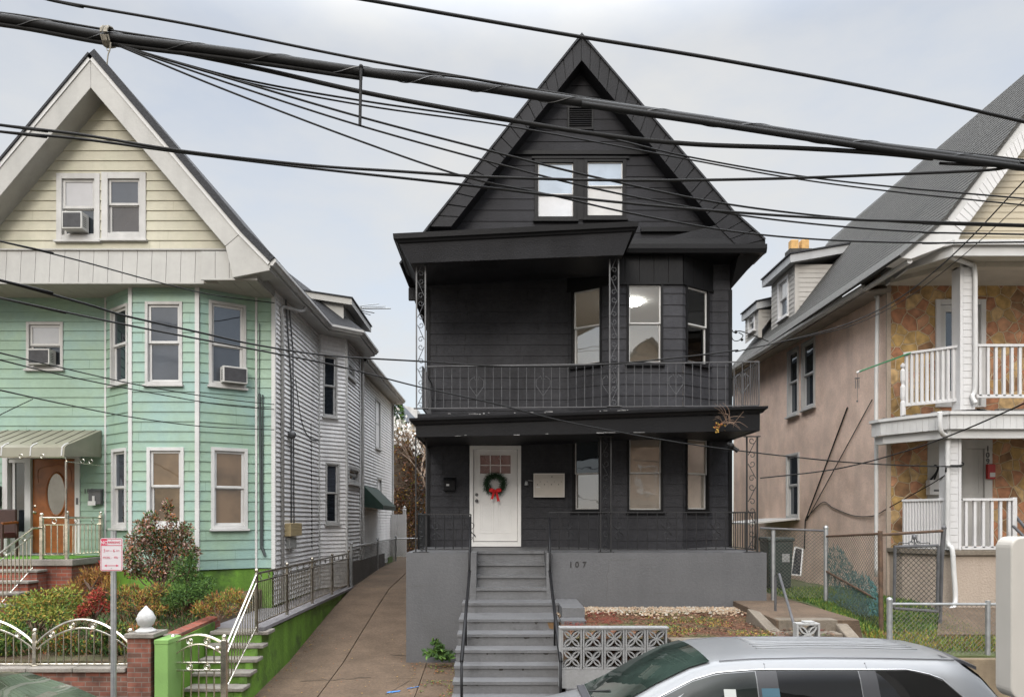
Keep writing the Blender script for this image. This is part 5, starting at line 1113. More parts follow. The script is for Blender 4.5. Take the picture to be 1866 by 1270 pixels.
# arched steel fence
SF = thing('arched_steel_fence', (-7.6, YF, zc), 'polished steel fence of arched panels with rings on the brick front wall', 'fence')
zf = zc + .065; xposts = [PX(237, YF) - .02, PX(60, YF), PX(-117, YF), PX(-294, YF)]
for x in xposts: mb = MB(); steel_post(mb, x, YF + .05, zf, PZ(1156, YF), .055); mb.lathe((x, YF + .05, zf), [(.05, 0), (.05, .015), (.03, .02)], 10); mb.build('post', M_STEEL, SF, bevel=.003)
for xa, xb in zip(xposts[1:], xposts):
    mb = MB(); zB = PZ(1211, YF); z_end = PZ(1172, YF); z_top = PZ(1129, YF); z_e2 = PZ(1183, YF); z_t2 = PZ(1145, YF)
    arc = lambda f, ze, zt: ze + (zt - ze) * math.sin(math.pi * f) ** .85 if 0 < f < 1 else ze
    xa_, xb_ = xa + .03, xb - .03
    mb.tube([(xa_ + (xb_ - xa_) * i / 20, YF + .05, arc(i / 20, z_end, z_top)) for i in range(21)], .019, 8)
    mb.tube([(xa_ + (xb_ - xa_) * i / 20, YF + .05, arc(i / 20, z_e2, z_t2)) for i in range(21)], .014, 6)
    mb.tube([(xa_, YF + .05, zB), (xb_, YF + .05, zB)], .014, 6)
    n = 12
    for i in range(n): f = (i + .5) / n; x = xa_ + (xb_ - xa_) * f; mb.tube([(x, YF + .05, zB), (x, YF + .05, arc(f, z_e2, z_t2))], .0105, 5)
    for f in (.16, .38, .62, .84):
        x = xa_ + (xb_ - xa_) * f; zz = (arc(f, z_end, z_top) + arc(f, z_e2, z_t2)) / 2
        for q in (.042, .02): mb.tube([(x + q * math.cos(k * math.pi / 6), YF + .05, zz + q * math.sin(k * math.pi / 6)) for k in range(12)], .008, 4, closed=True)
    mb.build('arched_panel', M_STEEL, SF)
# gate
GT = thing('steel_gate', (-4.6, 11.2, .2), 'small arched stainless steel gate with rings at the foot of the garden steps', 'gate')
yg_ = 11.2; ga, gb = PX(320, yg_), PX(404, yg_)
for x in (ga - .04, gb + .04): mb = MB(); steel_post(mb, x, yg_, .15, PZ(1166, yg_), .08); mb.build('post', M_STEEL, GT, bevel=.003)
mb = MB(); arc = lambda f, ze, zt: ze + (zt - ze) * math.sin(math.pi * min(max(f, 0), 1))
ze, zt1, ze2, zt2 = PZ(1170, yg_), PZ(1156, yg_), PZ(1190, yg_), PZ(1173, yg_)
for e, t, r in ((ze, zt1, .02), (ze2, zt2, .014)): mb.tube([(ga + (gb - ga) * i / 16, yg_, arc(i / 16, e, t)) for i in range(17)], r, 7)
zr1, zr2 = PZ(1207, yg_), PZ(1221, yg_)
for z in (zr1, zr2, .36): mb.tube([(ga, yg_, z), (gb, yg_, z)], .016, 6)
for i in range(5):
    f = (i + 1) / 6; x = ga + (gb - ga) * f; mb.tube([(x, yg_, zr1), (x, yg_, arc(f, ze2, zt2))], .011, 5); mb.tube([(x, yg_, .36), (x, yg_, zr2)], .011, 5)
for f, z in ((.3, (arc(.3, ze, zt1) + arc(.3, ze2, zt2)) / 2), (.68, (arc(.68, ze, zt1) + arc(.68, ze2, zt2)) / 2), (.3, (zr1 + zr2) / 2), (.68, (zr1 + zr2) / 2)):
    x = ga + (gb - ga) * f
    for q in (.045, .022): mb.tube([(x + q * math.cos(k * math.pi / 6), yg_, z + q * math.sin(k * math.pi / 6)) for k in range(12)], .008, 4, closed=True)
for x in (ga, gb): mb.tube([(x, yg_, .3), (x, yg_, ze)], .018, 6)
mb.build('leaf', M_STEEL, GT)
mb = MB(); mb.ball((gb - .05, yg_ - .03, PZ(1180, yg_)), .04, 10, 7); mb.build('latch', M_STEEL, GT, smooth=True)
# lime retaining wall with steps and path
LW = thing('lime_retaining_wall', (-4.2, 14, .2), 'bright green painted retaining wall rising along the concrete driveway', 'wall')
mb = MB(); prof = [(11.64, .438, 11.9, .438), (11.9, .618, 12.18, .618), (12.18, .788, 12.42, .788), (12.42, .978, 12.62, .978), (12.62, 1.20, 20.2, 1.24)]
for a, za, b, zb_ in prof:
    mb.hexa([(-4.22, a, .0), (-4.10, a, .0), (-4.10, b, .0), (-4.22, b, .0), (-4.22, a, za), (-4.10, a, za), (-4.10, b, zb_), (-4.22, b, zb_)])
mb.build('wall', M_LIME, LW)
GS = thing('garden_steps', (-4.6, 12, .2), 'stone steps rising behind the steel gate between lime green sides', 'steps')
sy = [11.62, 11.9, 12.18, 12.42, 12.62]; szs = [.50, .68, .85, 1.04, 1.235]
for k in range(5):
    mb = MB(); mb.box(-4.98, -4.06 + .02 * k, sy[k] - .02, (sy[k + 1] + .05 if k < 4 else 13.0), szs[k] - .06, szs[k]); mb.build('tread', M_STONECAP, GS, bevel=.012)
mb = MB()
for k in range(5): mb.box(-4.99, -4.23, sy[k] + .03, (sy[k + 1] + .05 if k < 4 else 13.0), .1, szs[k] - .061)
mb.build('riser', M_LIME, GS)
mb = MB(); mb.box(-5.16, -4.23, 13.0, 20.3, .9, 1.24); mb.box(-4.235, -4.06, 12.65, 20.3, 1.243, 1.30); struct(mb.build('house_path', mat('grey_path_paint', (.18, .17, .175), .8, .15, 2, .2, 30)))
SR = thing('steel_path_railing', (-4.16, 14, 1.3), 'long steel picket railing with rings on the lime wall beside the driveway', 'railing')
zT2 = PZ(1045, 12.52); xr_ = -4.15; yb_ = [12.52, 14.3, 16.2, 18.1, 20.0]
for y in yb_: mb = MB(); steel_post(mb, xr_, y, 1.24, zT2 + .0, .05); mb.build('post', M_STEELDARK, SR, bevel=.003)
zT2 = PZ(1045, 12.52)
for a, b in zip(yb_, yb_[1:]):
    mb = MB(); steel_panel(mb, (xr_, a, 0), (xr_, b, 0), (1.38,) * 2, (zT2,) * 2, 16, r=.010); mb.build('rail_panel', M_STEELDARK, SR)
mb = MB(); steel_panel(mb, (PX(414, 11.25), 11.25, 0), (xr_, 12.5, 0), (.62, 1.32), (PZ(1172, 11.25), zT2 - .02), 11, ring=False, r=.009); mb.build('rail_panel', M_STEEL, SR)
# chain-link gate leaf at the end of the railing
def chainlink(mb, a, b, z0, z1, p=.075, r=.0022, top=None):
    """woven wire between two ground points; z0/z1 may be pairs"""
    a = Vector((a[0], a[1], 0)); b = Vector((b[0], b[1], 0)); Ln = (b - a).length; u = (b - a) / Ln
    if not isinstance(z0, tuple): z0 = (z0, z0)
    if not isinstance(z1, tuple): z1 = (z1, z1)
    H = max(z1[0] - z0[0], z1[1] - z0[1]); n = int((Ln + H) / p) + 1
    P = lambda s, h: (a.x + u.x * s, a.y + u.y * s, z0[0] + (z0[1] - z0[0]) * s / Ln + h * ((z1[0] - z0[0]) + ((z1[1] - z0[1]) - (z1[0] - z0[0])) * s / Ln) / H)
    for i in range(n):
        c = i * p
        s0, h0 = (c, 0) if c <= Ln else (Ln, c - Ln); s1, h1 = (c - H, H) if c - H >= 0 else (0, c)
        if abs(s0 - s1) > .01: mb.tube([P(s0, h0), P(s1, h1)], r, 3, caps=False); mb.tube([P(Ln - s0, h0), P(Ln - s1, h1)], r, 3, caps=False)
CG = thing('chain_link_side_gate', (-4.1, 22, 1.3), 'dull chain link fence at the far end of the driveway beside the grey siding', 'fence')
for x, y in ((-4.1, 20.15), (-4.1, 24.4), (-4.05, 28.2), (-2.2, 28.6)): mb = MB(); mb.tube([(x, y, 1.1), (x, y, 2.45)], .035, 7); mb.ball((x, y, 2.47), .05, 8, 5); mb.build('post', M_GALV, CG)
mb = MB(); mb.tube([(-4.1, 20.15, 2.38), (-4.1, 24.4, 2.4), (-4.05, 28.2, 2.4), (-2.2, 28.6, 2.4)], .022, 6); mb.build('top_rail', M_GALV, CG)
mb = MB(); chainlink(mb, (-4.1, 20.15), (-4.1, 24.4), 1.2, 2.36, .09, .003); chainlink(mb, (-4.1, 24.4), (-4.05, 28.2), 1.25, 2.38, .09, .003); chainlink(mb, (-4.05, 28.2), (-2.2, 28.6), 1.45, 2.38, .09, .003); mb.build('wire_mesh', M_WIRE, CG)
mb = MB(); mb.box(-4.13, -4.12, 20.2, 26, 1.25, 1.95); mb.build('privacy_sheet', mat('grey_sheet', (.20, .20, .21), .8, .2, 2), CG)
# ================= THE PINK HOUSE (109) =================
PH = thing('pink_house', (10.9, 14, 1.5), 'pink stucco house with stone veneer porches, cream gable and a grey shingled roof', 'house')
XS, DW, DPF = 7.81, 15.0, 13.6
WS = Wall((XS, 25), (XS, DW)); W9 = Wall((XS, DW), (14.2, DW))
M_S9 = M_STUCCO
w_up = [WS.rect(1436, 1456, 636, 757), WS.rect(1462, 1486, 620, 744)]; w_lo = [WS.rect(1434, 1457, 826, 944)]
mb = MB()
def plate(mb, W, s0, s1, z0, z1, holes, d=0):
    """flat wall face with rectangular openings"""
    zs = sorted(set([z0, z1] + [q for h in holes for q in (h[2], h[3])]))
    for a, b in zip(zs, zs[1:]):
        cur = s0
        for h in sorted(holes):
            if h[2] <= a + 1e-6 and h[3] >= b - 1e-6:
                if h[0] > cur: mb.face([W.at(cur, d, a), W.at(h[0], d, a), W.at(h[0], d, b), W.at(cur, d, b)])
                cur = h[1]
        if cur < s1: mb.face([W.at(cur, d, a), W.at(s1, d, a), W.at(s1, d, b), W.at(cur, d, b)])
plate(mb, WS, 0, WS.len, 1.2, 8.2, [hole(r) for r in w_up + w_lo])
mb.box(XS + .12, 14.2, DW + .12, 25, 1.2, 8.1); mb.face([(XS, 25, 1.2), (14.2, 25, 1.2), (14.2, 25, 8.2), (XS, 25, 8.2)])
mb.build('wall', M_S9, PH)
for r in w_up: window(PH, WS, r, M_WHITEOLD, M_VINYLW, G_DARK, G_DARK, cw=.06, sw=.05)
for r in w_lo: window(PH, WS, r, M_WHITEOLD, M_VINYLW, G_DARK, G_DARK, cw=.06, sw=.05)
# front stone veneer with door openings
d_up = W9.rect(1704, 1795, 546, 742); d_lo = (W9.spx(1690), W9.spx(1808), 2.6, 4.75)
mb = MB(); plate(mb, W9, .04, 6.4, 5.2, 8.1, [hole(d_up)]); plate(mb, W9, .04, 6.4, 1.5, 5.15, [hole(d_lo)]); mb.build('stone_veneer', M_STONEV, PH)
mb = MB(); mb.box(XS - .03, XS + .05, DW - .025, DW + .02, 1.5, 8.05); mb.build('corner_trim', M_STUCCOPALE, PH)
a, b, c, d = d_up
mb = MB(); W9.ring(mb, a, b, c, d, .1, -.1, .04, wb=.03); mb.build('door_frame', M_WHITE, PH, bevel=.005)
mb = MB(); W9.ring(mb, a + .105, b - .105, c + .035, d - .105, .13, -.09, -.03, wb=.3); dr = mb.build('door', M_VINYLW, PH, bevel=.005)
mb = MB(); W9.box(mb, a + .23, b - .23, -.07, -.06, c + .33, d - .23); mb.build('pane', G_DARK, dr)
a, b, c, d = d_lo; m_ = W9.spx(1762)
mb = MB(); W9.box(mb, a, b, -.06, .015, d - .18, d); W9.box(mb, a, a + .32, -.06, .01, c, d - .183); W9.box(mb, b - .16, b, -.06, .012, c, d - .183); mb.build('door_frame', M_WHITEOLD, PH, bevel=.004)
mb = MB(); W9.box(mb, a + .325, b - .165, -.06, -.02, c, d - .185); dr = mb.build('door', M_WHITEOLD, PH)
mb = MB(); W9.ring(mb, a + .40, b - .24, c + .15, c + .9, .02, -.021, -.012); W9.ring(mb, a + .40, b - .24, c + 1.05, d - .3, .02, -.021, -.012); mb.build('door_moulding', M_WHITEOLD, dr)
for ch, py in (('1', 822), ('0', 833.5), ('9', 845)): text(ch, .15, M_IRON, W9, W9.spx(1799), .016, W9.zpx(1799, py), PH, 'house_number', .006, bold=.004)
# porch base, decks, columns
XC = 8.42   # splayed corner
zfl = 2.58
mb = MB(); mb.prism([(XS + .02, DW, 1.2), (XS + .02, 14.5, 1.2), (8.30, DPF, 1.2), (14, DPF, 1.2), (14, DW, 1.2)], (0, 0, zfl - 1.2 - .1)); mb.build('porch_base', M_STUCCOPALE, PH, bevel=.01)
mb = MB(); mb.prism([(XS - .03, DW, zfl - .098), (XS - .03, 14.46, zfl - .098), (8.27, DPF - .06, zfl - .098), (14, DPF - .06, zfl - .098), (14, DW, zfl - .098)], (0, 0, .09)); mb.build('porch_floor', M_CONCG, PH, bevel=.008)
zu0, zu1 = PZ(798, 13.45), PZ(752, 13.45)
fr = [(7.38, 14.75), (7.42, 14.5), (8.10, 13.42), (14, 13.42)]
mb = MB(); mb.prism([(XS, DW, zu0 + .22)] + [(x, y, zu0 + .22) for x, y in fr] + [(14, DW, zu0 + .22)], (0, 0, zu1 - zu0 - .2)); mb.build('balcony_floor', M_VINYLW, PH)
mb = MB()
for (a, b) in zip(fr, fr[1:]):
    W = Wall(a, b); n = max(1, round(W.len / .12)); st = W.len / n
    for i in range(n): W.box(mb, i * st + .002, (i + 1) * st - .002, -.03, .03, zu0 + .16, zu1 - .04)
    W.box(mb, 0, W.len, -.18, -.05, zu0, zu0 + .158); W.box(mb, -.02, W.len + .02, -.03, .07, zu1 - .038, zu1 + .02)
mb.cm = 1
for i in range(30):
    x = RNG.uniform(8.1, 12); mb.box(x, x + RNG.uniform(.05, .3), 13.36, 13.5, zu1 + .021, zu1 + RNG.uniform(.03, .07))
for i in range(12):
    f = RNG.random(); x = 7.45 + .62 * f; y = 14.47 - 1.0 * f; mb.box(x, x + .1, y, y + .1, zu1 + .021, zu1 + RNG.uniform(.03, .06))
mb.build('fascia', [M_VINYLW, mat('weathered_edge', (.13, .12, .11), .9, .6, 25)], PH)
def column(x0, x1, y, z0, z1):
    mb = MB(); mb.box(x0, x1, y, y + (x1 - x0), z0, z1); 
    z = z0 + .02
    while z < z1 - .12: mb.box(x0 + .05, x1 - .05, y - .008, y, z, z + .112); z += .125
    mb.box(x0 - .006, x0 + .045, y - .012, y + .04, z0, z1); mb.box(x1 - .045, x1 + .006, y - .012, y + .04, z0, z1)
    return mb.build('column', M_WHITE, PH, bevel=.003)
column(PX(1751, DPF), PX(1777, DPF), DPF + .02, zu1 + .02, PZ(478, DPF)); column(PX(1727, DPF), PX(1752, DPF), DPF + .02, zfl, zu0 + .1)
M_DS = mat('white_downspout', (.54, .535, .52), .45, .08, 5, streak=.12)
mb = MB(); y = DPF - .03
mb.tube(catmull([PT(1730, 466, 13.3), PT(1736, 470, 13.35), PT(1768, 482, y), PT(1776, 492, y), PT(1777, 560, y), PT(1777, 700, y), PT(1772, 722, y), PT(1778, 735, y - .05)], 6), .042, 8)
mb.tube(catmull([PT(1713, 750, 13.35), PT(1713, 776, 13.35), PT(1717, 790, 13.4), PT(1730, 798, y), PT(1727, 810, y), PT(1727, 900, y), PT(1727, 985, y), PT(1735, 1000, y - .1), PT(1738, 1040, y - .12), PT(1741, 1092, y - .15), PT(1735, 1108, y - .25), PT(1722, 1112, y - .3)], 6), .042, 8)
mb.tube(catmull([PT(1568, 526, 15.3), PT(1580, 532, 15.4), PT(1597, 540, 15.2), PT(1599, 560, 15.1), PT(1597, 700, 15.1), PT(1597, 900, 15.1), PT(1597, 1050, 15.1)], 6), .04, 8)
mb.build('downspout', M_DS, PH, smooth=True)
# railings
def wood_rail(a, b, zb, zt, n, name='railing', w=.05):
    mb = MB(); a = Vector((a[0], a[1], 0)); b = Vector((b[0], b[1], 0)); P = lambda f, z: (a.x + (b.x - a.x) * f, a.y + (b.y - a.y) * f, z)
    mb.bar(P(0, zt), P(1, zt), .09, .045); mb.bar(P(0, zb), P(1, zb), .05, .06)
    for i in range(n): f = (i + .5) / n; mb.bar(P(f, zb), P(f, zt), w, w)
    return mb.build(name, M_WHITE, PH, bevel=.003)
yR = DPF + .1
wood_rail((7.78, 14.34), (PX(1752, yR), yR), PZ(728, yR), PZ(631, yR), 11); wood_rail((PX(1778, yR), yR), (12, yR), PZ(722, yR), PZ(630, yR), 22)
wood_rail((7.82, 14.45), (PX(1727, yR), yR), PZ(998, yR), PZ(910, yR), 15); wood_rail((PX(1752, yR), yR), (PX(1846, yR), yR), PZ(998, yR), PZ(910, yR), 6)
mb = MB(); px = PX(1646, 14.34)
mb.lathe((7.77, 14.36, zu1 + .02), [(.05, 0), (.05, .3), (.035, .34), (.05, .42), (.05, .6), (.03, .66), (.05, .74), (.05, .92), (.02, .96), (.045, 1.0), (.045, 1.04), (.0, 1.08)], 10); mb.build('newel_post', M_WHITE, PH)
mb = MB(); mb.box(PX(1846, yR) - .03, PX(1846, yR) + .05, yR - .04, yR + .04, zfl, PZ(906, yR)); mb.build('newel_post', M_WHITE, PH)
# roof over the upper porch, fascia, soffit
zs_ = 7.72; zs2 = PZ(462, 13.2); ztp = PZ(441, 13.2)
pf_ = [(7.72, 14.9), (7.62, 13.95), (8.05, 13.22), (14.2, 13.22)]
mb = MB(); mb.prism([(XS - .3, DW + .02, zs2)] + [(x, y, zs2) for x, y in pf_] + [(14.2, DW + .02, zs2)], (0, 0, .06)); mb.build('soffit', mat('cream_soffit', (.40, .365, .30), .6, .08, 3), PH)
mb = MB()
for a, b in zip(pf_, pf_[1:]):
    W = Wall(a, b); W.box(mb, -.01, W.len + .01, -.03, .015, zs2 - .04, ztp - .07); W.box(mb, -.03, W.len + .03, -.06, .09, ztp - .068, ztp + .02)
mb.build('fascia', M_VINYLW, PH, bevel=.004)
mb = MB()
bm_ = [(7.62, 14.55), (8.36, 13.62), (14, 13.62)]
for a, b in zip(bm_, bm_[1:]):
    W = Wall(a, b); n = max(1, round(W.len / .13)); st = W.len / n
    for i in range(n): W.box(mb, i * st + .002, (i + 1) * st - .002, -.18, 0, PZ(486, 13.6), zs2 - .001)
mb.build('beam', mat('cream_beam_siding', (.44, .40, .33), .55, .07, 3, streak=.1), PH)
mb = MB(); y = 13.75
while y < DW: mb.box(XS - .1, 13.9, y, min(y + .14, DW) - .004, zs2 - .012, zs2 - .001); y += .14
mb.build('ceiling_board', MATS['cream_soffit'], PH)
# gable, rake, main roof
DRK = 13.25
E0 = (PX(1640, DRK), PZ(470, DRK)); E1 = (PX(1725, DRK), PZ(399, DRK)); E2 = (10.98, PZ(399, DRK) + (10.98 - PX(1725, DRK)) * 1.30)
E3 = (2 * E2[0] - E1[0], E1[1]); E4 = (2 * E2[0] - E0[0], E0[1])
W9G = Wall((7, 13.75), (16, 13.75))
def gb9(z): f = (z - E1[1]) / (E2[1] - E1[1]); l = E1[0] + (E2[0] - E1[0]) * f + .28; r = E3[0] + (E2[0] - E3[0]) * f - .28; return (l - 7, max(l, r) - 7)
mb = MB(); siding(mb, W9G, ztp - .05, E2[1] - .4, gb9, .115, .012); mb.build('gable_siding', M_CREAMSIDE, PH)
mb = MB()
def inn(p, q, w):
    n = Vector((q[1] - p[1], -(q[0] - p[0]))).normalized() * w
    return (p[0] + n.x, p[1] + n.y), (q[0] + n.x, q[1] + n.y)
i1, i2 = inn(E1, E2, .36); i2 = (E2[0], i2[1] - .25)
for a, b, c, d in ((E1, E2, i2, i1), (E2, E3, (2 * E2[0] - i1[0], i1[1]), i2)): mb.prism([V3(a, DRK), V3(b, DRK), V3(c, DRK), V3(d, DRK)], (0, .5, 0))
mb.prism([V3(E0, DRK + .004), V3(E1, DRK + .004), V3(i1, DRK + .004), V3((8.15, PZ(440, DRK)), DRK + .004), V3((E0[0] + .2, E0[1] - .02), DRK + .004)], (0, .5, 0))
mb.build('rake_board', M_VINYLW, PH, bevel=.01)
mb = MB(); n = 44
p, q = inn(E1, E2, .12)
for k in range(n): 
    f0, f1 = k / n, (k + .85) / n; a = lerp(p, q, f0); b = lerp(p, q, f1); c = lerp(i1, i2, f1); d = lerp(i1, i2, f0); mb.prism([V3(a, DRK - .006), V3(b, DRK - .006), V3(c, DRK - .006), V3(d, DRK - .006)], (0, .005, 0))
mb.build('rake_trim', M_WHITE, PH)
EV = (7.32, PZ(474, DRK) + .02)
mb = MB(); 
def roofpoly(mb, pts):   # thickened sheet
    a = [Vector(p) for p in pts]; n = (a[1] - a[0]).cross(a[2] - a[0]).normalized() * .05
    if n.z < 0: n = -n
    mb.prism(a, n)
yb_ = 24.6
roofpoly(mb, [(E1[0], DRK - .04, E1[1]), (E2[0], DRK - .04, E2[1]), (E2[0], yb_ + .4, E2[1] - .1), (E1[0], yb_ - .1, E1[1])])
roofpoly(mb, [(E0[0], DRK - .04, E0[1]), (E1[0], DRK - .04, E1[1]), (E1[0], yb_ - .1, E1[1]), (EV[0] + .05, yb_ - .4, EV[1] + .12)])
roofpoly(mb, [(E3[0], DRK - .04, E3[1]), (E2[0], DRK - .04, E2[1]), (E2[0], yb_ + .4, E2[1] - .1), (E3[0], yb_, E3[1])])
roofpoly(mb, [(E2[0], yb_ + .4, E2[1] - .12), (E1[0], yb_ - .1, E1[1] - .02), (EV[0] + .05, yb_ - .4, EV[1] + .1), (EV[0] + .5, yb_ + 3.5, EV[1]), (E3[0], yb_ + 3.5, EV[1])])
roof9 = mb.build('roof', M_ROOF, PH)
# shingle courses as thin raised strips
mb = MB(); rr = random.Random(4)
dv = Vector((E2[0] - E1[0], 0, E2[1] - E1[1])); Ls = dv.length; dv.normalize(); nv = Vector((-dv.z, 0, dv.x)); k = 0
d = .02
while d < Ls - .05:
    p = Vector((E1[0], 0, E1[1])) + dv * d + nv * .052
    mb.hexa([Vector((0, DRK - .05, 0)) + p, Vector((0, yb_, 0)) + p, Vector((0, yb_, 0)) + p + dv * .12, Vector((0, DRK - .05, 0)) + p + dv * .12, Vector((0, DRK - .05, 0)) + p + nv * .006, Vector((0, yb_, 0)) + p + nv * .006, Vector((0, yb_, 0)) + p + dv * .12 + nv * .001, Vector((0, DRK - .05, 0)) + p + dv * .12 + nv * .001]); d += .14
mb.build('shingle_course', M_ROOF, roof9)
mb = MB(); sweep(mb, [(0, 0), (.05, 0), (.09, .05), (.10, .11), (0, .11)], [((EV[0], 14.9, EV[1] - .06), (-1, 0)), ((EV[0], yb_ - .4, EV[1] - .0), (-1, 0))]); 
mb.tube([(EV[0] + .0, 13.3, EV[1] - .02), (EV[0] + .0, 14.95, EV[1] - .02)], .05, 8); mb.build('gutter', M_WHITEOLD, PH)
mb = MB(); mb.hexa([(EV[0] + .0, 14.9, EV[1] - .10), (XS + .02, 14.9, 7.72), (XS + .02, yb_ - .2, 7.9), (EV[0], yb_ - .4, EV[1] - .02), (EV[0], 14.9, EV[1] - .06), (XS + .02, 14.9, 7.80), (XS + .02, yb_ - .2, 7.98), (EV[0], yb_ - .4, EV[1] + .02)]); mb.build('soffit', mat('brown_grey_soffit', (.22, .19, .16), .7, .2, 3), PH)
# side dormers
def dormer(x, y0, y1, zb, zt, ov, win, pots=True):
    mb = MB(); WD = Wall((x, y1), (x, y0)); WC = Wall((x, y0), (x + 3, y0))
    siding(mb, WC, zb, zt, lambda z: (0, max(.02, (z - zb) / 1.30 + .0) if True else 0), .13, .012); siding(mb, WD, zb, zt, (0, y1 - y0), .13, .012, [hole(win)] if win else [])
    mb.box(x - .02, x + .09, y0 - .03, y0 + .06, zb - .12, zt); mb.box(x + .1, x + 2.4, y0 + .1, y1, zt - .15, zt)
    dm = mb.build('dormer', mat('taupe_siding', (.36, .34, .31), .55, .08, 3, streak=.15), PH)
    L_ = (zt - zb) / 1.30 + .35
    mb = MB(); mb.hexa([(x - ov, y0 - ov, zt - .02), (x + L_ + .95, y0 - ov, zt + .46), (x + L_ + .95, y1 + ov, zt + .46), (x - ov, y1 + ov, zt - .02), (x - ov, y0 - ov, zt + .20), (x + L_ + 1.3, y0 - ov, zt + .72), (x + L_ + 1.3, y1 + ov, zt + .72), (x - ov, y1 + ov, zt + .20)]); mb.build('fascia', mat('grey_dormer_trim', (.33, .335, .335), .5, .08, 4), dm)
    mb = MB(); mb.hexa([(x - ov - .04, y0 - ov - .04, zt + .203), (x + L_ + 1.36, y0 - ov - .04, zt + .735), (x + L_ + 1.36, y1 + ov, zt + .735), (x - ov - .04, y1 + ov, zt + .203), (x - ov - .04, y0 - ov - .04, zt + .24), (x + L_ + 1.36, y0 - ov - .04, zt + .78), (x + L_ + 1.36, y1 + ov, zt + .78), (x - ov - .04, y1 + ov, zt + .24)]); mb.build('roof', M_ROOFDARK, dm)
    if win: window(PH, WD, win, M_WHITE, M_VINYLW, G_PALE, G_GREY, cw=.08, sw=.05)
    return dm
x = 8.15; y0 = 20.6
WD = Wall((x, 22.6), (x, y0)); wz = WD.rect(1427, 1439, 508, 580)
dormer(x, y0, 22.4, PZ(583, y0), PZ(482, y0), .22, (.55, 1.35, PZ(578, 21.3), PZ(505, 21.3)))
x2 = 7.95
dormer(x2, 22.95, 24.2, PZ(612, 23.2), PZ(568, 23.2), .1, (.3, .95, PZ(604, 23.5), PZ(570, 23.5)))
CHM = thing('chimney', (9.0, 21.6, 9.5), 'low dark chimney with two yellow clay pots behind the dormer of the pink house', 'chimney')
mb = MB(); mb.box(PX(1436, 21.9), PX(1476, 21.9), 21.75, 22.15, 9, PZ(456, 21.9)); mb.build('stack', M_ROOF, CHM)
for pa, pb in ((1440, 1454), (1459, 1473)): mb = MB(); mb.box(PX(pa, 21.9), PX(pb, 21.9), 21.83, 22.06, PZ(456, 21.9), PZ(438, 21.9)); mb.build('pot', mat('yellow_clay', (.50, .30, .11), .8, .2, 8), CHM, bevel=.02)
# lean-to over the side door and stair string
mb = MB(); mb.hexa([(6.5, 19.5, 3.0), (XS, 19.5, 3.13), (XS, 22.0, 3.13), (6.5, 22.0, 3.0), (6.5, 19.5, 3.04), (XS, 19.5, 3.17), (XS, 22.0, 3.17), (6.5, 22.0, 3.04)]); mb.build('lean_to_roof', M_VINYLW, PH)
mb = MB(); y = 13.45; mb.bar(PT(1846, 958, y), PT(1900, 1010, y - .6), .05, .03); mb.bar(PT(1842, 930, y + .4), PT(1900, 1000, y - .4), .04); mb.build('stair_rail', M_IRON, PH)
# small things fixed or hung on the pink house
t = thing('alarm_box', (9.7, 15, 4.2), 'small red box with a white label on the door post under number 109', 'box')
r = W9.rect(1795, 1809, 846, 873); mb = MB(); W9.box(mb, r[0], r[1], .02, .09, r[2], r[3]); mb.build('case', mat('red_plastic', (.35, .02, .02), .5), t, bevel=.008); mb = MB(); W9.box(mb, r[0] + .04, r[1] - .01, .092, .095, r[2] + .04, r[2] + .13); mb.build('label', M_WHITE, t)
t = thing('meter_cabinet', (8.7, 15, 3.6), 'white wall cabinet with an oval slot left of the lower pink house column', 'cabinet')
r = W9.rect(1686, 1709, 875, 902); mb = MB(); W9.box(mb, r[0], r[1], .02, .16, r[2], r[3]); mb.build('case', M_WHITE, t, bevel=.01); mb = MB(); W9.box(mb, r[0] + .08, r[1] - .05, .162, .165, r[2] + .07, r[2] + .11); mb.build('slot', M_IRON, t, bevel=.001)
mb = MB(); mb.tube(catmull([W9.at(r[0] + .05, .1, r[3]), W9.at(r[0] + .16, .1, r[3] + .14), W9.at(r[0] + .2, .1, r[3] + .25), W9.at(r[0] + .13, .1, r[3] + .3)], 5), .022, 6); mb.tube(catmull([W9.at(r[0] + .12, .1, r[3]), W9.at(r[0] + .2, .1, r[3] + .2)], 5), .015, 6); mb.build('cable_tail', M_CABLE, t)
t = thing('broom_pole', (7.6, 14.4, 6), 'long green pole poking out from the upper porch rail of the pink house', 'pole')
mb = MB(); mb.tube([PT(1668, 640, 14.2), PT(1566, 677, 14.6)], .016, 6); mb.build('shaft', mat('green_pole', (.02, .16, .06), .5), t); mb = MB(); mb.tube([PT(1569, 676, 14.6), PT(1561, 679, 14.63)], .022, 6); mb.build('tip', M_WHITE, t)
t = thing('wind_chime', (6.97, 14.6, 5.9), 'small hanging chime dangling in front of the pink stucco wall', 'chime')
mb = MB(); mb.tube([PT(1563, 679, 14.63), PT(1562, 732, 14.63)], .004, 4); mb.lathe(PT(1562, 690, 14.63), [(.05, 0), (.05, .015), (0, .02)], 8); 
for dx in (-.035, 0, .035): p = PT(1562, 692, 14.63); mb.tube([(p.x + dx, p.y, p.z), (p.x + dx, p.y, p.z - .17)], .007, 5)
p = PT(1562, 731, 14.63); mb.ball(p, .018, 6, 5); mb.build('chime', M_IRON, t)
t = thing('wall_cable', (7.8, 16, 3.4), 'black cable climbing the pink stucco wall and looping to the porch', 'cable')
ws = lambda px, py, d=.02: WS.at(WS.spx(px), d, WS.zpx(px, py))
mb = MB(); mb.tube([ws(1467, 1000), ws(1469, 948), ws(1546, 742)], .016, 5); mb.tube([ws(1471, 948), ws(1591, 728)], .01, 5); mb.tube(catmull([ws(1470, 945), ws(1500, 915), ws(1520, 925), ws(1556, 939), ws(1592, 940), ws(1612, 930)], 6) + [PT(1700, 880, 14.0), PT(1728, 862, 13.6)], .010, 5); mb.build('cable', M_CABLE, t)

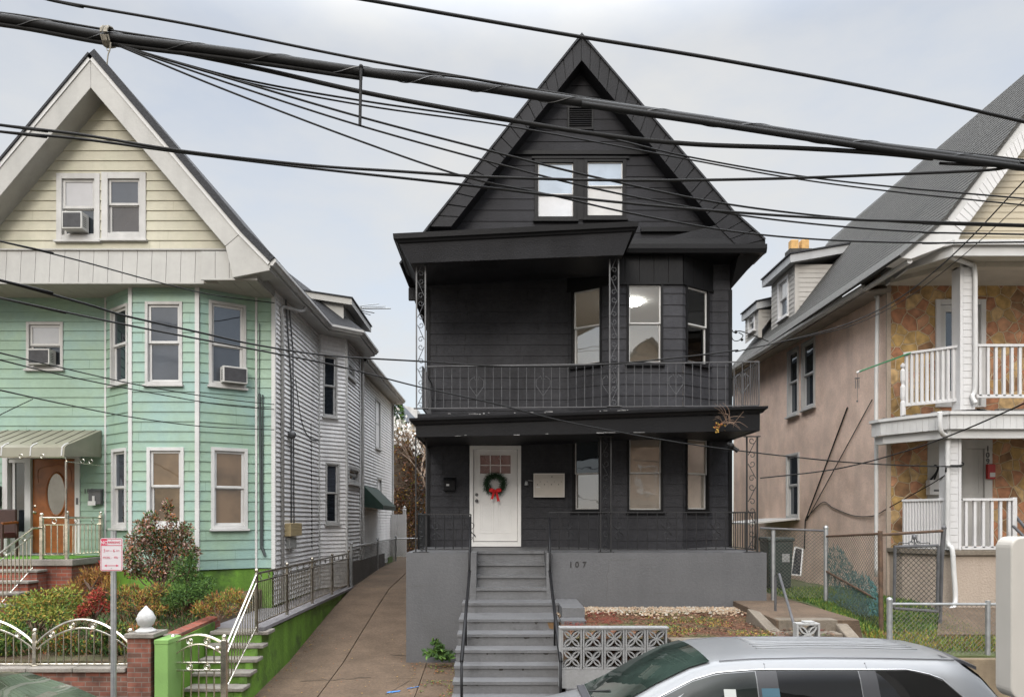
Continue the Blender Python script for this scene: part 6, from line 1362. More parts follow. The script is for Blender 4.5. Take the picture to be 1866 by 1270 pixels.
# ---------------- chain link fences and yard of the pink house ----------------
CF = thing('chain_link_fence', (6.13, 13, 1.4), 'rusty chain link fence between the side path and the pink house, with sagging rail', 'fence')
yA_, xA_ = 14.0, PX(1505, 14.0)
pA = (xA_, 14.0); pB = (PX(1606, 12.1), 12.1); pC = (PX(1718, 13.0), 13.0); pL = (PX(1388, 14.3), 14.4)
zt_ = lambda p, py: PZ(py, p[1])
mb = MB(); mb.tube([(pA[0], pA[1], 1.4), (pA[0], pA[1], PZ(962, 14.0))], .042, 8); mb.ball((pA[0], pA[1], PZ(962, 14)), .05, 8, 5); mb.build('post', M_GALV, CF); mb = MB(); x = PX(1409, 14.3); mb.tube([(x, 14.3, 1.4), (x, 14.3, PZ(966, 14.3))], .04, 8); mb.build('post', M_GALV, CF)
mb = MB(); mb.tube([(pB[0], pB[1], 1.2), (pB[0] - .02, pB[1], PZ(967, pB[1]))], .038, 8); mb.tube([(pB[0], pB[1], PZ(974, pB[1])), (pC[0], pC[1], PZ(967, pC[1]))], .024, 6); mb.tube([(pA[0], pA[1], PZ(977, 14)), (pB[0], pB[1], PZ(972, pB[1]))], .022, 6)
mb.tube([(pA[0], pA[1], PZ(1040, 14)), (pB[0], pB[1], PZ(1096, pB[1]))], .022, 6); mb.build('rail', M_RUST, CF)
mb = MB(); mb.tube([(pC[0] - .1, pC[1], 1.5), (pC[0] + .02, pC[1], PZ(962, pC[1]))], .04, 8); mb.ball((pC[0] + .02, pC[1], PZ(962, pC[1])), .045, 8, 5); mb.build('post', M_IRON, CF); mb = MB(); mb.tube([(pL[0], pL[1], PZ(962, 14.4)), (pA[0], pA[1], PZ(967, 14.0))], .02, 6); mb.build('top_rail', M_IRON, CF)
mb = MB(); chainlink(mb, pL, pA, 1.65, (PZ(964, 14.4), PZ(969, 14)), .07, .0032); chainlink(mb, pA, pB, (1.55, 1.35), (PZ(977, 14), PZ(973, 12.1)), .075, .003); mb.build('wire_mesh', M_WIRE, CF)
# teal windscreen net snagged on it
mb = MB(); rn = random.Random(31)
for i in range(2600):
    f = rn.random() ** 1.1; px = 1506 + 95 * f; topy = 1012 - 18 * math.sin(f * 9) + (f > .45) * (f - .45) * 150 + rn.uniform(-3, 3); py = rn.uniform(topy, 1120)
    y = 14.0 + (12.1 - 14.0) * f; p = PT(px, py, y + .03); a = rn.uniform(-.9, .9) + (math.pi / 2 if rn.random() < .5 else 0); l = rn.uniform(.03, .09); d = Vector((math.cos(a) * .15, -math.cos(a), math.sin(a) * 1.0)) * l
    n = Vector((.004, 0, .004)); mb.face([p - n, p + n, p + d + n, p + d - n])
SN = tag(mb.build('torn_netting', mat('teal_net', (.05, .12, .11), .8, .4, 20), root=(6.1, 13, 1.6)), 'torn teal netting tangled on the rusty chain link fence', 'netting')
G2 = thing('chain_link_gate', (7.0, 12.2, 1.6), 'black framed chain link gate with a scroll finial standing open by the pink house', 'gate')
yg2 = 12.3; x0, x1, z0, z1 = PX(1629, yg2), PX(1710, yg2), PZ(1108, yg2), PZ(996, yg2)
mb = MB()
for a, b in (((x0, z0), (x1 - .02, z0 - .05)), ((x0, z1), (x1, z1 + .02)), ((x0, z0), (x0 + .02, z1)), ((x1 - .02, z0 - .05), (x1, z1 + .02))): mb.tube([(a[0], yg2, a[1]), (b[0], yg2, b[1])], .026, 7)
mb.tube([(x1 + .06, yg2 + .05, 1.4), (x1 + .10, yg2 + .05, z1 + .1)], .028, 7); mb.build('frame', M_IRON, G2)
mb = MB(); chainlink(mb, (x0 + .02, yg2), (x1 - .02, yg2), z0, z1, .085, .0045); mb.build('wire_mesh', M_CABLE, G2)
mb = MB(); cxm = PX(1666, yg2)
for sg in (-1, 1): mb.tube(catmull([(cxm + sg * .03, yg2, z1 + .2), (cxm + sg * .05, yg2, z1 + .08), (cxm + sg * .15, yg2, z1 + .06), (cxm + sg * .24, yg2, z1 + .07), (cxm + sg * .26, yg2, z1 + .03)], 5), .009, 5); mb.tube([(cxm + sg * .06 + .035 * math.cos(k), yg2, z1 + .06 + .035 * math.sin(k)) for k in [i * .6 for i in range(9)]], .008, 4)
mb.lathe((cxm, yg2, z1 + .02), [(.012, 0), (.012, .1), (.035, .12), (.035, .15), (.015, .18), (.0, .2)], 8); mb.build('finial', M_IRON, G2)
FF = thing('low_chain_link_fence', (8, 11.05, 1.1), 'low galvanised chain link fence on the concrete wall in front of the pink house', 'fence')
yF2 = 11.0; xa_, xb_ = PX(1621, yF2), 11.0
for x in (xa_, PX(1800, yF2), PX(1800, yF2) + 1.45): mb = MB(); mb.tube([(x, yF2, .9), (x, yF2, PZ(1094, yF2))], .035 if x > xa_ else .042, 8); mb.build('post', M_GALV, FF)
mb = MB(); mb.ball((xa_, yF2, PZ(1093, yF2)), .048, 8, 5); mb.tube([(xa_, yF2, PZ(1100, yF2)), (xb_, yF2, PZ(1102, yF2))], .02, 7); mb.build('top_rail', M_GALV, FF)
mb = MB(); chainlink(mb, (xa_, yF2), (xb_, yF2), 1.13, PZ(1101, yF2), .072, .003); mb.build('wire_mesh', M_WIRE, FF)
CWL = thing('concrete_wall', (8, 10.95, .1), 'stained low concrete retaining wall under the low chain link fence', 'wall')
mb = MB(); mb.box(5.45, 13, 10.85, 11.1, .1, 1.10); mb.build('wall', mat('stained_concrete', (.24, .185, .12), .9, .2, 1.5, .4, 40, streak=.45, dirt=(.11, .085, .055), dscale=1.4, dlo=.45, dhi=.7), CWL, bevel=.015)
BIN = thing('waste_bin', (5.9, 17, 1.6), 'dark green lidded waste bin standing in shade beyond the chain link fence', 'bin')
D_ = 16.6; xa_, xb_ = PX(1392, D_), PX(1437, D_)
mb = MB(); mb.hexa([(xa_ + .04, D_ - .25, 1.62), (xb_ - .04, D_ - .25, 1.62), (xb_ - .04, D_ + .25, 1.62), (xa_ + .04, D_ + .25, 1.62), (xa_, D_ - .3, 2.65), (xb_, D_ - .3, 2.65), (xb_, D_ + .3, 2.65), (xa_, D_ + .3, 2.65)]); mb.build('body', mat('bin_green', (.008, .02, .017), .5, .2, 5), BIN, bevel=.03)
mb = MB(); mb.box(xa_ - .02, xb_ + .02, D_ - .34, D_ + .32, 2.652, 2.74); mb.build('lid', MATS['bin_green'], BIN, bevel=.03); mb = MB(); mb.box(xa_ + .3, xa_ + .46, D_ - .300, D_ - .285, 2.2, 2.38); mb.build('sticker', M_GALV, BIN)
SHT = thing('leaning_window_frame', (6.6, 16.2, 1.6), 'old glazed window frame leaning against the pink wall behind the fence', 'window frame')
D_ = 16.4; a, b = PT(1441, 1046, D_), PT(1459, 1048, D_); c, d = PT(1463, 1000, D_ + .25), PT(1449, 996, D_ + .25)
mb = MB()
for p, q in ((a, b), (b, c), (c, d), (d, a)): mb.bar(p, q, .03, .03)
mb.build('frame', M_VINYLW, SHT); mb = MB(); mb.prism([a, b, c, d], (0, .01, 0)); mb.build('pane', G_DARK, SHT)
# ================= VEHICLES AND STREET THINGS =================
M_CARP = mat('silver_car_paint', (.18, .184, .188), .35, .02, 2, metal=.2, coat=.25)
M_RUB = mat('black_rubber', (.02, .02, .02), .8, .1, 5)
M_PLAS = mat('dark_car_trim', (.05, .05, .055), .45, .1, 5)
M_CHR = mat('chrome_trim', (.75, .75, .75), .12, .03, 5, metal=1)
def wheel(par, x, y, r, w, side):
    c = (x, y, r)
    mb = MB(); mb.lathe(c, [(r * .62, -w / 2), (r * .95, -w / 2), (r, -w / 3), (r, w / 3), (r * .95, w / 2), (r * .62, w / 2)], 28, 'y'); wh = mb.build('wheel', M_RUB, par, smooth=False)
    mb = MB(); mb.lathe(c, [(r * .63, -w / 2 * .9), (r * .55, -w / 2 * .7), (.06, -w / 2 * .55), (.06, w / 2 * .55), (r * .55, w / 2 * .7), (r * .63, w / 2 * .9)], 24, 'y')
    for k in range(7): a = 2 * math.pi * k / 7; mb.bar((x, y + side * w * .38, r), (x + math.cos(a) * r * .58, y + side * w * .44, r + math.sin(a) * r * .58), .05, .04)
    mb.build('rim', M_GALV, wh)
def loft(mb, secs, close=True):
    n = len(secs[0]); vs = [p for s in secs for p in s]; m = len(secs)
    fs = [(i * n + k, i * n + k + 1, (i + 1) * n + k + 1, (i + 1) * n + k) for i in range(m - 1) for k in range(n - 1)]
    fs += [tuple(range(n))[::-1], tuple(range((m - 1) * n, m * n))]; mb.faces(vs, fs)
def body_section(x, yc, w, zt, zb, zs, crown=.03):
    """half profile mirrored: zs = shoulder height"""
    h = [(0, zt + crown), (w * .55, zt + crown * .7), (w * .85, zt - .01), (w * .95, zt - .05), (w * .985, zs), (w, zs - .12), (w * .985, zs - .35), (w * .97, zb + .12), (w * .9, zb)]
    return [(x, yc - y, z) for y, z in reversed(h)] + [(x, yc + y, z) for y, z in h[1:]]
VC = 8.36; VAN = thing('minivan', (2.9, VC, 0), 'silver minivan with tinted side glass parked at the kerb before the black house', 'car')
st = [(.02, .62, .62, .35), (.08, .78, .80, .28), (.35, .90, .93, .26), (.95, .96, 1.06, .25), (1.25, .98, 1.10, .25), (2.2, .995, 1.14, .24), (3.6, 1.0, 1.16, .24), (4.7, .99, 1.17, .25), (5.05, .95, 1.16, .27), (5.22, .88, 1.10, .32), (5.28, .80, .95, .36)]
mb = MB(); loft(mb, [body_section(x, VC, w, zt, zb, zt - .12, .0 if x > 1.2 else .03) for x, w, zt, zb in st]); vb = mb.build('body', M_CARP, VAN, smooth=True)
# greenhouse: stations along the car, cross-section from belt to roof crown
YN = .97
def gh_section(x, zb, zr, wb, wr, crown):
    pts = []
    prof = [(0, wb), (.35, wb - (wb - wr) * .22), (.7, wb - (wb - wr) * .55), (.9, wb - (wb - wr) * .85), (.965, wr - .02), (1.0, wr - .09)]
    h = [(w, zb + (zr - zb) * f) for f, w in prof] + [(wr * .6, zr + crown * .6), (0, zr + crown)]
    return [(x, VC - w, z) for w, z in h] + [(x, VC + w, z) for w, z in reversed(h[:-1])]
gst = [(1.00, 1.08, 1.10, .93, .80, .0), (1.25, 1.09, 1.24, .95, .72, .01), (1.6, 1.1, 1.44, .96, .71, .02), (1.95, 1.1, 1.61, .97, .71, .03), (2.2, 1.1, 1.68, .97, .71, .035), (2.6, 1.1, 1.71, .97, .72, .045), (3.2, 1.1, 1.72, .97, .72, .05), (3.9, 1.1, 1.715, .97, .715, .05), (4.5, 1.1, 1.70, .965, .70, .045), (4.72, 1.1, 1.69, .96, .69, .04), (4.95, 1.1, 1.52, .945, .70, .03), (5.12, 1.1, 1.30, .92, .74, .02), (5.24, 1.1, 1.13, .90, .80, .0)]
mb = MB(); loft(mb, [gh_section(*s) for s in gst]); mb.build('cabin', M_CARP, VAN, smooth=True)
def interp(tbl, x, k):
    for a, b in zip(tbl, tbl[1:]):
        if a[0] <= x <= b[0]: return a[k] + (b[k] - a[k]) * (x - a[0]) / (b[0] - a[0])
    return tbl[-1][k] if x > tbl[-1][0] else tbl[0][k]
prof_ = [(0, 0), (.35, .22), (.7, .55), (.9, .85), (.965, 1.02)]
def side_y(x, z, side=-1, out=0):
    zb, zr, wb, wr = (interp(gst, x, k) for k in (1, 2, 3, 4)); f = max(0, min(.965, (z - zb) / (zr - zb))); w = wb - (wb - wr) * interp(prof_, f, 1)
    return VC + side * (w + out)
def sidepane(mb, poly, side, out=.006, n=6):
    """polygon in (x,z): bottom edge list and top edge list of equal length"""
    lo, hi = poly
    vs = []; m = len(lo)
    for i in range(m):
        for k in range(n + 1):
            x = lo[i][0] + (hi[i][0] - lo[i][0]) * k / n; z = lo[i][1] + (hi[i][1] - lo[i][1]) * k / n; vs.append((x, side_y(x, z, side, out), z))
    mb.faces(vs, [(i * (n + 1) + k, (i + 1) * (n + 1) + k, (i + 1) * (n + 1) + k + 1, i * (n + 1) + k + 1) for i in range(m - 1) for k in range(n)])
def fillx(xs, lo, hi): return ([(x, lo(x)) for x in xs], [(x, hi(x)) for x in xs])
ztop = lambda x: min(interp(gst, x, 2) - .105 - .02 * 0, 1.60) if x < 4.0 else 1.60 - max(0, (x - 4.15)) * .22 - max(0, x - 4.45) * .75
belt = lambda x: 1.115
def lin(a, b, n): return [a + (b - a) * i / n for i in range(n + 1)]
def P_(px, py, D=7.62): return PX(px, D)
x_b0, x_b1, x_c0, x_c1 = PX(1375, 7.6), PX(1412, 7.6), PX(1562, 7.6), PX(1592, 7.6)
for side in (-1, 1):
    mb = MB(); sidepane(mb, fillx(lin(1.52, x_b0 - .01, 10), belt, lambda x: max(1.12, interp(gst, x, 2) - .115)), side); mb.build('side_window', glass('car_front_glass', (.02, .024, .022), .03, .01, var=.5), VAN, smooth=True)
    mb = MB(); sidepane(mb, fillx(lin(x_b1, x_c0 - .01, 6), belt, ztop), side); mb.build('side_window', G_CAR, VAN, smooth=True)
    mb = MB(); sidepane(mb, fillx(lin(x_c1, 4.93, 10), belt, lambda x: max(1.13, ztop(x))), side); mb.build('side_window', G_CAR, VAN, smooth=True)
    mb = MB(); sidepane(mb, fillx(lin(x_b0, x_b1, 3), belt, ztop), side, .007); mb.build('pillar_trim', mat('pillar_plastic', (.028, .028, .03), .3, .05), VAN, smooth=True)
    mb = MB(); sidepane(mb, fillx(lin(x_c0, x_c1, 3), belt, ztop), side, .007); mb.build('pillar_trim', MATS['pillar_plastic'], VAN, smooth=True)
    mb = MB(); xs = lin(1.5, 4.93, 30); line = [(x, side_y(x, max(1.12, (interp(gst, x, 2) - .11) if x < x_b0 else ztop(x)) + .012, side, .008), max(1.12, (interp(gst, x, 2) - .11) if x < x_b0 else ztop(x)) + .012) for x in xs]; mb.tube(line, .007, 5); mb.build('chrome_strip', M_CHR, VAN, smooth=True)
    mb = MB()   # door shut lines and roof channel
    for xx in (PX(1393, 7.6), PX(1577, 7.6)): mb.tube([(xx + (.03 if xx > 3.3 else 0) * (1.69 - z) * 2, side_y(xx, z, side, .0015), z) for z in lin(1.1, interp(gst, xx, 2) - .045, 8)], .0045, 4)
    mb.tube([(x, VC + side * (interp(gst, x, 4) - .035), interp(gst, x, 2) - .006) for x in lin(2.25, 4.7, 16)], .006, 4); mb.build('shut_line', M_PLAS, VAN)
# windscreen and rear glass
def xpane(mb, stations, wf, out=.008, n=8):
    vs = []
    for (x, z) in stations:
        w = wf(x)
        for k in range(n + 1): t = -1 + 2 * k / n; cr = interp(gst, x, 5); vs.append((x - (out if x < 3 else -out), VC + t * w, z + cr * (1 - t * t) + out * .8))
    m = len(stations); mb.faces(vs, [(i * (n + 1) + k, (i + 1) * (n + 1) + k, (i + 1) * (n + 1) + k + 1, i * (n + 1) + k + 1) for i in range(m - 1) for k in range(n)])
mb = MB(); xpane(mb, [(x, interp(gst, x, 2)) for x in lin(1.02, 2.16, 10)], lambda x: interp(gst, x, 4) - .035); mb.build('windscreen', glass('windscreen_glass', (.022, .034, .028), .06, .01, var=.6), VAN, smooth=True)
mb = MB(); xpane(mb, [(x, interp(gst, x, 2)) for x in lin(4.80, 5.2, 6)], lambda x: interp(gst, x, 4) - .03); mb.build('rear_window', G_CAR, VAN, smooth=True)
mb = MB(); vs = []; 
for x, z, w in ((4.66, 1.705, .58), (4.85, 1.675, .60), (5.03, 1.60, .58)):
    for t in lin(-1, 1, 8): vs.append((x - .05 * t * t, VC + t * w, z + .02 * (1 - t * t)))
n = 9; mb.faces(vs + [(a, b, c - .035) for a, b, c in vs], [(i * n + k, (i + 1) * n + k, (i + 1) * n + k + 1, i * n + k + 1) for i in range(2) for k in range(8)] + [(27 + i * n + k, 27 + i * n + k + 1, 27 + (i + 1) * n + k + 1, 27 + (i + 1) * n + k) for i in range(2) for k in range(8)] + [(18 + k, 18 + k + 1, 45 + k + 1, 45 + k) for k in range(8)] + [(0, 9, 36, 27), (9, 18, 45, 36), (8, 35, 44, 17), (17, 44, 53, 26)]); mb.build('spoiler', M_PLAS, VAN, smooth=False)
mb = MB()
for t in (-.46, -.3, -.15, 0, .15, .3, .46): mb.tube([(x, VC + t * interp(gst, x, 4), interp(gst, x, 2) + interp(gst, x, 5) * (1 - t * t * .9) - .002) for x in lin(2.75, 4.5, 14)], .009, 5)
mb.build('roof_rib', M_CARP, VAN, smooth=True)
for t in (-.25, .3): mb = MB(); mb.tube([(1.03, VC + t * .8 + .1, 1.125), (1.2, VC + t * .8 - .35, 1.24)], .012, 5); mb.build('wiper', M_RUB, VAN)
mb = MB(); mb.box(.92, 1.06, VC - .78, VC + .78, 1.07, 1.105); mb.build('cowl', M_PLAS, VAN, bevel=.01)
mb = MB(); mb.box(1.9, 1.95, VC - .12, VC + .12, 1.50, 1.56); mb.build('interior_mirror', M_PLAS, VAN)
for side in (-1, 1):
    mb = MB(); mb.lathe((1.62, VC + side * 1.07, 1.12), [(.0, -.1), (.075, -.09), (.09, 0), (.07, .08), (0, .09)], 12, 'y'); mb.build('wing_mirror', M_CARP, VAN, smooth=True)
    for x in (1.02, 4.12): wheel(VAN, x, VC + side * .86, .33, .22, side)
    mb = MB(); mb.prism([(.05, VC + side * .62, .62), (.30, VC + side * .88, .66), (.52, VC + side * .90, .82), (.2, VC + side * .68, .80)], (0, 0, .03)); mb.build('headlight', M_CHR, VAN)
    mb = MB(); mb.box(5.12, 5.27, VC + side * .74, VC + side * .9, .85, 1.15); mb.build('tail_light', mat('red_lens', (.3, .01, .01), .2), VAN)
mb = MB(); sidepane(mb, fillx(lin(2.24, 2.36, 2), lambda x: 1.26, lambda x: 1.43), -1, .009, 2); mb.build('window_sticker', mat('paper_sticker', (.30, .31, .29), .5), VAN)
mb = MB(); sidepane(mb, fillx(lin(2.62, 2.80, 2), lambda x: 1.28, lambda x: 1.44), -1, .009, 2); mb.build('blue_window_card', mat('blue_sticker', (.03, .075, .10), .3), VAN)  # small blue sticker on the near side of the van

# sedan at the lower left corner
SY = 7.9; SED = thing('sedan', (-7.6, SY, 0), 'dark green sedan at the kerb, only its windscreen top in the lower left corner', 'car')
M_SED = mat('dark_green_car_paint', (.05, .06, .04), .3, .03, 2, metal=.3, coat=.6)
xR = PX(150, SY) + .75
sst = [(xR - 4.6, .7, .85, .35), (xR - 4.45, .85, .98, .3), (xR - 3.6, .9, 1.0, .25), (xR - 1.2, .91, .98, .25), (xR - .4, .88, .90, .26), (xR - .05, .7, .75, .3)]
mb = MB(); loft(mb, [body_section(x, SY, w, zt, zb, zt - .12, .02) for x, w, zt, zb in sst]); mb.build('body', M_SED, SED, smooth=True)
gs2 = [(xR - 4.2, .93, 1.0, .8, .72, .0), (xR - 3.6, .94, 1.32, .84, .62, .02), (xR - 3.0, .94, 1.43, .86, .60, .03), (xR - 2.2, .94, 1.44, .86, .60, .035), (xR - 1.75, .94, 1.40, .86, .61, .035), (xR - 1.2, .94, 1.20, .86, .68, .02), (xR - .85, .94, 1.0, .85, .76, .0)]
VC0 = VC; VC = SY; mb = MB(); loft(mb, [gh_section(*s) for s in gs2]); mb.build('cabin', M_SED, SED, smooth=True)
g0 = gst; gst = gs2
mb = MB(); xpane(mb, [(x, interp(gst, x, 2)) for x in lin(xR - 1.72, xR - .9, 8)], lambda x: interp(gst, x, 4) - .03, .008); ws_ = mb.build('windscreen', glass('sedan_windscreen', (.045, .055, .035), .06, .02, var=.6), SED, smooth=True)
for v in ws_.data.vertices: v.co.x += .02; v.co.z += .004
for side in (-1, 1):
    mb = MB(); sidepane(mb, fillx(lin(xR - 3.5, xR - 1.2, 10), lambda x: .96, lambda x: max(.97, interp(gst, x, 2) - .1)), side); mb.build('side_window', G_CAR, SED, smooth=True)
    for x in (xR - 3.75, xR - .85): wheel(SED, x, SY + side * .78, .31, .2, side)
gst = g0; VC = VC0

# parking sign on its steel post
PS = thing('parking_sign', (PX(204, 10.3), 10.3, .13), 'white no parking sign with red lettering and arrow on a grey steel post', 'sign')
yS = 10.3; WSg = Wall((PX(183, yS), yS), (PX(224, yS), yS)); sx, sz0, sz1 = WSg.len, PZ(1040, yS), PZ(980, yS)
M_SGW = mat('sign_white', (.52, .48, .49), .4, .04, 4); M_SGR = mat('sign_red', (.48, .045, .09), .45, .06, 6)
def rrect(x0, x1, z0, z1, r, n=5):
    out = []
    for cx, cz, a0 in ((x1 - r, z1 - r, 0), (x0 + r, z1 - r, 90), (x0 + r, z0 + r, 180), (x1 - r, z0 + r, 270)):
        for i in range(n + 1): a = R(a0 + 90 * i / n); out.append((cx + r * math.cos(a), cz + r * math.sin(a)))
    return out
mb = MB(); mb.prism([WSg.at(x, 0, z) for x, z in rrect(0, sx, sz0, sz1, .03)], (0, -.004, 0)); pl = mb.build('plate', M_SGW, PS)
mb = MB(); o = rrect(.008, sx - .008, sz0 + .008, sz1 - .008, .024); i_ = rrect(.016, sx - .016, sz0 + .016, sz1 - .016, .018); n = len(o)
mb.faces([WSg.at(x, .006, z) for x, z in o + i_], [(k, (k + 1) % n, n + (k + 1) % n, n + k) for k in range(n)])
hz = sz1 - .105; mb.cm = 0
def flat(mb, x0, x1, z0, z1, d=.0062): mb.face([WSg.at(x0, d, z0), WSg.at(x1, d, z0), WSg.at(x1, d, z1), WSg.at(x0, d, z1)])
flat(mb, .016, .098, hz, sz1 - .014); flat(mb, .098, sx - .016, hz, hz + .008)
az = sz0 + .075; mb.face([WSg.at(x, .0062, z) for x, z in ((.085, az + .004), (sx - .085, az + .004), (sx - .085, az - .004), (.085, az - .004))])
for s, e in ((.055, .09), (sx - .055, sx - .09)): mb.face([WSg.at(s, .0064, az), WSg.at(e, .0064, az + .017), WSg.at(e, .0064, az - .017)])
mb.build('red_marking', M_SGR, pl)
text('NO', .066, M_SGW, WSg, .057, .007, hz + .020, pl, 'lettering', .0005, bold=.001); text('PARKING', .041, M_SGR, WSg, .193, .007, hz + .032, pl, 'lettering', .0005, bold=.001)
text('3', .062, M_SGR, WSg, .058, .007, sz1 - .195, pl, 'lettering', .0005); text('AM', .03, M_SGR, WSg, .105, .007, sz1 - .185, pl, 'lettering', .0005); text('-', .05, M_SGR, WSg, .15, .007, sz1 - .192, pl, 'lettering', .0005); text('6', .062, M_SGR, WSg, .192, .007, sz1 - .195, pl, 'lettering', .0005); text('AM', .03, M_SGR, WSg, .243, .007, sz1 - .185, pl, 'lettering', .0005)
text('MON', .042, M_SGR, WSg, .088, .007, sz1 - .285, pl, 'lettering', .0005); text('-', .04, M_SGR, WSg, .155, .007, sz1 - .283, pl, 'lettering', .0005); text('FRI', .042, M_SGR, WSg, .22, .007, sz1 - .285, pl, 'lettering', .0005)
mb = MB(); x = PX(205, yS); mb.box(x - .034, x + .034, yS + .012, yS + .022, .13, sz1 + .1); mb.box(x - .034, x - .026, yS + .022, yS + .045, .13, sz1 + .1); mb.box(x + .026, x + .034, yS + .022, yS + .045, .13, sz1 + .1); mb.box(x - .012, x + .012, yS + .004, yS + .011, .13, sz1 + .1); mb.build('post', M_GALV, PS)
mb = MB()
for z in (sz1 - .03, sz0 + .04): mb.lathe(WSg.at(sx / 2, .0045, z), [(.007, 0), (.007, -.004), (0, -.005)], 8, 'y')
mb.build('bolt', M_GALV, PS)
# cream cabinet at the right edge
CB = thing('utility_cabinet', (PX(1880, 6.6), 6.6, .13), 'cream metal cabinet with rounded corners on a post at the right edge', 'cabinet')
yC = 6.6; WC_ = Wall((PX(1843, yC), yC), (PX(1843, yC) + .8, yC)); mb = MB(); mb.prism([WC_.at(x + (.03 * (z - PZ(1262, yC)) / -1.4 if False else 0), 0, z) for x, z in rrect(0, .8, PZ(1275, yC), PZ(978, yC), .1, 6)], (0, .22, 0)); mb.build('case', mat('cream_enamel', (.40, .375, .335), .55, .05, 2, streak=.1), CB, bevel=.015)
mb = MB(); mb.tube([WC_.at(.4, -.1, 0), WC_.at(.4, -.1, PZ(1275, yC))], .06, 10); mb.build('post', M_GALV, CB)

# ================= HOUSES ACROSS THE STREET (seen only as reflections in the glass) =================
def across(x0, x1, ridge, m, label, seed):
    t = thing('brick_house', ((x0 + x1) / 2, -14, 0), label, 'house'); ra = random.Random(seed); y = -13.0; ze = ridge - (x1 - x0) * .42; xm = (x0 + x1) / 2
    mb = MB(); mb.box(x0, x1, y - 10, y, 0, ze); mb.prism([(x0, y, ze), (x1, y, ze), (xm, y, ridge)], (0, -10, 0)); mb.build('wall', m, t)
    mb = MB(); o = .35
    for a, b in (((x0 - o, ze - o * .84), (xm, ridge + .05)), ((xm, ridge + .05), (x1 + o, ze - o * .84))): slab(mb, [a, b], y - 10.3, y + .4, .15)
    mb.build('roof', M_ROOFDARK, t)
    WA = Wall((x1, y), (x0, y)); w = x1 - x0
    for zz in (1.6, 4.6, 7.4):
        for f in (.2, .5, .8) if zz < 7 else (.4, .6): window(t, WA, (w * f - .5, w * f + .5, zz, zz + 1.7), M_WHITEOLD, M_VINYLW, G_DARK, G_DARK, cw=.1, sw=.06)
    mb = MB(); mb.box(x0 + .2, x1 - .2, y, y + 2, .1, 1.0); mb.box(x0 + .1, x1 - .1, y, y + 2.1, 3.9, 4.2)
    mb.build('porch', M_CONCG, t)
    for f in (.03, .5, .97): mb = MB(); x = x0 + .3 + (w - .6) * f; mb.box(x - .12, x + .12, y + 1.7, y + 1.94, 1.0, 3.9); mb.build('post', M_VINYLW, t)
M_BRTAN = brick_mat('tan_brick', (.27, .17, .11), (.20, .125, .08), (.24, .2, .16))
across(-13, -5.5, 11.5, M_BRICK, 'red brick gabled house across the street, reflected in the panes', 1)
across(4.4, 12.8, 13.6, M_BRTAN, 'tan brick gabled house across the street, reflected in the black house bay', 2)
across(-4.2, 2.8, 10.6, M_BRICK, 'lower red brick house across the street, between its two gabled neighbours', 3)
# ================= OVERHEAD CABLES =================
def run_on(pts, P, far=14.0):
    """carry a cable on towards its pole, well past the view"""
    if pts[0][0] <= 0 or pts[0][1] < 0: d = (P[0] - P[1]).normalized(); P = [P[0] + d * far] + P
    if pts[-1][0] >= 1866: d = (P[-1] - P[-2]).normalized(); P = P + [P[-1] + d * far]
    return P
def cable(label, pts, r, name='overhead_cable', cat='cable', m=None, k=8, extra=None):
    """pts: (px, py, depth) along the cable's real course"""
    P = run_on(pts, [PT(*p) for p in pts]); mb = MB(); mb.tube(catmull(P, k), r * 1.15, 7)
    if extra: extra(mb)
    o = mb.build(name, m or M_CABLE, root=P[0], smooth=True); return tag(o, label, cat, 'overhead cables along the street')
DC = 8.0
# main bundle, as one thing with its wraps
TB = thing('cable_bundle', PT(0, 35, DC), 'thickest black cable bundle slanting across the whole street view', 'cable', 'overhead cables along the street')
main = [(-260, 8, DC), (0, 33, DC), (200, 68, DC), (430, 97, DC), (660, 131, DC), (860, 157, DC), (1060, 187, DC), (1300, 222, DC), (1600, 268, DC), (1866, 303, DC), (2100, 340, DC)]
mb = MB(); mb.tube(catmull(run_on(main, [PT(*p) for p in main]), 8), .047, 10); mb.tube(catmull([PT(a, b - 9 + 4 * math.sin(a * .02), d) for a, b, d in main], 8), .014, 6); mb.build('sheath', M_CABLE, TB, smooth=True)
mb = MB(); mb.tube(catmull([PT(a, b + 12 - max(0, a - 900) * .004, d + .02) for a, b, d in main[:5]], 8), .025, 7); mb.tube(catmull([PT(a, b + 3, d - .03) for a, b, d in main[6:]], 8), .034, 7); mb.build('inner_cable', M_CABLE, TB, smooth=True)
mb = MB(); pts = catmull([PT(*p) for p in main], 60); tw = []
for i, p in enumerate(pts): a = i * .16; tw.append(p + Vector((0, -.052 * math.cos(a), .052 * math.sin(a))))
mb.tube(tw, .004, 4); mb.build('lashing_wire', mat('lashing_wire', (.10, .10, .10), .4, metal=.5), TB)
cable('high cable crossing just below the tip of the black gable', [(430, -38, DC), (660, -1, DC), (850, 32, DC), (1060, 68, DC), (1300, 107, DC), (1600, 163, DC), (1866, 222, DC), (2100, 278, DC)], .0165)
cable('cable from the top left that meets the thick bundle before the black gable', [(-60, -32, DC), (95, 1, DC), (350, 46, DC), (640, 105, DC), (850, 142, DC), (1000, 168, DC), (1160, 194, DC), (1300, 215, DC)], .0125)
cable('medium cable splitting off below the bundle and rejoining it near the pink house', [(200, 76, DC + .03), (300, 91, DC + .05), (470, 125, DC + .1), (660, 168, DC + .1), (850, 204, DC + .1), (1060, 241, DC + .1), (1250, 262, DC + .08), (1450, 270, DC + .05), (1600, 279, DC), (1700, 289, DC)], .0215)
cable('thin wire just under the medium cable, ending at the pink house gable', [(200, 78, DC), (430, 142, DC + .2), (660, 184, DC + .5), (900, 218, DC + 1), (1080, 246, DC + 1.5), (1250, 285, DC + 2), (1450, 320, DC + 2), (1650, 343, DC + 2), (1866, 362, DC + 2)], .010)
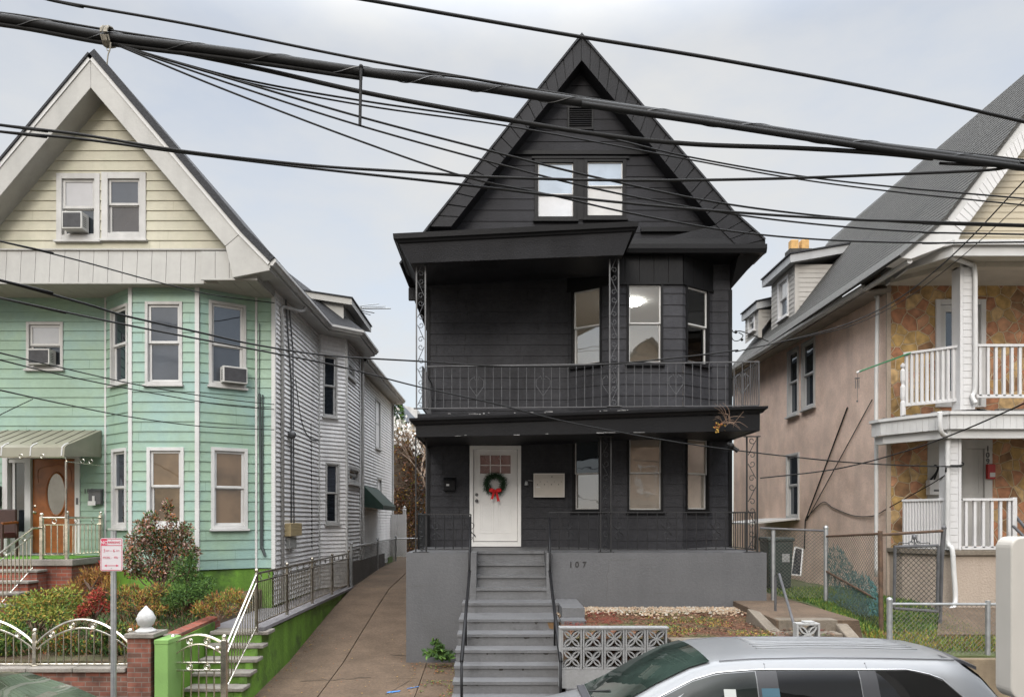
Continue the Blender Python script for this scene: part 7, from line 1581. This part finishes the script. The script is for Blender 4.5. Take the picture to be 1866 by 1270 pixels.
cable('second thin wire under the medium cable, crossing the black gable vent level', [(210, 80, DC), (430, 146, DC + .2), (660, 192, DC + .5), (900, 226, DC + 1), (1080, 258, DC + 1.4), (1250, 290, DC + 2), (1450, 326, DC + 2), (1650, 352, DC + 2), (1866, 374, DC + 2)], .009)
cable('thin wire crossing the tops of the two black gable windows', [(215, 82, DC), (440, 150, DC), (655, 213, DC), (900, 277, DC), (1080, 322, DC + .2), (1300, 368, DC + .6), (1500, 394, DC + 1), (1700, 408, DC + 1), (1900, 414, DC + 1)], .0105)
cable('thin wire crossing the middle of the two black gable windows', [(218, 84, DC), (440, 160, DC), (655, 229, DC), (900, 297, DC), (1080, 343, DC + .2), (1300, 385, DC + .6), (1500, 410, DC + 1), (1700, 424, DC + 1), (1900, 428, DC + 1)], .0095)
cable('lowest wire of the fan, sloping past the black cornice to the chimney pots', [(221, 86, DC), (400, 160, DC), (655, 257, DC), (850, 323, DC), (1000, 355, DC + .2), (1150, 389, DC + .4), (1330, 421, DC + .8), (1500, 437, DC + 1), (1700, 443, DC + 1), (1900, 441, DC + 1)], .0095)
cable('black cable before the cream gable that rises again towards the right', [(-120, 212, DC), (0, 228, DC), (150, 246, DC), (330, 275, DC), (560, 301, DC), (720, 312, DC), (900, 323, DC), (1150, 329, DC), (1400, 326, DC), (1600, 319, DC), (1790, 311, DC), (1850, 304, DC), (1900, 306, DC)], .0135)
cable('black cable just under the one before the cream gable, sloping on to the right', [(-120, 226, DC + .1), (0, 240, DC + .1), (150, 254, DC + .1), (330, 278, DC + .1), (560, 306, DC + .1), (800, 332, DC + .1), (1060, 362, DC + .1), (1300, 384, DC + .1), (1550, 400, DC + .1), (1900, 411, DC + .1)], .0125)
# service drops
cable('service wire sagging across the cream panels to the mint house corner', [(-100, 418, DC), (0, 440, DC + .5), (140, 474, 10), (275, 511, 12), (390, 538, 14), (500, 552, 15.6)], .009)
cable('thicker service wire crossing the mint bay windows towards the black balcony', [(-100, 487, DC), (0, 511, 8.5), (160, 555, 9.5), (230, 576, 10.2), (360, 605, 11.5), (470, 629, 12.5), (600, 648, 13.2), (760, 658, 14.0), (930, 668, 14.1), (1100, 664, 14.1), (1250, 650, 14.2), (1345, 638, 14.3)], .0135)
cable('long service wire running down across the black balcony edge to the white column', [(-100, 520, DC), (0, 543, 8.3), (240, 594, 9), (480, 640, 10), (620, 668, 10.8), (760, 704, 11.5), (900, 735, 12), (1030, 768, 12.6), (1200, 800, 13.2), (1330, 819, 13.6), (1520, 840, 13.6), (1650, 848, 13.55), (1752, 850, 13.5)], .010)
cable('upper of two thin wires crossing the mint bay below its upper windows', [(-100, 618, DC), (0, 643, 9), (120, 672, 11), (260, 703, 13), (400, 726, 15), (500, 737, 15.7)], .008)
cable('lower of two thin wires crossing the mint bay below its upper windows', [(-100, 632, DC), (0, 656, 9), (120, 685, 11), (260, 713, 13), (400, 737, 15), (500, 746, 15.7)], .008)
cable('thin wire sagging just above the beige door awning across the bay', [(-100, 690, DC), (0, 711, 9), (120, 737, 11), (240, 760, 13), (370, 777, 14.9), (500, 783, 15.7)], .008)
cable('short forked drop wire on the mint wall above the beige awning', [(-60, 790, 12), (0, 756, 13.5), (60, 727, 15)], .008)
cable('slanting wire from the right edge across the pink wall to the black porch', [(2000, 668, 9.5), (1866, 735, 10.5), (1740, 790, 12), (1640, 825, 13), (1520, 855, 14), (1385, 871, 14.3)], .010)
cable('wire dropping from the cream gable across the stucco to the black balcony rail', [(2000, 190, 10), (1866, 330, 11.3), (1750, 452, 12.6), (1650, 536, 13.4), (1560, 584, 14), (1470, 612, 14.3), (1340, 641, 14.4)], .0095)
cable('second finer wire beside the one dropping from the cream gable', [(2000, 240, 10), (1866, 365, 11.3), (1750, 470, 12.6), (1650, 545, 13.4), (1560, 590, 14), (1470, 614, 14.3), (1372, 633, 14.4)], .006)
SP = thing('cable_spacer', PT(657, 120, DC), 'upright black spacer rod hanging from the cable bundle over the gap', 'spacer rod')
mb = MB(); mb.tube([PT(658, 122, DC - .07), PT(656, 229, DC - .07)], .017, 7); mb.build('rod', M_CABLE, SP); mb = MB(); mb.ball(PT(658, 122, DC - .07), .026, 8, 6); mb.build('cap', M_CABLE, SP)
TI = thing('cable_tie', PT(197, 70, DC), 'frayed grey rope tie wrapped round the cable bundle above the cream gable', 'tie')
M_ROPE = mat('frayed_rope', (.22, .20, .16), .9, .4, 30); mb = MB(); rt = random.Random(4)
for i in range(7): x = 192 + i * 1.8; mb.tube([PT(x + rt.uniform(-2, 2), 68, DC) + Vector((0, -.085 * math.cos(a), .105 * math.sin(a))) for a in [k * .55 for k in range(12)]], .009, 5)
mb.build('wrap', M_ROPE, TI); mb = MB(); mb.tube(catmull([PT(202, 78, DC - .06), PT(200, 92, DC - .06), PT(197, 100, DC - .06), PT(195, 118, DC - .06)], 4), .007, 5); mb.tube(catmull([PT(200, 92, DC - .06), PT(196, 93, DC - .06), PT(194, 88, DC - .05)], 4), .005, 4); mb.build('loose_end', M_ROPE, TI)
# insulators and hooks where drops meet the houses
t = thing('wire_bracket', PT(1345, 605, 15), 'knot of drop wires on an insulator at the right corner of the black balcony', 'bracket')
mb = MB(); mb.tube(catmull([PT(1332, 597, 15.2), PT(1338, 606, 15.1), PT(1352, 604, 15), PT(1400, 622, 16)], 6), .011, 5); mb.tube(catmull([PT(1332, 597, 15.2), PT(1335, 618, 15.1), PT(1345, 621, 15), PT(1354, 612, 15), PT(1346, 606, 15)], 6), .009, 5); mb.ball(PT(1341, 605, 15), .035, 8, 6); mb.ball(PT(1352, 619, 15), .03, 8, 6); mb.build('insulator', M_CABLE, t)
t = thing('wire_clamp', PT(1338, 816, 13.6), 'black clamp holding the long service wire at the lower black porch post', 'clamp')
mb = MB(); mb.tube([PT(1325, 808, 13.65), PT(1345, 822, 13.6)], .04, 7); mb.ball(PT(1333, 812, 13.6), .055, 8, 6); mb.build('clamp', M_CABLE, t)
t = thing('wire_hook', PT(1755, 848, 13.5), 'black hook with wire wrapped round the lower white porch column', 'hook')
mb = MB(); mb.tube([PT(1724, 852, 13.56), PT(1730, 848, 13.56), PT(1754, 848, 13.56)], .014, 5); mb.tube(catmull([PT(1754, 848, 13.56), PT(1756, 845, 13.56), PT(1753, 842, 13.56)], 4), .012, 5); mb.tube([PT(1725, 852, 13.56), PT(1724, 860, 13.56)], .02, 5); mb.build('hook', M_CABLE, t)
# ================= PLANTS =================
def leafcol(n, c, v=.3): return mat(n, c, .75, v, 14, spec=.3)
LG = [leafcol('leaf_dark_green', (.04, .085, .022)), leafcol('leaf_green', (.085, .16, .03)), leafcol('leaf_yellow_green', (.22, .24, .04)), leafcol('leaf_gold', (.34, .21, .045)), leafcol('leaf_red', (.30, .04, .03)), leafcol('leaf_brown', (.15, .075, .04)), leafcol('leaf_rust', (.28, .10, .035)), leafcol('leaf_pink_grey', (.38, .25, .21)), leafcol('twig', (.10, .065, .045))]
def leaf(mb, p, d, l, w, rn):
    d = Vector(d).normalized(); s = d.cross(Vector((rn.gauss(0, 1), rn.gauss(0, 1), rn.gauss(0, 1))))
    if s.length < 1e-3: return
    s = s.normalized() * w; p = Vector(p); m = p + d * l * .45
    mb.face([p, m + s, p + d * l, m - s])
def clump(mb, c, rad, n, l, w, rn, pal, up=.3, jit=.8):
    for i in range(n):
        v = Vector((rn.gauss(0, 1), rn.gauss(0, 1), rn.gauss(0, 1))).normalized() * (rn.random() ** .45)
        p = Vector((c[0] + v.x * rad[0], c[1] + v.y * rad[1], c[2] + v.z * rad[2])); mb.cm = rn.choice(pal)
        leaf(mb, p, (v.x + rn.gauss(0, jit), v.y + rn.gauss(0, jit), v.z + up + rn.gauss(0, jit)), l * rn.uniform(.6, 1.3), w * rn.uniform(.6, 1.2), rn)
def branchy(mb, base, tips, r0, rn, mid=.5):
    for t in tips:
        b = Vector(base); t = Vector(t); m = b.lerp(t, mid) + Vector((rn.gauss(0, .05), rn.gauss(0, .05), rn.uniform(0, .12)))
        mb.tube(catmull([b, m, t], 4), [r0 * (1 - .75 * i / 8) for i in range(9)], 5)
def shrub(name, label, base, clumps, pal, n, l, w, seed, r0=.018, up=.3):
    rn = random.Random(seed); t = thing(name, base, label, 'shrub'); mb = MB(); branchy(mb, base, [c[0] for c in clumps], r0, rn); mb.build('stem', LG[8], t)
    mb = MB(); tot = sum(c[1][0] * c[1][2] for c in clumps)
    for c, rad in clumps: clump(mb, c, rad, int(n * rad[0] * rad[2] / tot), l, w, rn, pal, up)
    mb.build('foliage', LG, t); return t
rn = random.Random(5)
def cl(lst, D): return [(tuple(PT(px, py, D + rn.uniform(-.25, .25))), (rx, rx * .8, rz)) for px, py, rx, rz in lst]
D = 13.9
shrub('red_shrub', 'tall reddish grey shrub in front of the lower mint bay windows', tuple(PT(292, 1085, D)), cl([(285, 1040, .36, .2), (330, 1040, .3, .2), (245, 1040, .22, .16), (290, 985, .34, .3), (255, 990, .28, .25), (325, 990, .3, .26), (240, 1015, .2, .2), (345, 1010, .2, .2), (275, 945, .16, .16), (305, 925, .09, .16), (300, 1020, .32, .2), (262, 960, .18, .14), (335, 965, .18, .14), (312, 948, .1, .14)], D), [7, 7, 5, 5, 0, 0, 1, 6, 8], 7600, .065, .017, 1)
shrub('green_shrub', 'feathery green shrub growing right of the red shrub before the mint bay', tuple(PT(340, 1110, 13.2)), cl([(335, 1040, .26, .24), (355, 1065, .28, .22), (325, 1085, .3, .2), (365, 1080, .22, .2), (350, 1020, .1, .16), (312, 1100, .22, .14), (370, 1105, .2, .14), (382, 1060, .1, .1)], 13.2), [0, 0, 0, 1, 1], 5200, .055, .010, 2)
shrub('yellow_bush', 'yellow green bush filling the bed behind the arched steel fence at left', tuple(PT(70, 1150, 12.3)), cl([(30, 1105, .35, .18), (75, 1095, .33, .2), (120, 1085, .28, .18), (15, 1130, .3, .14), (95, 1120, .35, .16), (140, 1105, .2, .16)], 12.3), [2, 2, 2, 1, 1, 3], 3800, .06, .011, 3)
shrub('scarlet_bush', 'small scarlet leaved bush in the middle of the bed behind the steel fence', tuple(PT(172, 1130, 12.4)), cl([(172, 1092, .15, .13), (158, 1110, .16, .1), (187, 1105, .14, .12), (180, 1080, .1, .08), (150, 1120, .12, .07)], 12.4), [4, 4, 4, 6, 5], 1100, .055, .016, 4)
shrub('rust_grass_clump', 'dry rust coloured grass clump beside the brick porch stairs', tuple(PT(165, 1075, 13.9)), cl([(160, 1055, .16, .2), (182, 1050, .15, .18), (140, 1070, .14, .14), (200, 1068, .14, .14)], 13.9), [6, 3, 5, 3], 1300, .11, .006, 5, up=1.6)
shrub('crimson_shrub', 'small dark crimson shrub beside the porch rail, behind the parking sign', tuple(PT(192, 1085, 14.0)), cl([(185, 1035, .08, .12), (196, 1052, .1, .14), (178, 1062, .08, .1)], 14.0), [4, 5, 4], 500, .06, .016, 6)
shrub('brown_fern_clump', 'brown and olive low plants before the bay under the red shrub', tuple(PT(250, 1120, 13.0)), cl([(235, 1080, .22, .14), (265, 1090, .25, .15), (290, 1075, .2, .12), (225, 1105, .2, .12), (280, 1110, .25, .12)], 13.0), [5, 2, 6, 0, 3], 2000, .07, .009, 7, up=.8)
shrub('low_green_bush', 'low leafy green bush right behind the arched fence, left of its middle post', tuple(PT(20, 1215, 11.5)), cl([(-20, 1175, .22, .2), (10, 1185, .22, .18), (40, 1178, .2, .18), (25, 1150, .2, .14)], 11.55), [0, 0, 1, 1, 2], 2600, .06, .014, 21, .012)
shrub('low_gold_bush', 'low olive and gold weeds right behind the arched fence under its middle arch', tuple(PT(110, 1215, 11.5)), cl([(85, 1182, .2, .18), (115, 1172, .22, .2), (145, 1185, .2, .16), (120, 1150, .18, .14)], 11.6), [0, 1, 2, 3, 0, 6], 2600, .055, .012, 22, .012)
shrub('dark_leaf_bush', 'dark green bush behind the arched fence, just left of the brick pier', tuple(PT(200, 1215, 11.5)), cl([(175, 1180, .18, .18), (205, 1172, .22, .2), (225, 1188, .16, .14), (215, 1150, .16, .14), (190, 1145, .16, .12)], 11.6), [0, 0, 0, 1, 5, 2], 2800, .06, .014, 23, .012)
shrub('golden_weed_clump', 'golden brown weeds beside the sloping brick edging of the bed', tuple(PT(400, 1130, 12.6)), cl([(395, 1095, .2, .14), (425, 1088, .2, .14), (370, 1110, .22, .13), (410, 1115, .2, .1), (440, 1100, .14, .1)], 12.6), [6, 3, 2, 5, 1], 1900, .07, .008, 24, .01, 1.0)
# loose ground cover over the bed, seen between fence bars
rn = random.Random(77); mb = MB()
for i in range(15000):
    x = rn.uniform(-11.5, -5.22); y = rn.uniform(11.2, 15.1); k = mnoise.noise(Vector((x * .9, y * .9, 3))); z = 1.0 + .13 * (y - 11.1) + .03
    if y > 14.5 and x < -8.4: continue
    h = rn.uniform(.05, .16) * (1.1 + k); mb.cm = rn.choice([2, 5, 6, 9, 10] if k + rn.gauss(0, .2) > .15 else [0, 0, 1, 9, 0, 5]); d = Vector((rn.gauss(0, .45), rn.gauss(0, .45), 1)); leaf(mb, (x, y, z + rn.uniform(0, .1)), d, h, rn.uniform(.006, .014), rn)
o = mb.build('ground_cover', LG + [leafcol('weed_dark', (.022, .045, .014)), leafcol('weed_brown', (.07, .05, .022))]); tag(o, 'mixed yellow and green weeds covering the bed of the mint house', 'ground cover', kind='stuff')
mb = MB()
for i in range(24000):
    x = rn.uniform(5.8, 7.78); y = rn.uniform(11.1, 17) if rn.random() < .7 else rn.uniform(11.1, 14); z = 1.12 + min(1, max(0, (y - 10.9) / 2.8)) * .42 + .0
    mb.cm = rn.choice([1, 1, 0, 2, 0]) if y > 12 or rn.random() < .3 else rn.choice([2, 2, 3, 1, 5]); leaf(mb, (x, y, z), (rn.gauss(0, .4), rn.gauss(0, .4), 1), rn.uniform(.04, .12), .007, rn)
for i in range(7000):
    x = rn.uniform(7.8, 11); y = rn.uniform(11.12, 11.75); z = 1.12 + min(1, max(0, (y - 10.9) / 2.8)) * .42; mb.cm = rn.choice([1, 2, 2, 3, 0, 5]); leaf(mb, (x, y, z), (rn.gauss(0, .4), rn.gauss(0, .4), 1), rn.uniform(.04, .1), .008, rn)
for i in range(2500):   # straggles on the planting bed
    x = rn.uniform(2.4, 4.1); y = rn.uniform(11, 13.2)
    if mnoise.noise(Vector((x * 1.3, y * 1.3, 8))) < .02: continue
    mb.cm = rn.choice([1, 2, 3, 5]); leaf(mb, (x, y, 1.40), (rn.gauss(0, .8), rn.gauss(0, .8), .6), rn.uniform(.03, .07), .008, rn)
tag(mb.build('grass', LG), 'rough green grass of the strip and yard by the pink house', 'grass', kind='stuff')
mb = MB()
for i in range(5200):
    x = rn.uniform(1.02, 5.05); y = rn.uniform(10.97, 13.6); k = mnoise.noise(Vector((x * 1.1, y * 1.3, 2)))
    if x < 2.0 and y > 12.0 + .5 * k: mb.cm = 11
    else: mb.cm = rn.choice([9, 9, 9, 10, 5, 11, 5] if k < .12 else [9, 10, 0, 12, 5])
    a = rn.uniform(0, 6.28); s = rn.uniform(.012, .032); z = 1.385 + .012 * (y - 10.9) + rn.uniform(.015, .045); c, d = math.cos(a) * s, math.sin(a) * s
    mb.face([(x + c, y + d, z + rn.uniform(-.008, .012)), (x - d * .7, y + c * .7, z), (x - c, y - d, z + rn.uniform(-.008, .012)), (x + d * .7, y - c * .7, z)])
for i in range(260):   # leaves blown along the driveway edges
    x = rn.choice((rn.gauss(-1.62, .18), rn.gauss(-4.0, .07), rn.uniform(-4, -1.5))); y = rn.uniform(11.5, 16)
    if not -4.08 < x < -1.46: continue
    a = rn.uniform(0, 6.28); s = rn.uniform(.01, .025); z = drive_z(y) + .018; c, d = math.cos(a) * s, math.sin(a) * s; mb.cm = rn.choice([5, 6, 3])
    mb.face([(x + c, y + d, z), (x - d * .7, y + c * .7, z + .008), (x - c, y - d, z), (x + d * .7, y - c * .7, z + .006)])
for i in range(420):
    x = rn.uniform(-1.42, -.78); y = rn.uniform(12.0, 14.0); k = mnoise.noise(Vector((x * 3, y * 3, 1)))
    if k < .05: continue
    a = rn.uniform(0, 6.28); s = rn.uniform(.01, .03); z = drive_z(y) + .035; c, d = math.cos(a) * s, math.sin(a) * s; mb.cm = rn.choice([5, 6, 1, 2])
    mb.face([(x + c, y + d, z), (x - d * .7, y + c * .7, z + .01), (x - c, y - d, z), (x + d * .7, y - c * .7, z + .008)])
tag(mb.build('fallen_leaves', LG + [leafcol('litter_dark', (.055, .028, .015)), leafcol('litter_tan', (.13, .08, .045)), leafcol('litter_red', (.13, .022, .014)), leafcol('litter_olive', (.085, .085, .025))]), 'fallen red and brown leaves on the bed and along the driveway', 'leaves', kind='stuff')
# weed by the porch base
rn = random.Random(12); b = PT(806, 1206, 13.95); t = thing('fern_weed', b, 'green ferny weed growing at the foot of the grey porch wall beside the steps', 'weed')
mb = MB(); ms = MB()
for i in range(17):
    a = rn.uniform(-2.9, .4); ln = rn.uniform(.25, .5); tip = b + Vector((math.cos(a) * ln * rn.uniform(.4, 1) - .06, -abs(math.sin(a)) * .25 - .02, rn.uniform(.08, .48))); 
    tip.x = min(tip.x, PX(828, 13.9)); pts = catmull([b, b.lerp(tip, .5) + Vector((0, 0, .1)), tip], 8); ms.tube(pts, .005, 4)
    for j, p in enumerate(pts[3:]):
        for sg in (-1, 1):
            mb.cm = rn.choice([1, 0, 0]); tn = (pts[min(j + 4, len(pts) - 1)] - pts[j + 2]).normalized(); sd_ = tn.cross(Vector((0, -1, .3))).normalized() * sg
            leaf(mb, p, sd_ + tn * .6 + Vector((0, 0, -.1)), rn.uniform(.06, .11), .018, rn)
ms.build('stem', LG[1], t); mb.build('foliage', LG, t)
# dry twigs sprouting from the roof corner of the porch
b = PT(1318, 772, 13.75); t = thing('dry_twig_plant', b, 'dry bare twigs with a few orange leaves rooted in the porch gutter corner', 'dead plant'); mb = MB(); ml = MB()
for i in range(16):
    tip = PT(1318 + rn.uniform(-20, 38), 745 + rn.uniform(-12, 30), 13.7 + rn.uniform(-.1, .1)) if i < 11 else PT(1308 + rn.uniform(-6, 60), 785 + rn.uniform(-12, 4), 13.65)
    p0 = b + Vector((rn.uniform(-.06, .2), 0, 0)); mb.tube(catmull([p0, p0.lerp(tip, .5) + Vector((rn.uniform(-.05, .05), -.05, .06)), tip], 5), [.006 - .004 * k / 10 for k in range(11)], 4)
for i in range(26): ml.cm = rn.choice([3, 6, 3]); leaf(ml, PT(1309 + rn.gauss(0, 4), 778 + rn.gauss(0, 5), 13.66), (rn.gauss(0, 1), -.5, rn.gauss(0, 1)), .05, .02, rn)
mb.build('stem', mat('dry_twig', (.20, .13, .09), .8), t); ml.build('foliage', LG, t)
# trees and vines in the gap behind the driveway
def bare_tree(label, base, h, seed, spread=.5, m=None):
    rn = random.Random(seed); t = thing('bare_tree', base, label, 'tree'); mt = MB(); mc = MB()
    def grow(p, d, l, r, lev):
        q = p + d * l; (mt if lev < 1 else mc).tube([p, p.lerp(q, .5) + Vector((rn.gauss(0, .03), rn.gauss(0, .03), 0)) * l, q], [r, r * .85, r * .65], 5 if lev < 2 else 3)
        if lev >= 5:
            for _ in range(2): mc.cm = rn.choice([1, 1, 2]); leaf(mc, q, (rn.gauss(0, 1), rn.gauss(0, 1), rn.gauss(0, .6)), .09, .03, rn); mc.cm = 0
            return
        for k in range(3 if lev < 4 else 2):
            nd = (d + Vector((rn.gauss(0, spread), rn.gauss(0, spread), rn.gauss(.12, spread * .5)))).normalized(); grow(p.lerp(q, rn.uniform(.6, 1)), nd, l * rn.uniform(.6, .82), r * .58, lev + 1)
    grow(Vector(base), Vector((0, 0, 1)), h * .3, h * .016, 0); mt.build('trunk', LG[8], t); mc.build('crown', [mat('pale_twig', (.30, .22, .16), .8, .2, 9), LG[3], LG[6]], t)
bare_tree('bare pale twigged tree rising behind the driveway, left of the black balcony', (-4.0, 36, 1.6), 8.6, 3)
bare_tree('second bare tree half hidden behind the black house corner', (-2.9, 33, 1.6), 7.4, 9)
rn = random.Random(8)
VN = thing('vine_mass', (-4.2, 33.5, 1.6), 'tangle of brown autumn vines over a tall fence behind the driveway', 'vines')
mb = MB(); mb.box(-5.6, -1.2, 34.2, 34.3, 1.5, 7.2); mb.build('support_fence', mat('weathered_boards', (.16, .12, .08), .9, .3, 4, streak=.4), VN)
mb = MB()
for i in range(5200): 
    x = rn.uniform(-5.5, -1.2); z = rn.uniform(1.7, 7.0) if x > -4.55 else rn.uniform(1.7, 4.6) if rn.random() < .75 else rn.uniform(1.7, 6.8)
    mb.cm = rn.choice([5, 5, 6, 5, 8, 3] if rn.random() < .9 else [2, 7, 7]); leaf(mb, (x, 34.15 - abs(rn.gauss(0, .3)), z), (rn.gauss(0, 1), -.6, rn.gauss(-.2, .8)), rn.uniform(.08, .2), rn.uniform(.02, .05), rn)
mb.build('foliage', LG, VN)
mb = MB()
for i in range(70): x = rn.uniform(-5.4, -1.3); z = rn.uniform(2, 6); mb.tube(catmull([(x, 34, z), (x + rn.gauss(0, .4), 33.8, z + rn.uniform(.2, .8)), (x + rn.gauss(0, .7), 33.7, z + rn.uniform(-.4, 1.2))], 5), .018, 4)
mb.build('stem', LG[8], VN)
mb = MB()
for i in range(200): mb.cm = 0; leaf(mb, (rn.gauss(-4.75, .42), 33.7 + rn.gauss(0, .2), rn.gauss(7.25, .28)), (rn.gauss(0, 1), -.5, rn.gauss(0, 1)), rn.uniform(.12, .26), .07, rn)
for i in range(90): leaf(mb, (rn.gauss(-3.85, .14), 33.6 + rn.gauss(0, .1), rn.uniform(6.1, 7.1)), (rn.gauss(0, .6), -.5, -1), rn.uniform(.12, .24), .06, rn)
SNW = mb.build('blossom', mat('pale_seed_head', (.70, .68, .64), .8, .15, 8), VN)
VF = thing('white_vinyl_fence', (-4, 30.5, 1.6), 'white vinyl fence panel with a capped post at the end of the driveway', 'fence')
mb = MB(); D_ = 30.6; x0, x1 = PX(704, D_), PX(741, D_); n = 6
for i in range(n): a = x0 + (x1 - x0) * i / n; mb.box(a + .004, a + (x1 - x0) / n - .004, D_, D_ + .04, 1.6, PZ(937, D_))
mb.build('panel', M_WHITE, VF); mb = MB(); x = PX(737, D_); mb.box(x - .06, x + .06, D_ - .06, D_ + .06, 1.5, PZ(930, D_)); mb.lathe((x, D_, PZ(930, D_)), [(.08, 0), (.08, .05), (.04, .08), (.06, .14), (0, .2)], 10); mb.build('post', M_WHITE, VF)
FH = thing('distant_house', (-7, 60, 2), 'far house with a grey roof peeping out beyond the driveway', 'house')
D_ = 58; mb = MB(); mb.prism([PT(712, 790, D_), PT(760, 790, D_), PT(760, 745, D_), PT(733, 738, D_), PT(712, 765, D_)], (0, 6, 0)); mb.build('wall', M_WHITEOLD, FH); a, b, c = PT(716, 766, D_), PT(736, 740, D_), PT(765, 770, D_); mb = MB(); mb.prism([a, b, c, c - Vector((0, 0, .1)), a - Vector((0, 0, .1))], (0, -.6, 0)); mb.build('roof', mat('blue_grey_roof', (.14, .16, .19), .8), FH)
ET = thing('evergreen_tree', (-7.6, 50, 1.6), 'dark green evergreen just behind the rear eave of the mint house', 'tree'); D_ = 46
mb = MB(); mb.tube([(PX(722, D_), D_, 1.5), (PX(722, D_), D_, 9.3)], .18, 7); mb.build('trunk', LG[8], ET); mb = MB(); rn = random.Random(2)
for i in range(2600): h = rn.random(); z = 2.5 + 8.2 * h; r = 1.5 * (1 - h) + .15; a = rn.uniform(0, 6.28); q = r * rn.random() ** .5; mb.cm = rn.choice([0, 0, 1]); leaf(mb, (PX(722, D_) + q * math.cos(a), D_ + q * math.sin(a), z), (math.cos(a), math.sin(a), -.3), .3, .06, rn)
mb.build('crown', LG, ET)
